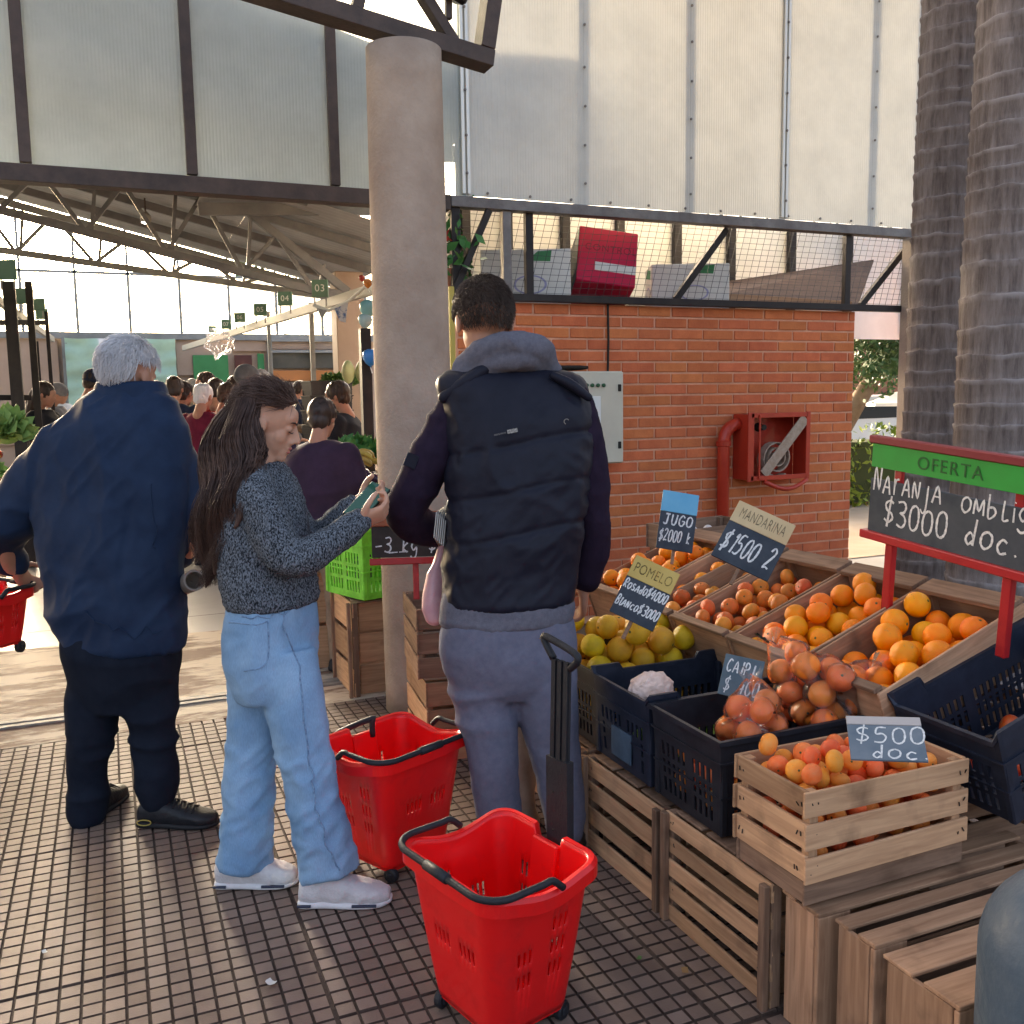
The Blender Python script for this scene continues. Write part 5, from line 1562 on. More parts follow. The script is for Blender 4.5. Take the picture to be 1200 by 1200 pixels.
_PERM = np.random.RandomState(3).permutation(256)
_PV = np.random.RandomState(4).uniform(-1, 1, 256)
def vnoise(q):
    """smooth lattice noise in about -1..1 for an (n, 3) array"""
    i = np.floor(q).astype(int); f = q-i; f = f*f*f*(f*(f*6-15)+10)
    r = 0
    for dx in (0, 1):
        for dy in (0, 1):
            for dz in (0, 1):
                hsh = _PERM[(_PERM[(_PERM[(i[:, 0]+dx) & 255]+i[:, 1]+dy) & 255]+i[:, 2]+dz) & 255]
                w = (f[:, 0] if dx else 1-f[:, 0])*(f[:, 1] if dy else 1-f[:, 1])*(f[:, 2] if dz else 1-f[:, 2])
                r = r+w*_PV[hsh]
    return r
def nz(p, s, seed=0.0):
    p = np.asarray(p, float)
    if p.ndim == 1: return mnoise.noise(Vector((p[0]*s+seed, p[1]*s, p[2]*s)))
    return vnoise(p*s+np.array([seed+31.7, 11.3, 5.1]))*0.75
def ridge(p, sx, sz, seed=0.0):
    """long soft folds; sx across, sz along z"""
    q = np.asarray(p)*np.array([sx, sx, sz])+np.array([seed*3.7+20, 7.7, 3.3])
    w = 0.35*vnoise(q*0.7)
    return 1-np.abs(vnoise(q+w[:, None]))*1.7
def col3(a, b, c): return np.stack([a, b, c], -1)

def frame_of(fwd, up=UPV):
    f = np.array(fwd, float); f /= np.linalg.norm(f)
    r = np.cross(f, up); r /= np.linalg.norm(r); u = np.cross(r, f)
    return np.stack([r, f, u], 1)          # columns right, forward, up

def xf(pieces, c, R, s=1.0):
    return [((np.array(v)*s) @ R.T+np.array(c), f) for v, f in pieces]

def head_pieces(neck=0.15, female=False):
    k = 0.94 if female else 1.0
    h = [ell_vf((0, -0.012, 0.030), (0.074, 0.096, 0.088), 20, 14),
         ell_vf((0, 0.020, -0.030), (0.060*k, 0.066, 0.078), 18, 12),
         ell_vf((0, 0.066, -0.090), (0.026*k, 0.024, 0.021)),
         ell_vf((0.030, 0.046, -0.024), (0.027, 0.030, 0.034)), ell_vf((-0.030, 0.046, -0.024), (0.027, 0.030, 0.034)),
         ell_vf((0, 0.068, 0.040), (0.052, 0.024, 0.036)),
         ell_vf((0.078, -0.008, -0.006), (0.009, 0.019, 0.031)), ell_vf((-0.078, -0.008, -0.006), (0.009, 0.019, 0.031)),
         ell_vf((0, 0.086, -0.056), (0.021, 0.011, 0.0075)), ell_vf((0, 0.084, -0.070), (0.017, 0.011, 0.008)),
         ell_vf((0.013, 0.092, -0.034), (0.009, 0.011, 0.008)), ell_vf((-0.013, 0.092, -0.034), (0.009, 0.011, 0.008)),
         ell_vf((0.031, 0.074, 0.006), (0.016, 0.013, 0.011)), ell_vf((-0.031, 0.074, 0.006), (0.016, 0.013, 0.011))]
    h += [ell_vf((0, 0.082, -0.016), (0.015, 0.022, 0.034)), ell_vf((0, 0.076, -0.047), (0.024, 0.016, 0.018)), ell_vf((0, 0.068, -0.072), (0.028, 0.018, 0.024))]
    h += limb([(0, 0.082, 0.022, 0.010), (0, 0.098, -0.006, 0.010), (0, 0.109, -0.025, 0.0115)], 4, 10)
    if neck: h += limb([(0, -0.018, -0.03, 0.055), (0, -0.03, -0.10, 0.052), (0, -0.045, -0.06-neck, 0.062)], 4, 16)
    return h

def hand_pieces(wrist, d, nrm, side, curl=0.5, spread=0.06, s=1.0):
    """wrist point, finger direction, palm normal (towards palm), thumb side; curled fingers"""
    d = np.array(d, float); d /= np.linalg.norm(d)
    nrm = np.array(nrm, float); nrm -= d*(nrm @ d); nrm /= np.linalg.norm(nrm)
    th = np.cross(d, nrm); th = th if th @ np.array(side) > 0 else -th
    w = np.array(wrist, float)
    out = loft([(w-d*0.02*s, th*0.026*s, nrm*0.020*s, 2.2), (w+d*0.02*s, th*0.034*s, nrm*0.017*s, 2.4), (w+d*0.055*s, th*0.041*s, nrm*0.015*s, 2.6), (w+d*0.09*s, th*0.040*s, nrm*0.012*s, 2.6)], 18, 3)
    for k, (off, ln, c) in enumerate(((0.030, 0.072, 0.9), (0.011, 0.080, 1.0), (-0.009, 0.074, 1.05), (-0.028, 0.058, 1.1))):
        p = w+d*0.085*s+th*off*s; a = 0.15*curl; pts = [tuple(p)+(0.0092*s,)]
        base = d+th*off*spread*20
        base /= np.linalg.norm(base)
        for seg, fr in enumerate((0.45, 0.32, 0.25)):
            a += curl*c*(0.75, 0.95, 0.6)[seg]
            p = p+(base*math.cos(a)+nrm*math.sin(a))*ln*fr*s
            pts.append(tuple(p)+((0.0086, 0.0080, 0.0066)[seg]*s,))
        out += limb(pts, 3, 10)
    p = w+d*0.022*s+th*0.030*s; pts = [tuple(p)+(0.014*s,)]
    for seg, (u, t, q, ln, r) in enumerate(((0.55, 0.75, 0.25, 0.036, 0.0115), (0.85, 0.35, 0.4*curl+0.2, 0.030, 0.0100), (0.9, 0.05, 0.6*curl+0.15, 0.024, 0.008))):
        v = d*u+th*t+nrm*q; v /= np.linalg.norm(v); p = p+v*ln*s
        pts.append(tuple(p)+(r*s,))
    return out+limb(pts, 3, 10)

def strands(name, curves, widths, m, parent, sides=3):
    """many hair strands, each a thin tapered tube, as one hair part"""
    V, F = [], []
    for cv, wd in zip(curves, widths):
        cv = np.asarray(cv); k = len(cv)
        t = np.gradient(cv, axis=0); t /= np.linalg.norm(t, axis=1)[:, None]+1e-9
        a = np.array([0.31, 0.52, 0.79]); s = np.cross(t, a); s /= np.linalg.norm(s, axis=1)[:, None]+1e-9
        u = np.cross(t, s)
        n0 = len(V)
        for i in range(k):
            r = wd*(1-0.75*(i/(k-1))**2)
            for j in range(sides):
                an = 2*math.pi*j/sides
                V.append(cv[i]+s[i]*r*math.cos(an)+u[i]*r*math.sin(an))
        for i in range(k-1):
            for j in range(sides):
                j2 = (j+1) % sides
                F.append((n0+i*sides+j, n0+i*sides+j2, n0+(i+1)*sides+j2, n0+(i+1)*sides+j))
    o = mk(name, V, F, m, parent, smooth=True)
    return tag(o, kind='stuff')

def short_hair(parent, c, R, m, region, n=2600, length=0.03, seed=0, rad_=(0.080, 0.103, 0.096), cen=(0, -0.012, 0.032), lift=0.35, width=0.0011, flow=(0, -0.3, -1.0), base_region=None):
    """cap of hair: undercoat shell plus many short strands; region(d) True where hair grows (d = unit dir in head frame)"""
    rg = np.random.RandomState(seed)
    cen, rad_ = np.array(cen), np.array(rad_)
    # undercoat
    n1, k1 = 64, 44
    vv, idx, ff = [], {}, []
    for i in range(k1+1):
        th = math.pi*i/k1
        for j in range(n1):
            a = 2*math.pi*j/n1
            d = np.array([math.sin(th)*math.cos(a), math.sin(th)*math.sin(a), math.cos(th)])
            ok = region(d) and (base_region is None or base_region(d))
            p = cen+d*rad_*(1.0 if ok else 0.80)*(1+0.02*nz(d, 4, seed))
            vv.append(p)
    for i in range(k1):
        for j in range(n1):
            j2 = (j+1) % n1
            ff.append((i*n1+j, i*n1+j2, (i+1)*n1+j2, (i+1)*n1+j))
    vv = np.array(vv) @ R.T+c
    mk('hair_base', vv, ff, m, parent, smooth=True)
    cv = []
    while len(cv) < n:
        d = rg.normal(size=3); d /= np.linalg.norm(d)
        if not region(d): continue
        p = cen+d*rad_*0.99
        fl = np.array(flow, float)+rg.normal(size=3)*0.25
        fl -= d*(fl @ d); fl /= np.linalg.norm(fl)+1e-6
        ln = length*rg.uniform(0.6, 1.3)
        pts = []
        for t in np.linspace(0, 1, 5):
            q = p+fl*ln*t+d*(lift*ln*math.sin(t*2.2)+0.001)
            e = (q-cen)/rad_; l = np.linalg.norm(e)
            if l < 1.0: q = cen+e/l*rad_
            pts.append(q)
        cv.append(np.array(pts) @ R.T+c)
    strands('hair_strands', cv, [width*rg.uniform(0.7, 1.4) for _ in cv], m, parent)

def shoe_pieces(heel, toe, w=0.045, h=0.075, ankle=None, zb=0.0):
    heel, toe = np.array(heel, float), np.array(toe, float)
    heel[2] = toe[2] = zb
    d = toe-heel; ln = np.linalg.norm(d); d /= ln
    s = np.cross(d, UPV)
    def rg_(t, wd, z0, z1, e=2.6):
        return (heel+d*ln*t+UPV*(z0+z1)/2, s*wd, UPV*(z1-z0)/2, e)
    out = loft([rg_(0.0, w*0.55, 0.02, h*0.75), rg_(0.06, w*0.80, 0.006, h*0.98), rg_(0.25, w*0.86, 0.004, h*1.05), rg_(0.45, w*0.90, 0.004, h*0.92), rg_(0.66, w*1.02, 0.004, h*0.72), rg_(0.86, w*0.92, 0.006, h*0.56), rg_(0.97, w*0.60, 0.012, h*0.45), rg_(1.0, w*0.3, 0.02, h*0.35)], 24, 4)
    sole = loft([rg_(-0.02, w*0.6, 0.0, 0.024, 3.2), rg_(0.05, w*0.9, 0.0, 0.028, 3.4), rg_(0.3, w*0.90, 0.0, 0.026, 3.4), rg_(0.62, w*1.10, 0.0, 0.024, 3.4), rg_(0.88, w*0.98, 0.001, 0.022, 3.4), rg_(1.02, w*0.4, 0.006, 0.020, 3.2)], 24, 4)
    return out, sole

M['skin'] = mat('skin', (0.52, 0.27, 0.18), (0.58, 0.32, 0.22), 0.5, 7, bump=0.08, bscale=200, bdist=0.002)
M['skin2'] = mat('tanned_skin', (0.42, 0.20, 0.13), (0.48, 0.25, 0.17), 0.5, 7, sss=0.12)
def hairmat(name, a, b, rough=0.42):
    m = mat(name, a, b, rough, 30, stretch=(1, 1, 0.2), spec=0.3)
    return m
M['hair_brown'] = hairmat('brown_hair', (0.050, 0.027, 0.022), (0.11, 0.062, 0.048))
M['hair_dark'] = hairmat('dark_hair', (0.026, 0.016, 0.013), (0.060, 0.038, 0.031))
M['hair_white'] = hairmat('white_hair', (0.60, 0.60, 0.63), (0.78, 0.76, 0.76), 0.5)
M['hair_grey'] = hairmat('grey_hair', (0.25, 0.25, 0.26), (0.4, 0.4, 0.4), 0.5)
M['vest'] = mat('quilted_nylon', (0.009, 0.010, 0.019), (0.013, 0.014, 0.025), 0.5, spec=0.16, scale= 12, bump=0.12, bscale=120, bdist=0.002)
M['sleeve'] = mat('softshell', (0.018, 0.012, 0.024), (0.026, 0.017, 0.033), 0.85, 20, bump=0.1, bscale=200, spec=0.06)
M['hoodie'] = mat('grey_fleece', (0.105, 0.105, 0.13), (0.14, 0.137, 0.165), 0.9, 60, bump=0.3, bscale=300, bdist=0.003, spec=0.05)
M['sweats'] = mat('grey_jersey', (0.115, 0.12, 0.165), (0.145, 0.147, 0.195), 0.9, 40, bump=0.25, bscale=400, bdist=0.002, spec=0.05)
M['navyjacket'] = mat('navy_jacket', (0.009, 0.021, 0.050), (0.014, 0.030, 0.066), 0.6, 9, bump=0.1, bscale=250, bdist=0.002, spec=0.12)
M['blacktrousers'] = mat('black_trousers', (0.008, 0.011, 0.019), (0.012, 0.016, 0.026), 0.85, 12, bump=0.1, bscale=300, spec=0.06)
M['blackshoe'] = mat('black_leather', (0.010, 0.011, 0.014), (0.018, 0.018, 0.022), 0.4, 20, bump=0.2, bscale=120)
M['blacksole'] = mat('black_rubber', (0.012, 0.012, 0.014), None, 0.6)
M['whiteshoe'] = mat('white_sneaker', (0.52, 0.49, 0.49), (0.66, 0.63, 0.62), 0.55, 14, bump=0.3, bscale=160)
M['whitesole'] = mat('white_sole', (0.70, 0.69, 0.69), (0.6, 0.58, 0.58), 0.5, 10)
def jeansmat():
    m, nt, b = nmat('light_denim')
    tc = N(nt, 'ShaderNodeTexCoord')
    n1 = N(nt, 'ShaderNodeTexNoise'); n1.inputs['Scale'].default_value = 5; n1.inputs['Detail'].default_value = 6; L(nt, tc.outputs['Object'], n1.inputs['Vector'])
    mx = N(nt, 'ShaderNodeMix', data_type='RGBA'); mx.inputs[6].default_value = (0.135, 0.255, 0.405, 1); mx.inputs[7].default_value = (0.27, 0.42, 0.58, 1)
    mr = N(nt, 'ShaderNodeMapRange'); mr.inputs[1].default_value = 0.3; mr.inputs[2].default_value = 0.7; L(nt, n1.outputs[0], mr.inputs[0]); L(nt, mr.outputs[0], mx.inputs[0])
    mp = N(nt, 'ShaderNodeMapping'); mp.inputs['Scale'].default_value = (1, 1, 0.12); L(nt, tc.outputs['Object'], mp.inputs[0])
    n2 = N(nt, 'ShaderNodeTexNoise'); n2.inputs['Scale'].default_value = 500; L(nt, mp.outputs[0], n2.inputs['Vector'])
    m2 = N(nt, 'ShaderNodeMix', data_type='RGBA'); m2.inputs[0].default_value = 0.25; m2.blend_type = 'OVERLAY'; L(nt, mx.outputs[2], m2.inputs[6]); L(nt, n2.outputs[0], m2.inputs[7])
    L(nt, m2.outputs[2], b.inputs['Base Color']); b.inputs['Roughness'].default_value = 0.9; b.inputs['Specular IOR Level'].default_value = 0.08
    bp = N(nt, 'ShaderNodeBump'); bp.inputs['Strength'].default_value = 0.3; bp.inputs['Distance'].default_value = 0.001; L(nt, n2.outputs[0], bp.inputs['Height']); L(nt, bp.outputs[0], b.inputs['Normal'])
    return m
M['jeans'] = jeansmat()
def knitmat():
    m, nt, b = nmat('boucle_knit')
    tc = N(nt, 'ShaderNodeTexCoord')
    mp = N(nt, 'ShaderNodeMapping'); mp.inputs['Scale'].default_value = (1, 1, 0.55); mp.inputs['Rotation'].default_value = (0.4, 0.6, 0.3); L(nt, tc.outputs['Object'], mp.inputs[0])
    n1 = N(nt, 'ShaderNodeTexNoise'); n1.inputs['Scale'].default_value = 250; n1.inputs['Detail'].default_value = 3; n1.inputs['Roughness'].default_value = 0.6; L(nt, mp.outputs[0], n1.inputs['Vector'])
    mr = N(nt, 'ShaderNodeMapRange'); mr.inputs[1].default_value = 0.40; mr.inputs[2].default_value = 0.62; L(nt, n1.outputs[0], mr.inputs[0])
    mx = N(nt, 'ShaderNodeMix', data_type='RGBA'); mx.inputs[6].default_value = (0.014, 0.017, 0.021, 1); mx.inputs[7].default_value = (0.19, 0.215, 0.25, 1); L(nt, mr.outputs[0], mx.inputs[0])
    L(nt, mx.outputs[2], b.inputs['Base Color']); b.inputs['Roughness'].default_value = 0.95
    b.inputs['Specular IOR Level'].default_value = 0.05
    bp = N(nt, 'ShaderNodeBump'); bp.inputs['Strength'].default_value = 0.9; bp.inputs['Distance'].default_value = 0.006; L(nt, n1.outputs[0], bp.inputs['Height']); L(nt, bp.outputs[0], b.inputs['Normal'])
    return m
M['knit'] = knitmat()

class Fig:
    def __init__(s, D, yaw=0.0):
        """D view depth, yaw turns the torso's width axis (radians, anticlockwise seen from above)"""
        s.D = D
        c, q = math.cos(yaw), math.sin(yaw)
        s.w = HR*c+HF*q; s.f = -HR*q+HF*c
    def p(s, x, y, dd=0.0): return P(x, y, s.D+dd)
    def ring(s, x, y, hw, dep, dd=0.0, e=2.4):
        return (s.p(x, y, dd), s.w*hw*s.D/FOC, s.f*dep, e)
    def l(s, pts, **k):
        return limb([tuple(s.p(x, y, dd))+(r,) for x, y, r, dd in pts], **k)

# ---------------------------------------------------------------- the man in the padded vest
D = 3.05
F_ = Fig(D, rad(8))
base = F_.p(610, 940); base = (base[0], base[1], 0.0)
man = root('person', base, 'person seen from behind in a dark padded vest, grey hood and grey trousers', 'person')
hc_ = F_.p(567, 379, -0.02)
Rh = frame_of(HF*0.90-HR*0.22-UPV*0.42)
body = xf(head_pieces(0), hc_, Rh, 1.10)+F_.l([(571, 385, .058, .02), (580, 415, .056, .03), (590, 450, .062, .03)])
body += loft([F_.ring(585, 440, 52, .07), F_.ring(604, 470, 75, .09), F_.ring(605, 560, 72, .10), F_.ring(602, 650, 66, .10), F_.ring(598, 740, 66, .10)])
body += F_.l([(530, 478, .05, .02), (478, 590, .042, .03), (505, 622, .036, .16), (540, 628, .030, .28)])
body += F_.l([(682, 485, .05, .02), (696, 590, .042, .05), (690, 655, .034, .12), (684, 690, .028, .16)])
body += F_.l([(565, 760, .075, .0), (578, 870, .055, -.01), (590, 985, .042, .0)])
body += F_.l([(632, 760, .075, .0), (648, 870, .055, .02), (662, 975, .042, .05)])
body += hand_pieces(F_.p(684, 690, .16), -UPV*0.9+HF*0.4, -HR, HF, 0.6)
body += hand_pieces(F_.p(540, 628, .28), HR*0.9+HF*0.2, -UPV, HF, 0.7)
blob('body', body, M['skin2'], man, 0.0065, 3)
def man_hair(d):
    if d[1] > 0.55 and d[2] < 0.75: return False
    return d[2] > -0.46-0.45*max(0, -d[1])+0.55*max(0, d[1]) and not (abs(d[0]) > 0.80 and d[2] < 0.05 and d[1] > -0.25)
short_hair(man, hc_, Rh, hairmat('short_brown_hair', (0.040, 0.025, 0.019), (0.085, 0.055, 0.042)), man_hair, 4200, 0.022, 1, rad_=(0.0885, 0.113, 0.106), cen=(0, -0.014, 0.034), lift=0.45, width=0.0010, flow=(0.25, 0.2, -0.9), base_region=lambda d: d[2] > -0.22)
# sleeves
sl = F_.l([(540, 470, .070, .01), (514, 520, .073, .0), (483, 580, .071, .02), (476, 604, .067, .06), (500, 620, .062, .16), (530, 626, .052, .25)])
blob('sleeve', sl, M['sleeve'], man, 0.009, 4, lambda p, n: 0.006*ridge(p, 7, 12, 2)+0.0015*nz(p, 60))
sr = F_.l([(668, 470, .070, .02), (682, 520, .071, .03), (692, 585, .065, .06), (694, 640, .058, .11), (686, 678, .049, .15)])
blob('sleeve', sr, M['sleeve'], man, 0.009, 4, lambda p, n: 0.006*ridge(p, 7, 12, 5)+0.0015*nz(p, 60))
# vest with quilting
org = np.array(F_.p(605, 560))
def vest_post(p, n):
    q = p-org
    xr = q @ HR
    h = q[:, 2]-0.10*xr
    d = 0.0
    for s_ in (0.115, -0.03, -0.165):
        g = (h-s_-0.012*np.sin(xr*9))/0.009
        d = d-0.0065*np.exp(-g*g)
    d = d+0.003*np.sin((h+0.03)/0.142*math.pi)**2
    lo_ = np.where(h < 0.115, 1.0, 0.25)
    wr = ridge(p, 9, 5, 1)*0.009*lo_+0.004*ridge(col3(p[:, 2]+xr, p[:, 1], xr-p[:, 2]), 9, 22, 6)*lo_
    wr = wr+0.006*ridge(col3(p[:, 2]*1.5+xr, p[:, 1], xr*2), 14, 8, 3)*np.exp(-((np.abs(xr)-0.20)/0.06)**2)
    return d+wr*0.8+0.001*nz(p, 70)
vest = loft([F_.ring(588, 430, 52, .085, .02), F_.ring(597, 446, 86, .115, .01), F_.ring(607, 475, 87, .125), F_.ring(609, 520, 85, .136), F_.ring(606, 580, 81, .140), F_.ring(601, 640, 78, .138), F_.ring(596, 685, 76, .134), F_.ring(594, 706, 74, .130)], 36)
vo = blob('vest', vest, M['vest'], man, 0.0085, 3, vest_post)
# armhole piping and shoulder flaps
blob('shoulder_flap', F_.l([(572, 430, .020, -.09), (545, 448, .024, -.09), (520, 466, .020, -.07)]), M['vest'], man, 0.006, 2)
blob('shoulder_flap', F_.l([(648, 440, .014, -.09), (668, 450, .017, -.09), (690, 466, .014, -.07)]), M['vest'], man, 0.006, 2)
# printed mark on the back and small logo, sleeve patch
mk('back_print', [F_.p(x, y, -0.172) for x, y in ((594, 504), (606, 501.5), (607, 506), (595, 508.5))], [(0, 1, 2, 3)], mat('pale_print', (0.45, 0.42, 0.38), (0.05, 0.05, 0.05), 0.6, 260), vo)
mk('back_print', [F_.p(x, y, -0.172) for x, y in ((579, 509), (593, 506), (593, 508), (579, 511))], [(0, 1, 2, 3)], mat('dim_print', (0.12, 0.11, 0.11), (0.03, 0.03, 0.03), 0.6, 260), vo)
v, f = tube_vf([F_.p(664+3*math.cos(a), 494-3*math.sin(a), -0.168) for a in np.linspace(0.6, 4.4, 9)], 0.0016, 6); mk('logo', v, f, M['bolt'], vo)
bbox('sleeve_patch', tuple(F_.p(482, 540, -0.078)), (0.042, 0.004, 0.045), M['vest'], man, rot=(0, rad(25), -YAW+0.5), bev=0.002)
# hood
hd = F_.l([(540, 462, .030, .03), (541, 442, .040, -.02), (556, 420, .044, -.065), (585, 408, .046, -.095), (614, 404, .046, -.095), (636, 414, .042, -.06), (646, 432, .034, .0)])
hd += F_.l([(548, 436, .034, -.03), (580, 424, .038, -.09), (612, 420, .038, -.09), (640, 428, .03, -.02)])
hd += loft([F_.ring(576, 412, 36, .085, .02), F_.ring(580, 432, 50, .095, .01), F_.ring(586, 450, 60, .10, .01)])
blob('hood', hd, M['hoodie'], man, 0.007, 3, lambda p, n: 0.010*ridge(p, 10, 14, 4)-0.006+0.001*nz(p, 120))
hem = loft([F_.ring(594, 690, 74, .125), F_.ring(594, 712, 80, .136), F_.ring(594, 730, 78, .134)])
blob('hoodie_hem', hem, M['hoodie'], man, 0.008, 3, lambda p, n: 0.004*ridge(p, 6, 20, 3))
# trousers
tr_ = loft([F_.ring(594, 722, 76, .128), F_.ring(595, 750, 80, .135), F_.ring(597, 785, 76, .125), F_.ring(598, 815, 58, .085)])
tr_ += F_.l([(562, 765, .104, .0), (566, 815, .108, .0), (577, 880, .082, -.01), (582, 930, .074, -.0), (588, 985, .066, .01)])
tr_ += F_.l([(634, 765, .104, .01), (641, 815, .106, .01), (650, 880, .082, .03), (658, 930, .072, .04), (664, 972, .062, .05)])
blob('trousers', tr_, M['sweats'], man, 0.0095, 4, lambda p, n: 0.010*ridge(p, 6, 9, 7)-0.004+0.002*nz(p, 30))
for (hx, hy), (tx, ty), nm in (((586, 1000), (575, 965), 0), ((664, 985), (672, 955), 1)):
    a_, b_ = F_.p(588 if nm == 0 else 664, 990, .0 if nm == 0 else .05), None
    heel = np.array([a_[0]-HF[0]*0.06, a_[1]-HF[1]*0.06, 0]); toe = heel+HF*0.28+HR*(-0.05 if nm == 0 else 0.06)
    up_, so_ = shoe_pieces(heel, toe)
    o = blob('shoe', up_+so_, M['blackshoe'], man, 0.007, 2)
# papers under his arm, pink bag hanging from his hand, brown bag by his knee
pa = root('paper_sheaf', F_.p(520, 610, 0.0), 'white papers clamped under the arm of the vest man', 'papers')
for k in range(6):
    x = 508+k*2.2
    q = [F_.p(x, 630+k*2.0, -0.03), F_.p(x+8, 643-k, 0.12), F_.p(x+9, 596-k*2, 0.12), F_.p(x+3, 600+k*2, -0.03)]
    q2 = [a+HR*0.0016 for a in q]
    mk('sheet', q+q2, [(0, 1, 2, 3), (7, 6, 5, 4), (0, 4, 5, 1), (1, 5, 6, 2), (2, 6, 7, 3), (3, 7, 4, 0)], mat('paper', (0.72, 0.70, 0.66), None, 0.8), pa)
pk = blob('pink_bag', F_.l([(519, 640, .008, .10), (512, 668, .022, .10), (508, 700, .034, .10), (509, 722, .030, .10)]), mat('pink_plastic', (0.60, 0.30, 0.33), (0.68, 0.40, 0.42), 0.4, 12, coat=0.2), None, 0.006, 3, lambda p, n: 0.008*ridge(p, 16, 10, 3))
tag(pk, 'pink plastic bag hanging beside the vest man above the printed crate panel', 'bag')
bb_ = blob('brown_bag', F_.l([(603, 850, .016, .28), (606, 880, .035, .28), (610, 920, .055, .28), (612, 985, .06, .28)]), mat('brown_film', (0.34, 0.25, 0.19), (0.46, 0.37, 0.30), 0.3, 9, coat=0.3), None, 0.008, 3, lambda p, n: 0.016*ridge(p, 12, 7, 6))
tag(bb_, 'crumpled brown plastic bag standing between the vest man\'s legs', 'bag')

# ---------------------------------------------------------------- the woman with the phone
D = 2.90
W_ = Fig(D, rad(62))          # chest towards the right of the picture, a little away
base = W_.p(340, 1000); base = (base[0], base[1], 0.0)
wo = root('person', base, 'person with long wavy brown hair in a speckled sweater and light blue jeans', 'person')
fdir = HR*0.92+HF*0.12-UPV*0.32
Rw = frame_of(fdir)
hcw = W_.p(313, 497, 0.0)
wb = xf(head_pieces(0, True), hcw, Rw, 0.94)+W_.l([(309, 512, .047, 0), (304, 535, .046, 0), (302, 565, .055, 0)])
wb += loft([W_.ring(302, 556, 30, .06), W_.ring(305, 590, 46, .085), W_.ring(308, 650, 42, .08), W_.ring(316, 720, 40, .085), W_.ring(318, 765, 36, .07)])
wb += W_.l([(300, 578, .030, -.09), (322, 632, .028, -.14), (346, 654, .028, -.145), (385, 636, .026, -.12), (418, 613, .024, -.06)])
wb += W_.l([(328, 585, .030, .10), (358, 632, .028, .15), (395, 612, .030, .10), (418, 590, .024, .05)])
wb += W_.l([(306, 760, .058, .03), (300, 870, .05, .06), (285, 1015, .035, .05)])
wb += W_.l([(332, 760, .058, -.02), (354, 870, .05, -.05), (378, 1020, .035, -.06)])
wb += hand_pieces(W_.p(420, 612, -.055), HR*0.85+UPV*0.30+HF*0.25, UPV*0.6-HR*0.2+HF*0.5, UPV*0.8+HF*0.2, 0.75, s=0.90)
wb += hand_pieces(W_.p(419, 590, .05), HR*0.85+UPV*0.25-HF*0.30, UPV*0.3-HF*0.6, UPV, 0.6, s=0.90)
blob('body', wb, M['skin'], wo, 0.0048, 2)
# face details: lashes, brow, lips
def hp(x, y, z): return Rw @ (np.array([x, y, z])*0.94)+hcw
for sx in (-1, 1):
    v, f = tube_vf([hp(sx*(0.020+0.022*t), 0.089-0.012*t*t, 0.000-0.003*math.sin(t*3.1)) for t in np.linspace(0, 1, 7)], 0.0016, 6); mk('eyelash', v, f, M['hair_dark'], wo)
    v, f = tube_vf([hp(sx*(0.014+0.034*t), 0.092-0.016*t*t, 0.026+0.006*math.sin(t*2.6)) for t in np.linspace(0, 1, 7)], [0.0016, 0.0026, 0.003, 0.003, 0.0026, 0.002, 0.001], 6); mk('eyebrow', v, f, M['hair_dark'], wo)
lipm = mat('lips', (0.42, 0.13, 0.11), None, 0.4)
for z, yy, w in ((-0.0545, 0.0955, 0.019), (-0.068, 0.0935, 0.016)):
    v, f = tube_vf([hp(w*math.sin(a), yy-0.010*(1-math.cos(a)), z+0.001*math.cos(3*a)) for a in np.linspace(-1.2, 1.2, 9)], [0.001, .003, .0038, .004, .0038, .004, .0038, .003, .001], 8); mk('lip', v, f, lipm, wo, smooth=True)
# hair: undercoat plus long wavy strands
rgh = np.random.RandomState(12)
def wregion(d):
    return d[2] > -0.30 - 0.8*max(0, -d[1]) + 1.35*max(0, d[1]-0.10) and not (abs(d[0]) > 0.55 and d[1] > -0.22 and d[2] < 0.30)
short_hair(wo, hcw, Rw, M['hair_brown'], wregion, 2200, 0.06, 3, rad_=(0.080, 0.104, 0.097), cen=(0, -0.012, 0.034), lift=0.015, width=0.0013, flow=(0, -1.0, -0.25))
paths = []          # centre lines of the hanging mass: (x, y, dd, radius)
paths.append(([(300, 462, 0, .055), (277, 492, 0, .075), (266, 530, -.02, .075), (262, 575, -.05, .068), (257, 620, -.05, .055), (250, 665, -.04, .032), (240, 690, -.04, .012)], 460))
paths.append(([(294, 466, -.05, .045), (282, 505, -.08, .055), (280, 545, -.10, .055), (272, 590, -.12, .050), (262, 635, -.10, .042), (252, 672, -.08, .018)], 380))
paths.append(([(296, 470, .03, .05), (272, 505, .05, .06), (257, 550, .06, .058), (247, 600, .05, .05), (240, 640, .04, .038), (236, 662, .03, .012)], 300))
paths.append(([(297, 478, -.06, .022), (298, 512, -.09, .028), (300, 545, -.115, .024), (290, 580, -.155, .024), (276, 618, -.165, .016)], 150))
core = []
cvs, wds = [], []
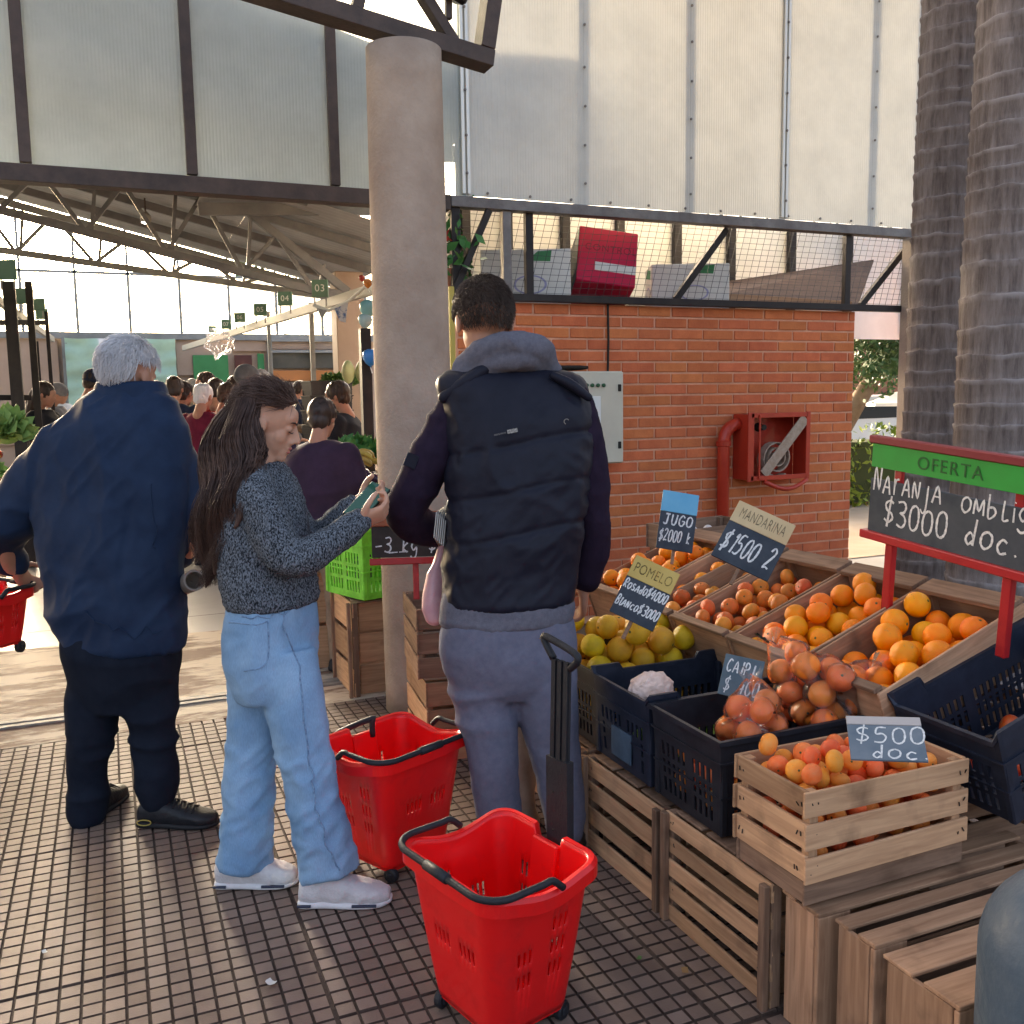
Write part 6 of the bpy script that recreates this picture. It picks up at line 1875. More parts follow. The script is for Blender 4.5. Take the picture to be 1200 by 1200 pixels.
for pth, cnt in paths:
    core += limb([tuple(W_.p(x, y, dd))+(r*0.74,) for x, y, dd, r in pth], 5, 14)
    cen = catmull([tuple(W_.p(x, y, dd))+(r,) for x, y, dd, r in pth], 4)
    tt = np.linspace(0, 1, len(cen))
    for k in range(int(cnt*1.75)):
        a0, rho = rgh.uniform(0, 2*math.pi), rgh.uniform(0.62, 1.08)
        ph, fq, am = a0*1.5+rgh.uniform(-.5, .5), 19+rgh.uniform(-1.5, 1.5), rgh.uniform(0.007, 0.014)
        end = rgh.uniform(0.72, 1.0)
        pts = []
        for t, c in zip(tt, cen):
            if t > end: break
            a = a0+0.6*t
            off = (HR*math.cos(a)+HF*math.sin(a))*c[3]*rho*(0.9+0.2*t)
            wv = am*min(1, t*2.2)*(HR*math.sin(fq*t+ph)+HF*math.cos(fq*t*0.9+ph)+UPV*0.3*math.sin(fq*t))
            pts.append(c[:3]+off+wv)
        if len(pts) > 4: cvs.append(np.array(pts)); wds.append(rgh.uniform(0.0008, 0.0017))
blob('hair_mass', core, M['hair_brown'], wo, 0.010, 4, lambda p, n: 0.003*ridge(p, 40, 7, 3)-0.004)
strands('hair_locks', cvs, wds, M['hair_brown'], wo, 3)
# a few thin curls at the tip
cv2 = [[W_.p(244-k*1.1+3*math.sin(t*7+k), 660+26*t+(k % 3)*2, -.03+0.01*k) for t in np.linspace(0, 1, 12)] for k in range(9)]
strands('hair_tips', cv2, [0.0011]*9, M['hair_brown'], wo)
# sweater
def sw_post(p, n):
    return 0.008*ridge(p, 6, 8, 5)-0.003+0.0035*nz(p, 75)+0.002*nz(p, 150)
sw = loft([W_.ring(306, 540, 26, .055), W_.ring(303, 556, 42, .080), W_.ring(303, 580, 58, .105), W_.ring(307, 620, 62, .115), W_.ring(312, 655, 62, .112), W_.ring(318, 685, 62, .115), W_.ring(320, 703, 58, .112), W_.ring(320, 708, 55, .108)], 36)
sw += W_.l([(300, 562, .055, -.10), (303, 590, .064, -.13), (322, 632, .062, -.15), (345, 656, .056, -.15), (372, 645, .050, -.13), (400, 626, .045, -.09), (413, 617, .042, -.07)], n=18)
sw += W_.l([(328, 575, .06, .12), (358, 630, .058, .16), (385, 622, .05, .12), (412, 596, .040, .06)], n=18)
so_ = blob('sweater', sw, M['knit'], wo, 0.008, 3, sw_post)
blob('cuff', W_.l([(405, 622, .044, -.085), (421, 611, .040, -.055)]), M['knit'], wo, 0.006, 2, lambda p, n: 0.002*nz(p, 90))
# jeans
def je_post(p, n):
    h = p[:, 2]
    lo_ = np.where(h < 0.45, 1.0, 0.45)
    dg_ = col3(p[:, 0]+p[:, 2]*0.8, p[:, 1], p[:, 2]-p[:, 0]*0.8)
    return 0.006*ridge(p, 9, 3.5, 9)-0.005+lo_*(0.007*ridge(dg_, 9, 15, 4)+0.004*ridge(dg_, 16, 26, 2))+0.002*nz(p, 22)
je = loft([W_.ring(319, 692, 52, .102), W_.ring(318, 712, 57, .108), W_.ring(317, 745, 61, .116), W_.ring(319, 785, 58, .112), W_.ring(322, 815, 46, .085)], 32)
je += W_.l([(303, 765, .090, .04), (301, 815, .090, .045), (297, 880, .080, .05), (291, 945, .077, .05), (287, 1000, .080, .05), (286, 1016, .082, .05)], ball=False, n=20)
je += W_.l([(335, 765, .094, -.035), (344, 815, .094, -.045), (356, 880, .084, -.055), (368, 945, .081, -.055), (383, 1005, .086, -.055), (387, 1022, .088, -.055)], ball=False, n=20)
jo = blob('jeans', je, M['jeans'], wo, 0.009, 3, je_post)
seam = mat('seam_thread', (0.09, 0.16, 0.27), (0.24, 0.37, 0.52), 0.8, 90)
def seam_on(ob, pts, r=0.0022, name='seam', m=None):
    """lay a stitched seam on the garment by casting each point to its surface"""
    loc = []
    o0 = np.array(ORI[ob.name])
    for w in pts:
        ok, q, nn, _ = ob.closest_point_on_mesh(Vector(w-o0))
        loc.append(np.array(q)+np.array(nn)*r*0.4+o0)
    v, f = tube_vf(loc, r, 6); return mk(name, v, f, m or seam, ob, smooth=True)
bpy.context.view_layer.update()
seam_on(jo, catmull([W_.p(x, y, -.17) for x, y in ((349, 705), (356, 760), (360, 830), (365, 900), (372, 950), (388, 1000), (396, 1022))], 8), name='side_seam')
seam_on(jo, catmull([W_.p(x, y, -.13) for x, y in ((263, 728), (300, 732), (313, 728))], 5), 0.0022, 'pocket_seam')
seam_on(jo, catmull([W_.p(x, y, -.13) for x, y in ((313, 729), (314, 760), (309, 778), (290, 784))], 6), 0.0022, 'pocket_seam')
seam_on(jo, catmull([W_.p(x, y, -.2) for x, y in ((262, 716), (300, 722), (345, 718), (375, 716))], 6), 0.0022, 'waist_seam')
for heel, toe in ((W_.p(255, 1030, .05), W_.p(348, 1004, .05)), (W_.p(352, 1046, -.07), W_.p(457, 1030, -.07))):
    up_, sl_ = shoe_pieces(heel, toe, 0.049, 0.098)
    sh = blob('shoe', up_, M['whiteshoe'], wo, 0.006, 3, lambda p, n: 0.003*ridge(p, 25, 25, 2))
    blob('sole', sl_, M['whitesole'], sh, 0.006, 2)
    h0, t0 = np.array(heel), np.array(toe); dd_ = t0-h0; dd_[2] = 0
    for k in range(4):
        c = np.array([h0[0], h0[1], 0])+dd_*(0.46+0.08*k); s = np.cross(dd_/np.linalg.norm(dd_), UPV)
        v, f = tube_vf([c-s*0.035+UPV*(0.068-0.006*k), c+UPV*(0.088-0.008*k), c+s*0.035+UPV*(0.068-0.006*k)], 0.0035, 6); mk('lace', v, f, M['whitesole'], sh)
    for k in (0.0, 0.60, 0.72):
        c = np.array([h0[0], h0[1], 0.016])+dd_*(0.07+k); s = -np.cross(dd_/np.linalg.norm(dd_), UPV); s = s if s @ HF < 0 else -s
        e = dd_/np.linalg.norm(dd_)
        v, f = tube_vf([c+s*(0.043 if k == 0 else 0.051)-e*0.02, c+s*(0.046 if k == 0 else 0.052)+e*0.02], 0.0045, 6); mk('sole_mark', v, f, mat('sole_inset', (0.03, 0.035, 0.06), None, 0.5), sh)
# phone
ph = root('phone', W_.p(430, 588, 0.0), 'mobile phone with a dark green screen held by the woman in the sweater', 'phone')
A, B, C = W_.p(412, 598, -.03), W_.p(438, 570, .03), W_.p(430, 606, -.05)
ex = (B-A)/np.linalg.norm(B-A); ez = (C-A); ez -= ex*(ez @ ex); ez /= np.linalg.norm(ez); en = np.cross(ex, ez)
if en @ (np.array([0, 0, CAM_H])-A) < 0: en = -en
cen = W_.p(430, 588, 0.0)
Rp = Matrix((Vector(ex), Vector(np.cross(en, ex)), Vector(en))).transposed()
ph.rotation_euler = Rp.to_euler()
bbox('case', (0, 0, 0), (0.152, 0.074, 0.009), M['ink'], ph, local=True, bev=0.003)
scm, _n, _b = nmat('phone_screen'); _b.inputs['Base Color'].default_value = (0.005, 0.03, 0.027, 1); _b.inputs['Roughness'].default_value = 0.08
_b.inputs['Emission Color'].default_value = (0.02, 0.12, 0.10, 1); _b.inputs['Emission Strength'].default_value = 0.05
bbox('screen', (0, 0, 0.0052), (0.144, 0.067, 0.001), scm, ph, local=True, bev=0.0003)

# ---------------------------------------------------------------- the old man
D = 3.38
O_ = Fig(D, rad(-6))
base = O_.p(140, 940); base = (base[0], base[1], 0.0)
om = root('person', base, 'person with white hair in a navy jacket and black trousers, seen from behind', 'person')
hco = O_.p(152, 440, 0.03)
Ro = frame_of(HF*0.90+HR*0.38-UPV*0.12)
ob_ = xf(head_pieces(0.16), hco, Ro, 1.05)
ob_ += loft([O_.ring(150, 476, 30, .06), O_.ring(140, 515, 64, .09), O_.ring(134, 600, 74, .11), O_.ring(138, 740, 62, .10)])
ob_ += O_.l([(58, 545, .05, .02), (8, 610, .042, .05), (8, 655, .034, .16), (20, 670, .028, .22)])
ob_ += O_.l([(212, 545, .05, .02), (226, 620, .042, .05), (215, 650, .034, .18), (195, 650, .03, .26)])
ob_ += O_.l([(108, 760, .075, .02), (105, 860, .055, .02), (100, 945, .042, .03)])
ob_ += O_.l([(170, 760, .075, 0), (178, 860, .055, 0), (182, 925, .042, .0)])
ob_ += hand_pieces(O_.p(20, 670, .22), -UPV*0.5+HF*0.6, HR, UPV, 0.8)
ob_ += hand_pieces(O_.p(195, 650, .26), HF*0.5-HR*0.5, -UPV, UPV, 0.7)
blob('body', ob_, M['skin2'], om, 0.0065, 3)
def old_hair(d):
    return d[2] > -0.36-0.22*max(0, -d[1])+0.95*max(0, d[1]-0.15) and not (abs(d[0]) > 0.62 and d[2] < 0.18 and d[1] > -0.32)
short_hair(om, hco, Ro, M['hair_white'], old_hair, 4200, 0.040, 5, rad_=(0.0845, 0.110, 0.101), cen=(0, -0.013, 0.034), lift=0.20, width=0.0012, flow=(-0.15, -0.5, -1.0))
def jk_post(p, n):
    xr = (p-np.array(O_.p(135, 600))) @ HR; h = p[:, 2]
    d = 0.016*ridge(p, 4.2, 4.0, 11)-0.006+0.006*ridge(p, 11, 8, 1)+0.005*ridge(col3(p[:, 2]+xr, p[:, 1], xr-p[:, 2]), 6, 13, 6)
    d = d-0.010*np.exp(-((xr-0.10+0.02*np.sin(h*9))/0.014)**2)*np.clip((h-0.75)*3, 0, 1)*np.clip((1.25-h)*4, 0, 1)
    return d
jk = loft([O_.ring(152, 456, 38, .072, .01), O_.ring(151, 472, 52, .100, .01), O_.ring(147, 488, 66, .112), O_.ring(140, 508, 84, .125), O_.ring(135, 545, 92, .140), O_.ring(132, 600, 90, .148), O_.ring(133, 660, 86, .148), O_.ring(139, 715, 79, .145), O_.ring(144, 748, 72, .140), O_.ring(145, 757, 70, .138)], 36)
jk += O_.l([(72, 525, .085, .02), (45, 560, .090, .03), (15, 605, .084, .05), (5, 640, .066, .14), (12, 660, .056, .20)], n=18)
jk += O_.l([(195, 525, .085, .02), (212, 562, .088, .03), (222, 610, .080, .06), (214, 640, .064, .15), (200, 648, .056, .22)], n=18)
jo2 = blob('jacket', jk, M['navyjacket'], om, 0.009, 4, jk_post)
co_ = blob('collar', loft([O_.ring(153, 448, 38, .078, .015), O_.ring(153, 462, 43, .086, .012), O_.ring(151, 478, 46, .090, .01)], 30), M['navyjacket'], om, 0.006, 2, lambda p, n: 0.004*ridge(p, 8, 30, 4))
bpy.context.view_layer.update()
seam_on(jo2, catmull([O_.p(x, y, -.3) for x, y in ((170, 560), (168, 590), (176, 620), (196, 640))], 6), 0.002, 'jacket_seam', M['navyjacket'])
seam_on(jo2, catmull([O_.p(x, y, -.3) for x, y in ((66, 735), (110, 748), (160, 752), (208, 746))], 6), 0.002, 'hem_seam', M['navyjacket'])
bt = loft([O_.ring(142, 735, 66, .135), O_.ring(143, 765, 68, .138), O_.ring(143, 800, 62, .115), O_.ring(143, 830, 48, .08)])
bt += O_.l([(113, 775, .098, .02), (110, 830, .092, .02), (106, 885, .074, .02), (104, 930, .070, .03), (101, 950, .070, .03)], n=18)
bt += O_.l([(173, 775, .098, 0), (177, 830, .092, 0), (182, 885, .076, 0), (184, 922, .072, 0), (184, 936, .072, 0)], n=18)
blob('trousers', bt, M['blacktrousers'], om, 0.010, 4, lambda p, n: 0.012*ridge(p, 5, 10, 8)-0.004)
for heel, toe in ((O_.p(96, 972, 0), O_.p(112, 925, 0.05)), (O_.p(164, 950, 0), O_.p(254, 944, -.02))):
    h0 = np.array(heel); h0[2] = 0
    t0 = np.array(toe); t0[2] = 0
    if heel[0] < O_.p(120, 940)[0]: t0 = h0+(HF*0.95+HR*0.12)*0.29
    up_, sl_ = shoe_pieces(h0, t0, 0.05, 0.095)
    sh = blob('shoe', up_, M['blackshoe'], om, 0.007, 2, lambda p, n: 0.002*ridge(p, 25, 25, 2))
    blob('sole', sl_, M['blacksole'], sh, 0.007, 1)
    dd_ = t0-h0
    for k in range(4):
        c = h0+dd_*(0.48+0.08*k); s = np.cross(dd_/np.linalg.norm(dd_), UPV)
        v, f = tube_vf([c-s*0.035+UPV*(0.075-0.006*k), c+UPV*(0.097-0.008*k), c+s*0.035+UPV*(0.075-0.006*k)], 0.004, 6); mk('lace', v, f, M['blacksole'], sh)
    if dd_ @ HR > 0.2:
        c = h0+dd_*0.12-HF*0.052+UPV*0.03
        v, f = tube_vf([c+HR*0.025*math.cos(a)+UPV*0.010*math.sin(a) for a in np.linspace(0, 6.28, 16)], 0.0022, 6); mk('heel_badge', v, f, mat('ochre_badge', (0.35, 0.26, 0.06), None, 0.5), sh)
# rolled tube sticking out at his side, red basket in his hand
tb = root('rolled_tube', O_.p(222, 680, .05), 'grey-brown hollow tube end sticking out at the old man\'s right side', 'tube')
a = O_.p(228, 680, -.10); b = O_.p(205, 690, .22)
dr_ = (b-a)/np.linalg.norm(b-a)
def ring_tube(a, dirv, ln, ro, ri, n=28):
    s = np.cross(dirv, UPV); s /= np.linalg.norm(s); u = np.cross(s, dirv)
    vv, ff = [], []
    for t, r in ((0, ro), (ln, ro), (ln, ri), (0, ri)):
        for k in range(n):
            an = 2*math.pi*k/n; vv.append(a+dirv*t+(s*math.cos(an)+u*math.sin(an))*r)
    for q in range(4):
        for k in range(n):
            k2 = (k+1) % n; q2 = (q+1) % 4
            ff.append((q*n+k, q*n+k2, q2*n+k2, q2*n+k))
    return vv, ff
vv, ff = ring_tube(a, dr_, 0.34, 0.037, 0.030)
mk('wall', vv, ff, mat('cardboard_grey', (0.20, 0.17, 0.15), (0.28, 0.24, 0.21), 0.6, 8), tb, smooth=False)
vv, ff = ring_tube(a+dr_*0.05, dr_, 0.01, 0.0295, 0.002)
mk('plug', vv, ff, mat('tube_inside', (0.14, 0.11, 0.09), None, 0.8), tb)
# ================================================================== ROLLING BASKETS
M['basket'] = mat('red_plastic', (0.78, 0.008, 0.010), (0.62, 0.010, 0.012), 0.36, 14, detail=9, lo=0.5, hi=0.8, rough2=0.55, spec=0.35, bump=0.06, bscale=150, bdist=0.001, coat=0.15)
M['handle'] = mat('black_grip', (0.011, 0.012, 0.016), (0.018, 0.019, 0.023), 0.55, 20, bump=0.15, bscale=120, spec=0.3)
def rounded_rect(lx, ly, r, nl, ns, nc=7):
    """perimeter points (x, y, tag) counter-clockwise; tag = (side, index, count) or None on corners"""
    out = []
    def seg(a, b, n, s):
        for i in range(n): out.append((a[0]+(b[0]-a[0])*i/n, a[1]+(b[1]-a[1])*i/n, (s, i, n)))
    def arc(cx, cy, a0):
        for i in range(nc): 
            a = a0+math.pi/2*i/nc; out.append((cx+r*math.cos(a), cy+r*math.sin(a), None))
    seg((-lx+r, -ly), (lx-r, -ly), nl, 0); arc(lx-r, -ly+r, -math.pi/2)
    seg((lx, -ly+r), (lx, ly-r), ns, 1); arc(lx-r, ly-r, 0)
    seg((lx-r, ly), (-lx+r, ly), nl, 2); arc(-lx+r, ly-r, math.pi/2)
    seg((-lx, ly-r), (-lx, -ly+r), ns, 3); arc(-lx+r, -ly+r, math.pi)
    return out
def basket(label, loc, yaw, bail_end, group, handle=None, scale=1.0):
    """local x = long axis; the pull handle stands at +x"""
    t = root('rolling_basket', loc, label, 'basket', group, (0, 0, yaw))
    H, Z0 = 0.42*scale, 0.045
    LX, LY, R0 = 0.158*scale, 0.180*scale, 0.050*scale
    per = rounded_rect(1, 1, 0.3, 27, 23)
    per = rounded_rect(LX, LY, R0, 23, 27)
    vs = [0.0, 0.05]
    rows = ((0.30, 0.40), (0.46, 0.56), (0.62, 0.72))
    for a, b in rows: vs += [a, b]
    vs += [0.80, 0.9, 0.965, 1.0]
    def fn(u, w):
        x, y, tg = per[u]
        k = 0.70+0.30*w**0.9
        zz = Z0+(H-Z0)*w
        cr = 1+0.0*w
        # rim dips along the sides, cut-out where the pull handle stands
        if w > 0.88:
            zz -= 0.028*scale*math.cos(min(1, abs(x)/LX)*math.pi/2)**2*(1 if abs(abs(y)-LY) < 0.03 else 0)
            if x > LX-0.02 and abs(y) < 0.045: zz -= 0.035*scale*(w-0.88)/0.12
        return (x*k, y*k, zz)
    def hole(i, j):
        tg = per[i][2]
        if tg is None: return False
        s, q, n = tg
        if j not in (2, 4, 6): return False
        if s in (0, 2):
            return q % 2 == 1 and (3 <= q <= 8 or 14 <= q <= 19) and not (j == 6 and q < 9)
        return q % 2 == 1 and (4 <= q <= 11 or 16 <= q <= 23) and (s == 1 or j == 4)
    us = list(range(len(per)))
    wl = grid_shell(us, vs, fn, hole, True, 0.0045, 'shell', M['basket'], t, smooth=True)
    # rolled rim
    pts = [np.array(fn(u, 1.0)) for u in us]; 
    c0 = np.array([0, 0, 0])
    vv, ff = [], []
    n = len(us)
    for p in pts:
        o = np.array([p[0], p[1], 0]); o = o/np.linalg.norm(o)
        for dx, dz in ((0.0, 0.002), (0.012, 0.004), (0.020, -0.006), (0.020, -0.036), (0.016, -0.036), (0.012, -0.008), (0.0, -0.004)):
            vv.append(p+o*dx+np.array([0, 0, dz]))
    for i in range(n):
        i2 = (i+1) % n
        for e in range(7):
            ff.append((i*7+e, i2*7+e, i2*7+(e+1) % 7, i*7+(e+1) % 7))
    mk('rim', vv, ff, M['basket'], t, smooth=False, local=True)
    # floor of the basket
    fl = [np.array(fn(u, 0.0)) for u in us]
    mk('bottom', fl+[p-np.array([0, 0, 0.006]) for p in fl], [tuple(range(n)), tuple(range(2*n-1, n-1, -1))]+[(i, i+n, (i+1) % n+n, (i+1) % n) for i in range(n)], M['basket'], t, local=True)
    # vertical channel for the pull handle
    bbox('handle_channel', (LX*0.80, 0, 0.23*scale), (0.02, 0.095, 0.34*scale), M['basket'], t, local=True, bev=0.004, rot=(0, rad(9), 0))
    # bail handle lying on the rim
    lp = []
    for u in range(-2, 27+7+23+7+27+3):
        pass
    e = bail_end
    ring = [(x, y) for x, y, tg in rounded_rect(LX+0.020, LY+0.022, R0+0.02, 8, 6)]
    sel = sorted([p for p in ring if p[0]*e > -0.02], key=lambda p: math.atan2(p[1], p[0]*e))
    pts = [(p[0], p[1], H+0.006) for p in sel]
    pts = [(pts[0][0]-e*0.03, pts[0][1], H-0.02)]+pts+[(pts[-1][0]-e*0.03, pts[-1][1], H-0.02)]
    v, f = tube_vf(catmull(pts, 3), 0.0085, 10)
    mk('bail_handle', v, f, M['handle'], t, smooth=True, local=True)
    g = pts[len(pts)//2-1:len(pts)//2+2]
    v, f = tube_vf(g, 0.0125, 10); mk('grip', v, f, M['handle'], t, smooth=True, local=True)
    # casters
    for x, y in ((-0.10*scale, -0.11*scale), (-0.10*scale, 0.11*scale), (0.10*scale, -0.11*scale), (0.10*scale, 0.11*scale)):
        v, f = lathe_vf([(0.020, -0.011), (0.024, -0.007), (0.024, 0.007), (0.020, 0.011)], 16)
        w = mk('wheel', v, f, M['handle'], t, local=True, loc=(x, y, 0.0245), rot=(rad(90), 0, 0.3))
        bbox('fork', (0, 0.0, 0), (0.02, 0.02, 0.03), M['handle'], w, local=True, bev=0.003)
    return t
b1 = basket('red rolling shopping basket in the foreground with its pull handle raised', (0.800, 2.000, 0), rad(15), -1, 'red rolling baskets')
b2 = basket('red rolling shopping basket behind the woman with its pull handle folded', (0.785, 2.86, 0), rad(115), -1, 'red rolling baskets')
# raised telescopic handle of the near basket
def local_pts(rootob, pts):
    R = rootob.rotation_euler.to_matrix(); 
    return [R.inverted() @ (Vector(p)-rootob.location) for p in pts]
f0, m0, t0 = np.array([0.194, 0.0, 0.14]), np.array([0.197, 0.0, 0.60]), np.array([0.206, 0.0, 0.85])
ax = (t0-f0)/np.linalg.norm(t0-f0)
side_w = np.array([0.0, -1.0, 0.0])
for zz in (0.20, 0.34):
    bbox('handle_bracket', (0.172, 0, zz), (0.05, 0.06, 0.03), M['basket'], b1, local=True, bev=0.004)
v, f = bar_vf(f0, m0, 0.080, 0.022, up=np.cross(ax, side_w)); hb = mk('pull_sleeve', v, f, M['handle'], b1, local=True)
for k in (-1, 0, 1):
    v, f = bar_vf(m0-ax*0.02+side_w*0.023*k, t0+side_w*0.023*k, 0.015, 0.014, up=np.cross(ax, side_w)); mk('pull_rod', v, f, M['handle'], b1, local=True)
v, f = bar_vf(m0-ax*0.02, t0, 0.066, 0.004, up=np.cross(ax, side_w)); mk('pull_plate', v, f, M['handle'], b1, local=True)
gp_ = [t0-side_w*0.030, t0-side_w*0.062+ax*0.035, t0-side_w*0.060+ax*0.05, t0+side_w*0.045+ax*0.030, t0+side_w*0.060+ax*0.012, t0+side_w*0.034-ax*0.012]
v, f = tube_vf(catmull(gp_, 4), 0.0095, 10); mk('pull_grip', v, f, M['handle'], b1, smooth=True, local=True)
for k in range(7):
    c = f0+(m0-f0)*(0.15+0.11*k)
    v, f = lathe_vf([(0.0035, -0.001), (0.0035, 0.001)], 8)
    n_ = np.cross(side_w, ax); n_ = n_ if n_ @ (np.array(local_pts(b1, [(0, 0, 1.5)])[0])-c) > 0 else -n_
    mk('rivet_hole', [np.array(q)+c+n_*0.0118+side_w*(0.016 if k % 2 else -0.012) for q in v], f, M['ink'], b1, local=True)
# folded handle of the far basket
f0, g0 = [np.array(q) for q in local_pts(b2, (P(398, 862, 3.16), P(436, 846, 3.16)))]
up_ = np.array([0, 0, 1.0])
v, f = tube_vf(catmull([f0-up_*0.05, f0, f0+up_*0.012, g0+up_*0.012, g0, g0-up_*0.05], 3), 0.010, 10); mk('pull_grip', v, f, M['handle'], b2, smooth=True, local=True)
# white worn print on the near basket
for b, w_ in ((b1, 1), (b2, 1)):
    pass
# third red basket hanging from the old man's hand at the left edge
ob3 = P(-12, 700, 3.62)
b3 = basket('red shopping basket carried by the old man at the left edge', (ob3[0], ob3[1], 0.545), rad(40), 1, 'red rolling baskets', scale=0.62)
crumple_later = True
# ================================================================== PEOPLE FARTHER BACK
def lp_(c, R, s, x, y, z): return np.array(c)+R @ (np.array([x, y, z])*s)
def bystander(label, px, top_y, d, facing_, top, bottom, hair, arms='down', coat=0.80, skin=None, stripe=None, beanie=None, lean=0.0, hairlen=0.0, group='shoppers in the hall', bulk=1.0, vox=1.0):
    """standing shopper; facing_ = heading of the chest in degrees from +Y, clockwise"""
    q = P(px, top_y, d); h = q[2]; s = h/1.74
    a = rad(facing_)
    f = np.array([math.sin(a), math.cos(a), 0]); r = np.array([math.cos(a), -math.sin(a), 0])
    R = np.stack([r, f, UPV], 1)
    c = np.array([q[0], q[1], 0.0])
    t = root('person', c, label, 'person', group)
    L3 = lambda x, y, z: lp_(c, R, s, x, y+lean*max(0, z-0.95), z)
    def ring(z, hw, dp, y=0.0): return (L3(0, y, z), r*hw*s, f*dp*s, 2.4)
    def lm(pts, **k): return limb([tuple(L3(x, y, z))+(rr*s,) for x, y, z, rr in pts], n=12, **k)
    Rh = frame_of(f*0.95-UPV*0.25)
    hcn = L3(0, 0.03, 1.605)
    sd = 1
    if arms == 'front':
        armp = [[(sg*0.20, 0.0, 1.38, .05), (sg*0.25, 0.06, 1.12, .042), (sg*0.17, 0.30, 1.08, .03)] for sg in (-1, 1)]
    else:
        armp = [[(sg*0.20, 0.0, 1.38, .05), (sg*0.25, 0.0, 1.10, .042), (sg*0.23, 0.10, 0.86, .03)] for sg in (-1, 1)]
    b = xf(head_pieces(0.13), hcn, Rh, s*1.0)
    b += loft([ring(1.42, .10, .07), ring(1.32, .15, .085), ring(1.1, .13, .085), ring(0.92, .14, .09)])
    for sg, ap in zip((-1, 1), armp):
        b += lm(ap)
        w = L3(*ap[-1][:3]); dv = (L3(*ap[-1][:3])-L3(*ap[-2][:3]))
        b += hand_pieces(w, dv, -UPV if arms == 'front' else -r*sg, -r*sg if arms == 'front' else f, 0.5, s=s)
        b += lm([(sg*0.09, 0, 0.92, .07), (sg*0.10, 0.01, 0.5, .05), (sg*0.10, -0.01, 0.08, .038)])
    blob('body', b, skin or M['skin2'], t, 0.012*vox, 2)
    k = bulk
    j = loft([ring(1.47, .085, .075, .01), ring(1.43, .15*k, .10*k), ring(1.36, .20*k, .125*k), ring(1.2, .205*k, .145*k), ring(1.02, .20*k, .15*k), ring(coat+0.03, .20*k, .148*k), ring(coat, .195*k, .14*k)], 28)
    for ap in armp:
        j += lm([(x, y, z, rr+0.03) for x, y, z, rr in ap[:-1]]+[(ap[-1][0], ap[-1][1]-0.02, ap[-1][2]+0.02, ap[-1][3]+0.022)])
    jb = blob('jacket', j, top, t, 0.016*vox, 3, lambda p, n: 0.010*ridge(p, 5, 7, px)-0.003)
    if stripe:
        for zz in stripe:
            rr = [(L3(0, 0, zz), r*(.214*k)*s, f*(.156*k)*s, 2.4), (L3(0, 0, zz-0.045), r*(.214*k)*s, f*(.157*k)*s, 2.4)]
            blob('stripe', loft(rr, 28, 2), M['stripe'], jb, 0.010, 1)
    b2 = loft([ring(0.96, .165, .115), ring(0.88, .175, .12), ring(0.80, .165, .11)])
    for sg in (-1, 1):
        b2 += lm([(sg*0.085, 0, 0.84, .095), (sg*0.10, 0.01, 0.5, .075), (sg*0.10, -0.01, 0.07, .065)])
    blob('trousers', b2, bottom, t, 0.018*vox, 3, lambda p, n: 0.010*ridge(p, 5, 8, px+3)-0.003)
    for sg in (-1, 1):
        h0 = L3(sg*0.10, -0.08, 0); t0 = L3(sg*0.12, 0.19, 0)
        u_, s_ = shoe_pieces(h0, t0); blob('shoe', u_+s_, M['blackshoe'], t, 0.012, 1)
    if beanie:
        hv = [ell_vf((0, -0.014, 0.045), (0.090, 0.112, 0.100), 18, 12), ell_vf((0, -0.012, 0.01), (0.093, 0.114, 0.035), 18, 8)]
        blob('beanie', xf(hv, hcn, Rh, s), beanie, t, 0.009, 2)
    if hair is not None:
        hv = [ell_vf((0, -0.022, 0.038), (0.084, 0.100, 0.094), 18, 12), ell_vf((0, -0.05, -0.02), (0.070, 0.062, 0.065), 14, 10)]
        if hairlen: hv += limb([(0, -0.06, 0, 0.075), (0, -0.08, -0.12, 0.08), (0, -0.085, -0.12-hairlen, 0.05)], 4, 12)
        blob('hair', xf(hv, hcn, Rh, s), hair, t, 0.008, 1, lambda p, n: 0.008*ridge(p, 40, 14, px))
    return t
M['stripe'] = mat('pale_stripe', (0.55, 0.55, 0.56), None, 0.8)
cl_ = lambda n, c: mat(n, c, [x*1.5 for x in c], 0.85, 10, bump=0.15, bscale=150)
maroon, redj, blackj = cl_('maroon_coat', (0.13, 0.010, 0.028)), cl_('red_jacket', (0.42, 0.022, 0.022)), cl_('black_jacket', (0.010, 0.011, 0.016))
navy2, plum, khaki = cl_('navy_cloth', (0.014, 0.020, 0.040)), cl_('plum_jacket', (0.030, 0.015, 0.032)), cl_('khaki_cloth', (0.24, 0.17, 0.12))
denim2 = cl_('dark_denim', (0.03, 0.045, 0.08))
bystander('person in a dark plum jacket and khaki trousers standing behind the woman with the phone', 368, 466, 5.15, 40, plum, khaki, M['hair_dark'], 'front', 0.84, bulk=1.22, lean=0.12)
bystander('person in a maroon hooded coat in the crowd', 236, 449, 8.6, 40, maroon, blackj, M['hair_white'], 'front', 0.72)
bystander('person in a dark jacket with a white stripe left of the maroon coat', 203, 441, 9.4, 20, navy2, blackj, M['hair_dark'], 'down', 0.8, stripe=(1.30,))
bystander('person with short dark hair looking left, behind the maroon coat', 243, 436, 10.4, 250, khaki, blackj, M['hair_dark'], 'down')
bystander('person in a striped navy top right of the maroon coat', 264, 448, 8.9, 60, navy2, blackj, M['hair_dark'], 'front', 0.8, stripe=(1.34, 1.22))
bystander('person in a red jacket and grey knit beanie behind the woman', 285, 428, 8.3, 70, redj, blackj, None, 'front', 0.85, beanie=cl_('grey_beanie', (0.10, 0.10, 0.11)))
bystander('grey-haired person right beside the red jacket', 303, 433, 9.2, 75, cl_('grey_coat', (0.10, 0.09, 0.09)), blackj, M['hair_grey'], 'front')
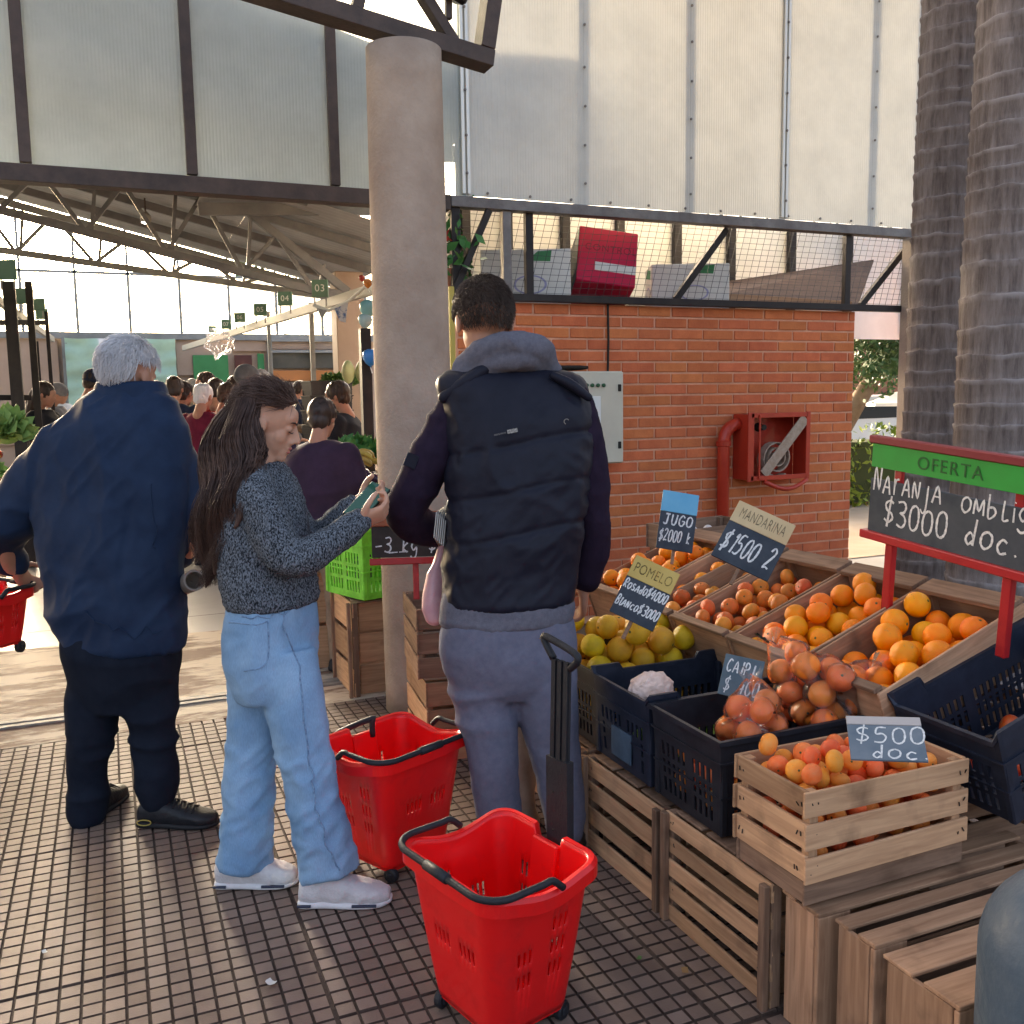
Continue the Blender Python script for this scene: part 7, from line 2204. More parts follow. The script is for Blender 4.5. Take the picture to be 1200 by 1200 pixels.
bystander('person in a navy cap and jacket beyond the old man\'s left shoulder', 106, 433, 10.5, 60, navy2, denim2, M['hair_dark'], 'front', 0.82, beanie=navy2)
bystander('long-haired person in dark clothes at the stall on the left', 48, 447, 9.2, 110, blackj, denim2, M['hair_dark'], 'front', 0.8, hairlen=0.2)
bystander('person in a black jacket choosing vegetables beside the round column', 407, 446, 7.6, 300, blackj, denim2, M['hair_dark'], 'front', 0.82, lean=0.1, bulk=1.08)
bystander('person in a dark coat half hidden behind the old man\'s head', 182, 446, 12.5, 10, blackj, denim2, M['hair_dark'], 'down')
bystander('person in a beige coat between the maroon coat and the stalls', 226, 444, 11.5, 330, cl_('beige_coat', (0.34, 0.27, 0.2)), denim2, M['hair_grey'], 'front')
bystander('person in a dark green jacket behind the red jacket', 274, 440, 11.0, 30, cl_('bottle_green', (0.02, 0.05, 0.03)), denim2, M['hair_dark'], 'down')
bystander('person in a pale blue top at the far stalls', 255, 447, 14.0, 200, cl_('pale_blue', (0.3, 0.38, 0.5)), denim2, M['hair_dark'], 'down')
bystander('person in a white shirt far back near the shade cloth', 72, 452, 14.5, 160, cl_('white_shirt', (0.6, 0.6, 0.58)), denim2, M['hair_dark'], 'front')
bystander('person in a brown jacket far back right of the shade cloth', 332, 447, 13.0, 100, cl_('brown_jacket', (0.12, 0.07, 0.04)), denim2, M['hair_dark'], 'front')
for lab_, x_, y_, d_, f_, c_, hr_ in (
        ('person in a black coat just right of the old man', 214, 447, 9.9, 45, blackj, M['hair_dark']),
        ('person in a crimson scarf and coat behind the striped top', 252, 443, 9.7, 20, redj, M['hair_dark']),
        ('person in a charcoal jacket left of the red jacket', 293, 446, 10.6, 330, cl_('charcoal', (0.03, 0.03, 0.035)), M['hair_grey']),
        ('person in a dark jacket at the far orange board', 350, 446, 14.0, 80, navy2, M['hair_dark']),
        ('person in an ochre jacket far back under the green board', 236, 449, 15.0, 120, cl_('ochre_jacket', (0.3, 0.17, 0.04)), M['hair_dark']),
        ('person in a grey hood beside the left stall posts', 64, 449, 11.5, 90, cl_('grey_hood', (0.14, 0.14, 0.15)), None),
        ('person in a dark coat far back before the shade cloth', 122, 448, 13.5, 20, blackj, M['hair_dark']),
        ('person in a violet coat far back right of the shade cloth', 196, 449, 14.5, 340, cl_('violet_coat', (0.08, 0.04, 0.12)), M['hair_dark'])):
    bystander(lab_, x_, y_, d_, f_, c_, denim2, hr_, 'front' if f_ % 20 else 'down', vox=1.25, beanie=cl_('hood_cloth', (0.14, 0.14, 0.15)) if hr_ is None else None)
bystander('person in grey farther back between the stalls', 222, 450, 13.5, 0, cl_('grey_jacket', (0.16, 0.15, 0.15)), denim2, M['hair_dark'], 'down')
# ================================================================== MARKET HALL
# roof: gable whose right slope falls towards the right; trusses across; flat purlin bay by the column
M['hazed_steel'] = mat('hazed_hall_steel', (0.20, 0.21, 0.21), (0.27, 0.275, 0.27), 0.55, 4, metal=0.2)  # steel colour lightened to stand in for haze in the hall
M['hazed_beam'] = mat('hazed_beam_steel', (0.12, 0.12, 0.125), (0.17, 0.165, 0.165), 0.55, 4, metal=0.2)  # purlins and near truss: some of the haze painted into their grey
M['rooftin'] = mat('roof_sheet', (0.31, 0.315, 0.32), (0.24, 0.245, 0.25), 0.7, 2)
hroof = root('hall_roof', (0, 9.8, 3.6), 'corrugated hall roof with dark purlins above the market aisle', 'roof')
def slope_z(x, Y=14.0):           # underside of the sloped roof
    return 4.102+(x+1.102)*(3.316-4.102)/(2.173+1.102)
def corrug(name, xa, xb, ya, yb, zf, m, parent, along='x', step=0.09, amp=0.004):
    vv, ff = [], []
    if along == 'x':      # ribs run along x, wave over y
        n = int((yb-ya)/step*2)
        for j in range(n+1):
            y = ya+(yb-ya)*j/n; dz = amp*(1 if j % 2 else -1)
            for x in (xa, xb): vv.append((x, y, zf(x, y)+dz))
        for j in range(n): ff.append((j*2, j*2+1, j*2+3, j*2+2))
    else:
        n = int((xb-xa)/step*2)
        for j in range(n+1):
            x = xa+(xb-xa)*j/n; dz = amp*(1 if j % 2 else -1)
            for y in (ya, yb): vv.append((x, y, zf(x, y)+dz))
        for j in range(n): ff.append((j*2, j*2+1, j*2+3, j*2+2))
    return mk(name, vv, ff, m, parent)
zs_ = lambda x, y: slope_z(x)+0.10
zl_ = lambda x, y: slope_z(-4.2)+0.10+(x+4.2)*0.24
corrug('sheet', -4.2, 1.55, 5.62, 14.2, zs_, M['rooftin'], hroof, 'x', 0.12)
corrug('sheet', -12.0, -4.2, 5.62, 14.2, zl_, M['rooftin'], hroof, 'x', 0.12)
corrug('sheet', 1.55, 3.3, 9.6, 14.2, zs_, M['rooftin'], hroof, 'x', 0.12)
# purlin bay (flat) right of the sloped part
zf_ = lambda x, y: 3.50+(x-1.0)*0.06
corrug('sheet', 0.95, 2.8, 5.62, 10.4, zf_, M['rooftin'], hroof, 'y', 0.11)
for k, y in enumerate((6.3, 6.95, 7.65, 8.4, 9.2, 10.1)):
    bbar('purlin', (0.95, y, zf_(0.95, y)-0.09), (2.8, y, zf_(2.8, y)-0.09), 0.06, 0.12, M['hazed_beam'], hroof)
for k, y in enumerate((7.0, 8.2, 9.4, 10.6, 11.8, 13.0)):
    bbar('purlin', (-4.2, y, slope_z(-4.2)+0.03), (1.9 if y < 10 else 3.3, y, slope_z(1.9 if y < 10 else 3.3)+0.03), 0.05, 0.09, M['hazed_beam'], hroof)
def truss(label, Y, x0, x1, ztop, zbot, n, w, m, group, brk=()):
    t = root('roof_truss', ((x0+x1)/2, Y, zbot(0)), label, 'truss', group)
    xb = [x0]+list(brk)+[x1]
    for xa, xc in zip(xb[:-1], xb[1:]): bbar('top_chord', (xa, Y, ztop(xa)), (xc, Y, ztop(xc)), w, w*1.2, m, t)
    bbar('bottom_chord', (x0, Y, zbot(x0)), (x1, Y, zbot(x1)), w, w*1.1, m, t)
    xs = np.linspace(x0, x1, n+1)
    for i in range(n):
        xm = (xs[i]+xs[i+1])/2
        bbar('web', (xs[i], Y, ztop(xs[i])), (xm, Y, zbot(xm)), w*0.6, w*0.6, m, t)
        bbar('web', (xm, Y, zbot(xm)), (xs[i+1], Y, ztop(xs[i+1])), w*0.6, w*0.6, m, t)
        if i: bbar('strut', (xm+0.05, Y, zbot(xm)), (xm+0.12, Y, ztop(xm)), w*0.5, w*0.5, m, t)
    return t
truss('pale backlit roof truss across the far end of the hall aisle', 14.0, -4.2, 3.2, lambda x: slope_z(x), lambda x: 3.483+(x+1.146)*(2.987-3.483)/(3.265+1.146), 8, 0.075, M['hazed_steel'], 'hall roof trusses')
truss('dark roof truss nearer the entrance of the hall', 10.4, -1.2, 2.5, lambda x: 3.80-(x+1.2)*0.087 if x < 1.33 else 3.58-(x-1.33)*0.77, lambda x: 3.43-(x+1.2)*0.225, 5, 0.07, M['hazed_beam'], 'hall roof trusses', (1.33,))
lampm, _nt2, _b2 = nmat('round_lamp_glow'); _b2.inputs['Emission Color'].default_value = (1, 1, 0.95, 1); _b2.inputs['Emission Strength'].default_value = 3.0
q = P(171, 259, 10.5)
lp = root('ceiling_lamp', q, 'small glowing round lamp hanging under the hall roof', 'lamp')
v, f = lathe_vf([(0.02, 0.10), (0.055, 0.06), (0.06, 0.0), (0.05, -0.015)], 18)
mk('shade', v, f, M['zinc'], lp, local=True)
v, f = lathe_vf([(0.047, -0.016), (0.03, -0.028)], 18); mk('bulb', v, f, lampm, lp, local=True)
v, f = tube_vf([(0, 0, 0.10), (0, 0, slope_z(q[0])-q[2]+0.05)], 0.01, 6); mk('rod', v, f, M['steel'], lp, local=True)

# far end wall: glazing between posts above a beam, cloth and panels below
FW = 20.0
fw = root('far_wall', (2, FW, 0), 'far end wall of the hall with tall glazing bars over a steel beam', 'wall')
M['farglass'] = polymat('far_glazing', (0.70, 0.68, 0.62), 0.12, 0.30, 0.4)
xs = list(np.arange(-6.0, 8.1, 0.93))
for a, b in zip(xs[:-1], xs[1:]):
    vv, ff = [], []
    for j in range(9):
        for i in range(2):
            x = (a+0.02, b-0.02)[i]; z = 2.88+j*0.135
            vv.append((x, FW+0.03*math.sin(j*2.1+a), z))
    for j in range(8): ff.append((j*2, j*2+1, j*2+3, j*2+2))
    mk('pane', vv, ff, M['farglass'], fw)
for x in xs:
    bbar('glazing_bar', (x, FW-0.05, 2.85), (x, FW-0.05, 5.2), 0.05, 0.05, M['hazed_steel'], fw, up=(0, 1, 0))
bbar('beam', (-6, FW-0.08, 2.80), (8, FW-0.08, 2.80), 0.12, 0.13, M['hazed_steel'], fw)
bbar('rail', (-6, FW-0.05, 3.98), (8, FW-0.05, 3.98), 0.05, 0.05, M['hazed_steel'], fw)
beige = mat('beige_board', (0.42, 0.31, 0.24), (0.36, 0.26, 0.2), 0.7, 2)
gpan = mat('green_panel', (0.04, 0.20, 0.07), (0.05, 0.24, 0.09), 0.6, 2)
dpan = mat('dark_shutter', (0.07, 0.065, 0.05), (0.11, 0.10, 0.08), 0.6, 2)
def fwp(x, y): 
    v = CF + CR*(x-600)/FOC - CU*(y-600)/FOC
    return np.array([0, 0, CAM_H])+v*((FW-0.02)/v[1])
def fpanel(name, x0, x1, y0, y1, m, dy=0.0):
    a, b = fwp(x0, y0), fwp(x1, y1)
    return bbox(name, ((a[0]+b[0])/2, FW-0.03-dy, (a[2]+b[2])/2), (b[0]-a[0]-0.01, 0.04, a[2]-b[2]-0.01), m, fw, bev=0.004)
fpanel('backing', -90, 520, 394, 545, beige, -0.10)
fpanel('board', -60, 76, 396, 520, beige)
fpanel('board', 205, 262, 396, 440, beige)
fpanel('board', 272, 315, 396, 412, beige)
fpanel('green_board', 225, 272, 416, 520, gpan, 0.06)
fpanel('board', -60, 500, 455, 540, beige, -0.08)
fpanel('board', 76, 206, 396, 520, beige, -0.06)
fpanel('dark_door', 274, 300, 416, 520, mat('maroon_door', (0.10, 0.035, 0.03), None, 0.6))
fpanel('green_board', 301, 314, 414, 520, gpan)
fpanel('board', 316, 425, 396, 410, beige)
fpanel('shutter', 317, 395, 413, 432, dpan)
fpanel('orange_board', 317, 425, 434, 446, mat('orange_board', (0.52, 0.20, 0.07), None, 0.7))
fpanel('lower_board', 317, 425, 448, 520, beige)
fpanel('lit_window', 396, 410, 411, 432, mat('pale_window', (0.75, 0.74, 0.6), None, 0.4))
for x in (75, 314, 364):
    a = fwp(x, 395); bbar('post', (a[0], FW-0.16, 0), (a[0], FW-0.16, 2.75), 0.09, 0.09, M['hazed_steel'], fw, up=(0, 1, 0))
for y in (399, 412):
    a, b = fwp(316, y), fwp(425, y); bbar('rail', (a[0], FW-0.12, a[2]), (b[0], FW-0.12, b[2]), 0.05, 0.06, M['hazed_steel'], fw)
# green shade cloth
cl = root('shade_cloth', (0.8, FW-0.25, 1.5), 'pale green shade cloth hung below the beam at the far end', 'shade cloth')
a, b = fwp(76, 399), fwp(204, 399)
vv, ff = [], []
nu, nv = 60, 24
for j in range(nv):
    for i in range(nu):
        u, w = i/(nu-1), j/(nv-1)
        x = a[0]+(b[0]-a[0])*u
        z = 2.74-2.2*w+0.05*mnoise.noise((u*3, w*5, 1))
        y = FW-0.28+0.10*mnoise.noise((u*4, w*11, 4))+0.05*math.sin(w*40+4*u)
        vv.append((x, y, z))
for j in range(nv-1):
    for i in range(nu-1): ff.append((j*nu+i, j*nu+i+1, (j+1)*nu+i+1, (j+1)*nu+i))
M['cloth'] = polymat('green_cloth', (0.46, 0.70, 0.56), 0.0, 0.2, 0.7)
mk('cloth', vv, ff, M['cloth'], cl, smooth=True)
# crumpled clear plastic hanging in the middle
def crumple(name, label, cat, c, size, m, seed, amp=0.3, sub=4, group=None):
    bm = bmesh.new(); bmesh.ops.create_icosphere(bm, subdivisions=sub, radius=1.0)
    for q in bm.verts:
        d = q.co.normalized()
        rr = 1+amp*mnoise.noise(d*2.3+Vector((seed, 0, 0)))+amp*0.6*abs(mnoise.noise(d*6+Vector((0, seed, 0))))
        q.co = Vector((d.x*size[0]*rr, d.y*size[1]*rr, d.z*size[2]*rr))
    me = bpy.data.meshes.new(name); bm.to_mesh(me); bm.free()
    o = link(name, me, m, None, tuple(c))
    return tag(o, label, cat, group)
crumple('plastic_sheet', 'crumpled bluish clear plastic bundle hanging above the crowd', 'plastic', P(257, 402, 13.0), (0.16, 0.12, 0.17), M['bag'], 3, 0.5)

# aisle number boards hanging on a long pale rail
rail = root('sign_rail', (1.8, 12, 2.9), 'long pale rail carrying the green stall number boards', 'rail')
A, B = P(440, 338, 8.2), P(215, 408, 17.5)
bbar('rail_bar', A, B, 0.05, 0.09, mat('pale_rail', (0.42, 0.42, 0.38), None, 0.6), rail)
A2, B2 = P(-40, 325, 7.5), P(62, 398, 15.0)
rail2 = root('sign_rail', (-1.3, 11, 2.9), 'pale rail carrying stall number boards at the left edge', 'rail')
bbar('rail_bar', A2, B2, 0.05, 0.08, mat('grey_rail', (0.30, 0.30, 0.28), None, 0.6), rail2)
sg = mat('sign_green', (0.10, 0.20, 0.14), (0.12, 0.22, 0.16), 0.5, 4)
wt = mat('sign_white', (0.75, 0.78, 0.74), None, 0.6)
def hang_sign(px, py, d, w, h, txt, label):
    q = P(px, py, d)
    t = root('number_sign', q, label, 'sign', 'green stall number boards')
    t.rotation_euler = (0, 0, -YAW)
    s = d/FOC
    bbox('board', (0, 0, 0), (w*s, 0.02, h*s), sg, t, local=True, bev=0.003)
    if txt: font_text(txt, 0, 0, h*s*0.42, t, wt, yoff=-0.0125)
    for dx in (-0.35, 0.35):
        bbox('hanger', (dx*w*s, 0, -h*s*0.5-0.04), (0.012, 0.012, 0.09), M['hazed_steel'], t, local=True, bev=0.001)
for i, (px, py, d, w, h, tx) in enumerate(((375, 338, 8.9, 19, 20, '03'), (334, 350, 10.0, 17, 16, '04'), (305, 363, 11.2, 15, 14, '05'), (281, 372, 12.6, 13, 11, '06'), (265, 380, 14.0, 11, 11, '07'), (249, 386, 15.5, 9, 8, '08'))):
    hang_sign(px, py, d, w, h, tx, ['green stall number board reading 03, largest and nearest the column', 'green stall number board reading 04, next after the nearest', 'green stall number board reading 05, between two others of its rail', 'green stall number board reading 06 halfway down the rail', 'green stall number board reading 07, last but one of its rail', 'tiny farthest green stall number board above the crumpled plastic'][i])
for i, (px, py, d, w, h) in enumerate(((8, 316, 8.0, 22, 23), (29, 347, 9.5, 20, 18), (43, 357, 11.0, 19, 14), (49, 368, 12.5, 14, 12))):
    hang_sign(px, py, d, w, h, None, ['green number board at the left edge, largest of the left rail', 'green number board on the left rail, second from the edge', 'green number board on the left rail, third from the edge', 'green number board on the left rail, smallest and farthest'][i])

# steel stall frames
def frame_post(parent, x, y0, y1, d, w=0.05, m=None):
    a, b = P(x, y0, d), P(x, y1, d)
    return bbar('post', (b[0], b[1], b[2]), (a[0], a[1], a[2]), w, w, m or M['hazed_steel'], parent, up=(0, 1, 0))
lf = root('market_stall', P(30, 560, 10.0)*np.array([1, 1, 0]), 'dark steel stall frame at the left edge of the hall', 'stall')
for x, d, w, top in ((10, 8.5, 0.10, 330), (33, 8.8, 0.06, 330), (54, 9.6, 0.035, 365), (43, 11.5, 0.04, 400)):
    p0 = P(x, top, d)
    bbar('post', (p0[0], p0[1], 0), (p0[0], p0[1], p0[2]), w, w, dark, lf, up=(0, 1, 0))
for (xa, ya, da, xb, yb, db) in ((-30, 378, 8.5, 55, 378, 9.6), (-30, 466, 8.5, 36, 466, 8.8), (-30, 492, 8.5, 36, 492, 8.8)):
    bbar('rail', P(xa, ya, da), P(xb, yb, db), 0.04, 0.05, dark, lf)
rf = root('market_stall', P(424, 560, 7.0)*np.array([1, 1, 0]), 'dark steel stall frame beside the round column', 'stall')
for x, d, w, top in ((427, 6.4, 0.07, 385), (364, 12.5, 0.06, 355), (314, 14.0, 0.05, 365)):
    p0 = P(x, top, d)
    bbar('post', (p0[0], p0[1], 0), (p0[0], p0[1], p0[2]), w, w, dark if x > 400 else M['hazed_steel'], rf, up=(0, 1, 0))
# beige pier and price board right
pr_ = root('hall_pier', P(408, 560, 12)*np.array([1, 1, 0]), 'beige pier at the right side of the hall aisle', 'pier')
p0 = P(408, 380, 12.0)
bbox('shaft', (p0[0], p0[1], 1.55), (0.36, 0.3, 3.1), beige, pr_, bev=0.01)

# bunting and balloons
def tri(name, label, pts, d, m, grp):
    v = [P(x, y, d) for x, y in pts]; v2 = [P(x, y, d+0.006) for x, y in pts]
    n = len(pts)
    o = mk(name, v+v2, [tuple(range(n)), tuple(range(2*n-1, n-1, -1))]+[(i, i+n, (i+1) % n+n, (i+1) % n) for i in range(n)], m)
    return tag(o, label, 'bunting', grp)
tri('bunting_flag', 'blue and white pennant hanging beside the round column, larger of two', [(392, 362), (408, 354), (405, 378), (398, 376)], 7.0, mat('pennant_blue', (0.10, 0.18, 0.36), (0.62, 0.64, 0.66), 0.8, 14, lo=0.45, hi=0.55), 'bunting')
tri('bunting_flag', 'pale pennant hanging left of the blue one', [(371, 361), (384, 364), (377, 374)], 7.2, mat('pennant_white', (0.5, 0.52, 0.5), (0.18, 0.2, 0.22), 0.8, 14), 'bunting')
v, f = tube_vf([P(368, 358, 7.3), P(385, 364, 7.2), P(408, 353, 7.0), P(428, 336, 6.8)], 0.012, 6)
tag(mk('bunting_string', v, f, wt), 'white cloth string carrying the pennants beside the column', 'string')
def balloon(label, px, py, d, r, m):
    t = root('balloon', P(px, py, d), label, 'balloon', 'balloons at the stall frame')
    v, f = lathe_vf([(0.004, -1.22), (0.10, -1.16), (0.02, -1.1), (0.3, -0.95), (0.62, -0.68), (0.88, -0.25), (0.98, 0.2), (0.9, 0.58), (0.68, 0.85), (0.35, 1.0), (0.02, 1.04)], 20)
    mk('skin', [(x*r, y*r, z*r) for x, y, z in v], f, m, t, smooth=True, local=True)
    v, f = tube_vf([(0, 0, -1.2*r), (0.01, 0, -1.9*r)], 0.004, 5); mk('tie', v, f, wt, t, local=True)
bl = lambda n, c: mat(n, c, None, 0.25, coat=0.5)
balloon('bright blue balloon beside the round column', 434, 419, 6.3, 0.055, bl('blue_rubber', (0.03, 0.22, 0.6)))
balloon('pale turquoise balloon above the blue one', 431, 362, 6.5, 0.06, bl('aqua_rubber', (0.20, 0.48, 0.5)))
balloon('pale mint balloon between the two blue ones', 428, 376, 6.5, 0.05, bl('mint_rubber', (0.40, 0.6, 0.62)))
balloon('orange balloon at the top of the stall frame', 431, 332, 6.6, 0.032, bl('orange_rubber', (0.65, 0.2, 0.03)))
balloon('small red balloon beside the orange one', 424, 326, 6.7, 0.022, bl('red_rubber', (0.5, 0.05, 0.04)))

# produce stalls
def table(name, label, x0, x1, d0, d1, ypx, m, h=None):
    a, b = P(x0, ypx, d0), P(x1, ypx, d1)
    return a, b
M['cabbage'] = mat('cabbage_leaf', (0.20, 0.36, 0.08), (0.34, 0.48, 0.16), 0.55, 8, rnd=0.15)
M['spinach'] = mat('spinach_leaf', (0.03, 0.13, 0.03), (0.06, 0.20, 0.05), 0.45, 6, rnd=0.15)
M['banana'] = mat('banana_skin', (0.50, 0.36, 0.07), (0.36, 0.22, 0.06), 0.5, 5, rnd=0.15)
M['eggplant'] = mat('eggplant_skin', (0.025, 0.01, 0.03), (0.045, 0.015, 0.05), 0.2, 4)
def leafy(name, label, c, r, n, m, size, seed, cat, grp=None):
    rg = np.random.RandomState(seed)
    pts = rg.normal(size=(n, 3)); pts /= np.linalg.norm(pts, axis=1)[:, None]
    pts = pts*np.array(r)*rg.uniform(0.5, 1.0, (n, 1)); pts[:, 2] = np.abs(pts[:, 2])
    t = root(name, c, label, cat, grp)
    o = leaves('leaves', [tuple(np.array(c)+p) for p in pts], size, m, t, seed, flat=0.7)
    v, f = ell_vf(np.array(c)+np.array([0, 0, r[2]*0.3]), [q*0.6 for q in r]); mk('heart', v, f, m, t, smooth=True)
    return t
def stall_bench(label, x0, x1, y, depth, z, loc_m):
    t = root('stall_bench', ((x0+x1)/2, y+depth/2, 0), label, 'stall')
    bbox('top', ((x0+x1)/2, y+depth/2, z-0.02), (x1-x0, depth, 0.03), M['woodold'], t)
    n = max(2, int((x1-x0)/0.6))
    for k in range(n+1):
        for dy in (0.03, depth-0.03):
            bbox('leg', (x0+0.03+(x1-x0-0.06)*k/n, y+dy, (z-0.04)/2), (0.05, 0.05, z-0.04), M['wood'], t)
    bbox('front_board', ((x0+x1)/2, y+0.005, z-0.16), (x1-x0-0.02, 0.012, 0.22), M['wood'], t)
    return t
# left stall with greens
lc = P(0, 500, 6.6)
stall_bench('wooden stall bench with leafy greens at the left edge of the hall', -3.4, -0.75, 6.6, 1.1, 0.98, None)
rgs = random.Random(5)
for k in range(26):
    x, y = rgs.uniform(-1.7, -0.78), rgs.uniform(6.65, 7.6)
    z = 0.985+rgs.uniform(0.0, 0.08)
    nm, mm, ctg = rgs.choice((('lettuce', M['cabbage'], 'lettuce'), ('lettuce', M['cabbage'], 'lettuce'), ('chard_bunch', M['leaf_yel'], 'chard')))
    leafy(nm, 'pale green lettuce heaped on the left hand stall' if ctg == 'lettuce' else 'yellow-green chard bunch heaped on the left hand stall', (x, y, z), (0.13, 0.13, 0.12), 110, mm, 0.055, 100+k, ctg, 'lettuces on the left stall' if ctg == 'lettuce' else 'chard on the left stall')
leafy('lettuce', 'big bright lettuce head at the left edge beside the old man', P(8, 512, 5.9), (0.16, 0.14, 0.16), 260, M['cabbage'], 0.06, 77, 'lettuce')
stall_bench('second wooden stall bench farther back on the left of the hall', -3.6, -1.0, 9.6, 1.0, 0.95, None)
for k in range(22):
    x, y = rgs.uniform(-1.9, -1.0), rgs.uniform(9.65, 10.5)
    put_fruit('orange', rgs.choice(('orange', 'mandpale', 'lemon', 'tomato')), (x, y, 1.0+rgs.uniform(0, 0.03)), 0.045, 'loose fruit on the far left hand stall', 'fruit', 'fruit on the far left stall')
for k in range(14):
    x, y = rgs.uniform(-1.6, -1.0), rgs.uniform(9.65, 10.5)
    leafy('chard_bunch', 'leafy bunch on the far left hand stall', (x, y, 0.96), (0.1, 0.1, 0.12), 60, M['leaf_yel'] if k % 2 else M['spinach'], 0.05, 300+k, 'chard', 'leafy bunches on the far left stall')
# right stall behind the column
stall_bench('long produce bench along the right side of the aisle behind the column', 2.05, 3.3, 5.95, 3.6, 0.92, None)
q0 = P(424, 520, 6.3)
for k in range(9):
    p = P(405+rgs.uniform(0, 32), 522+rgs.uniform(-6, 8), 6.2+rgs.uniform(0, .5))
    leafy('spinach_bunch', 'dark green spinach bunch on the bench behind the column', (p[0], p[1], max(p[2]-0.06, 0.93)), (0.1, 0.1, 0.1), 120, M['spinach'], 0.05, 400+k, 'spinach', 'spinach bunches')
for k in range(12):
    p = P(424+rgs.uniform(-6, 14), 541+rgs.uniform(-8, 8), 5.7+rgs.uniform(0, .25))
    pts = [p+np.array([0.06*math.cos(a)+0.02*k*0, 0.09*math.sin(a)*0.6, 0.045*math.sin(a*1.0)]) for a in np.linspace(0.2, 2.4, 7)]
    v, f = tube_vf(pts, [0.007, 0.015, 0.018, 0.018, 0.017, 0.013, 0.006], 8)
    tag(mk('banana', v, f, M['banana'], None, smooth=True), 'browning banana on the bench left of the round column', 'banana', 'bananas by the column')
for k in range(12):
    p = P(420+rgs.uniform(-12, 18), 558+rgs.uniform(-4, 6), 5.5+rgs.uniform(0, .2))
    pts = [p+np.array([0.05*u, 0.04*math.sin(k+u), 0.01*math.cos(k)]) for u in np.linspace(-1, 1, 6)]
    v, f = tube_vf(pts, [0.008, 0.022, 0.03, 0.034, 0.03, 0.01], 10)
    tag(mk('eggplant', v, f, M['eggplant'], None, smooth=True), 'dark eggplant on the bench below the bananas', 'eggplant', 'eggplants by the column')
leafy('cabbage', 'pale green cabbage behind the phone', P(433, 585, 5.3), (0.08, 0.08, 0.08), 160, M['cabbage'], 0.04, 501, 'cabbage')
for k in range(16):
    p = P(372+rgs.uniform(0, 40), 512+rgs.uniform(-8, 8), 7.4+rgs.uniform(0, 1.2))
    put_fruit('vegetable', rgs.choice(('tomato', 'mandpale', 'garlic', 'pomelo')), p, 0.04, 'mixed vegetable on the bench in front of the man in black', 'vegetable', 'vegetables on the right bench')
# black crate stack and squashes at the back right
for k in range(4):
    p = P(383, 447+k*17, 11.0)
    plastic_crate('black plastic crate in the far stack, %s from the top' % ('first', 'second', 'third', 'fourth')[k], (p[0], p[1], p[2]-0.16), (0, 0, 0.1), (0.5, 0.36, 0.165), M['blk'], 'far stack of black crates', pitch=0.05)
for k in range(5):
    p = P(385+k*7+rgs.uniform(-2, 2), 444+rgs.uniform(-3, 3), 11.3)
    leafy('green_bunch', 'green leafy bunch on top of the far black crates', (p[0], p[1], p[2]-0.05), (0.12, 0.1, 0.1), 60, M['leaf_mid'], 0.05, 600+k, 'greens', 'greens on the far crates')
for k, (x, y) in enumerate(((408, 436), (424, 436))):
    p = P(x, y, 10.5); v, f = lathe_vf([(0.03, -1), (0.45, -0.85), (0.8, -0.4), (0.9, 0), (0.75, 0.5), (0.42, 0.88), (0.08, 1.0)], 14)
    tag(mk('squash', [(a*0.085, b*0.085, c*0.13) for a, b, c in v], f, mat('squash_skin', (0.42, 0.45, 0.25), (0.32, 0.36, 0.18), 0.6, 5), None, True, loc=tuple(p)), 'pale green squash above the man in black, %s of two' % ('left', 'right')[k], 'squash', 'squashes')
# green crate with lemons, wooden crates and the price board at the column
gcr = plastic('lime_plastic', (0.16, 0.55, 0.05), 0.4)
p = onp = P(430, 640, 4.75)
GC = (1.55, 4.86, 0.56)
plastic_crate('bright green plastic crate of lemons left of the round column', (1.22, 4.78, 0.50), (0, 0, rad(20)), (0.34, 0.36, 0.36), gcr, None, rows=3)
for (x, y, z, rr) in pack(16, -0.13, 0.13, -0.14, 0.14, 0.036, 0.06, 31):
    put_fruit('lemon', 'lemon', (1.22+x, 4.78+y, 0.78+z), rr, 'yellow lemon heaped in the bright green crate', 'lemon', 'lemons in the green crate')
side_crate('tall pale slatted crate standing under the green crate', 4.58, 4.98, 1.06, 1.42, 0.0, 0.49, M['woodpale'], 3)
wood_crate('wooden_crate', 'pale wooden crate behind the man in khaki trousers', (1.05, 5.45, 0.0), (0, 0, rad(80)), (0.5, 0.3, 0.5), M['woodpale'], 'crates by the column', nside=2, nend=2)
wood_crate('wooden_crate', 'slatted crate on the stack right of the round column, upper', (1.27, 3.78, 0.36), (0, 0, rad(80)), (0.40, 0.28, 0.29), M['woodold'], 'crates by the column')
wood_crate('wooden_crate', 'slatted crate on the pavement right of the round column, lower', (1.30, 3.80, 0.0), (0, 0, rad(83)), (0.44, 0.29, 0.34), M['wood'], 'crates by the column')
# old printed crate panel leaning on the stack
pn = root('printed_board', (1.30, 3.545, 0.34), 'weathered printed crate panel leaning on the stack right of the column', 'board')
pn.rotation_euler = (rad(-4), 0, rad(-28))
bbox('panel', (0, 0, 0.17), (0.16, 0.012, 0.34), mat('faded_print', (0.36, 0.33, 0.27), (0.13, 0.12, 0.10), 0.8, 18, lo=0.42, hi=0.6), pn, local=True)
t = root('price_board', P(478, 640, 3.95), 'blackboard in a red frame with chalk prices in front of the round column', 'sign')
t.rotation_euler = (rad(-8), 0, -YAW+rad(6))
bbox('board', (0, 0.008, 0.02), (0.30, 0.012, 0.13), mat('brown_slate', (0.03, 0.024, 0.02), (0.05, 0.04, 0.035), 0.7, 9), t, local=True, bev=0.001)
bbox('bottom_bar', (0, 0.002, -0.062), (0.32, 0.03, 0.028), red, t, local=True)
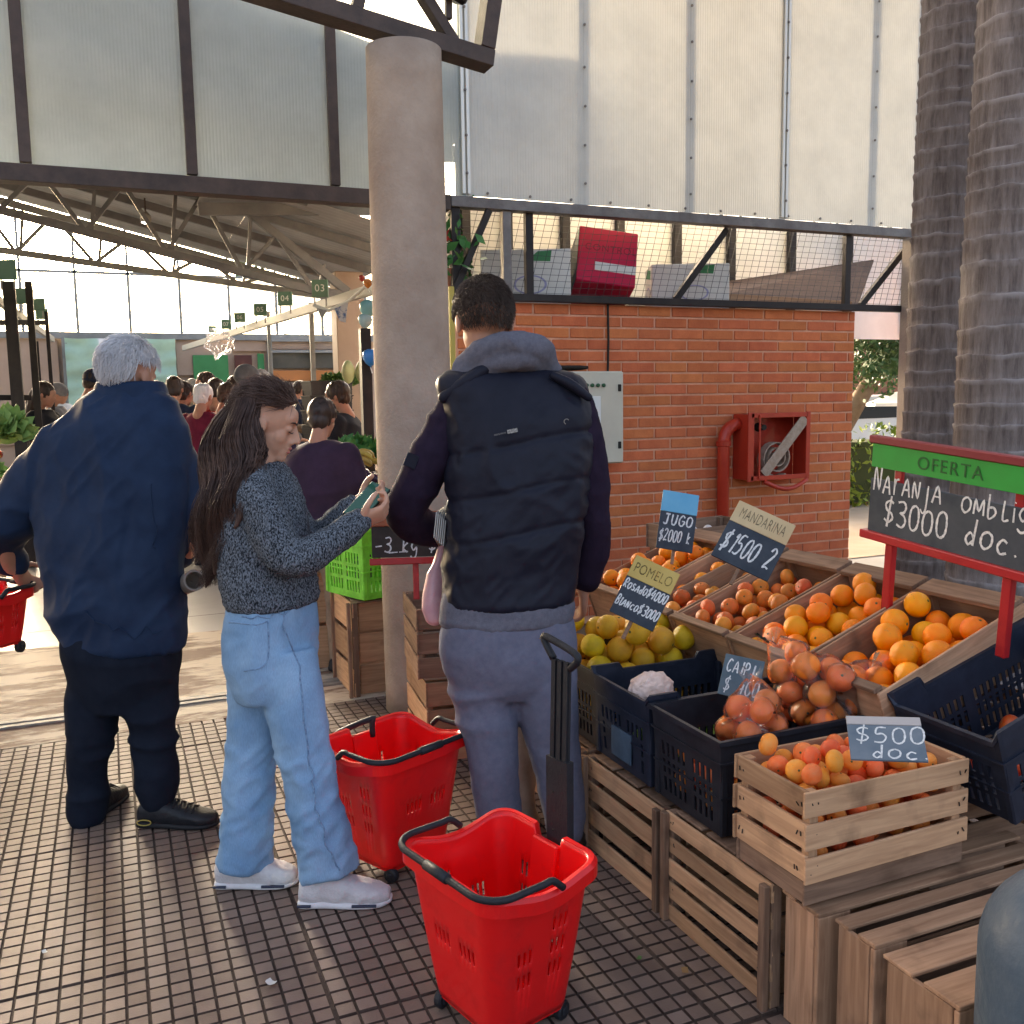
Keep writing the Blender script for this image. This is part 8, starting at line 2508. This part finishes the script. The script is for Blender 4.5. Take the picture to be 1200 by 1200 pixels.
bbox('top_bar', (0.0, 0.006, 0.115), (0.31, 0.02, 0.06), mat('rust_board', (0.32, 0.10, 0.05), None, 0.7), t, local=True)
bbox('post', (0.03, 0.02, -0.15), (0.025, 0.02, 0.15), red, t, local=True)
chalk_text('-3 kg $1', -0.14, -0.025, 0.062, t, M['chalk'], 0.62, 0.006, seed=21)
chalk_text('__', -0.08, -0.02, 0.03, t, M['chalk'], 1.4, 0.005, seed=22)
# yellow post behind the vest man's head
yp = root('yellow_post', (1.9, 5.2, 0), 'thin yellow painted post right of the round column', 'post')
p = P(530, 420, 5.3)
bbox('shaft', (p[0], p[1], 1.06), (0.03, 0.04, 2.12), mat('yellow_paint', (0.50, 0.40, 0.10), None, 0.6), yp, bev=0.004)
pl = root('hanging_plant', P(530, 300, 5.7), 'green hanging plant with red flowers between the column and the cage', 'plant')
c = P(530, 300, 5.7)
leaves('leaves', [c+RNG.normal(size=3)*np.array([.06, .08, .13]) for _ in range(160)], 0.04, M['spinach'], pl, 9, flat=0.5)
leaves('flowers', [c+np.array([0, 0, .12])+RNG.normal(size=3)*np.array([.05, .05, .03]) for _ in range(18)], 0.025, mat('red_petal', (0.5, 0.05, 0.04), None, 0.6), pl, 10, flat=0.8)
v, f = lathe_vf([(0.05, -0.2), (0.075, -0.08)], 14); mk('pot', [(c[0]+a, c[1]+b, c[2]+z) for a, b, z in v], f, mat('terracotta', (0.35, 0.14, 0.08), None, 0.8), pl)

# ================================================================== SMALL LITTER
rl = random.Random(41)
scrap = [mat('dry_leaf', (0.30, 0.17, 0.07), None, 0.8), mat('onion_skin', (0.55, 0.36, 0.22), None, 0.6), mat('paper_scrap', (0.62, 0.6, 0.55), None, 0.8), M['leaf_mid']]
spots = [(0.55, 1.62, 'curled dry scrap on the tiles left of the front basket'), (1.22, 2.05, 'pale scrap on the tiles between the front basket and the slatted crate'), (0.30, 2.35, 'small scrap on the tiles below the woman'),
         (-0.25, 2.75, 'scrap on the tiles in front of the old man'), (1.30, 1.95, 'tiny scrap close to the pale slatted crate'), (0.05, 1.95, 'brown scrap on the tiles at the lower left'),
         (1.12, 2.62, 'green leaf scrap on the tiles behind the front basket'), (-0.45, 3.6, 'scrap on the tiles left of the old man'), (1.05, 5.1, 'dry scrap on the worn threshold behind the woman'), (0.55, 5.3, 'second dry scrap on the worn threshold near the metal strip'), (0.95, 3.75, 'green scrap on the tiles before the round column')]
for x, y, lab in spots:
    vv, ff = [], []
    s = rl.uniform(0.008, 0.016); a = rl.uniform(0, 6.3)
    for j in range(4):
        for i in range(4):
            u, w = i/3-0.5, j/3-0.5
            px, py = s*2*u*(1-0.6*w*w), s*1.2*w
            z = 0.0035+0.35*s*(u*u*4)+rl.uniform(0, 0.0015)
            vv.append((math.cos(a)*px-math.sin(a)*py, math.sin(a)*px+math.cos(a)*py, z))
    for j in range(3):
        for i in range(3): ff.append((j*4+i, j*4+i+1, (j+1)*4+i+1, (j+1)*4+i))
    o = mk('floor_scrap', vv, ff, rl.choice(scrap), None, True, loc=(x, y, 0))
    tag(o, lab, 'scrap')

bpy.data.scenes.remove(TMP)
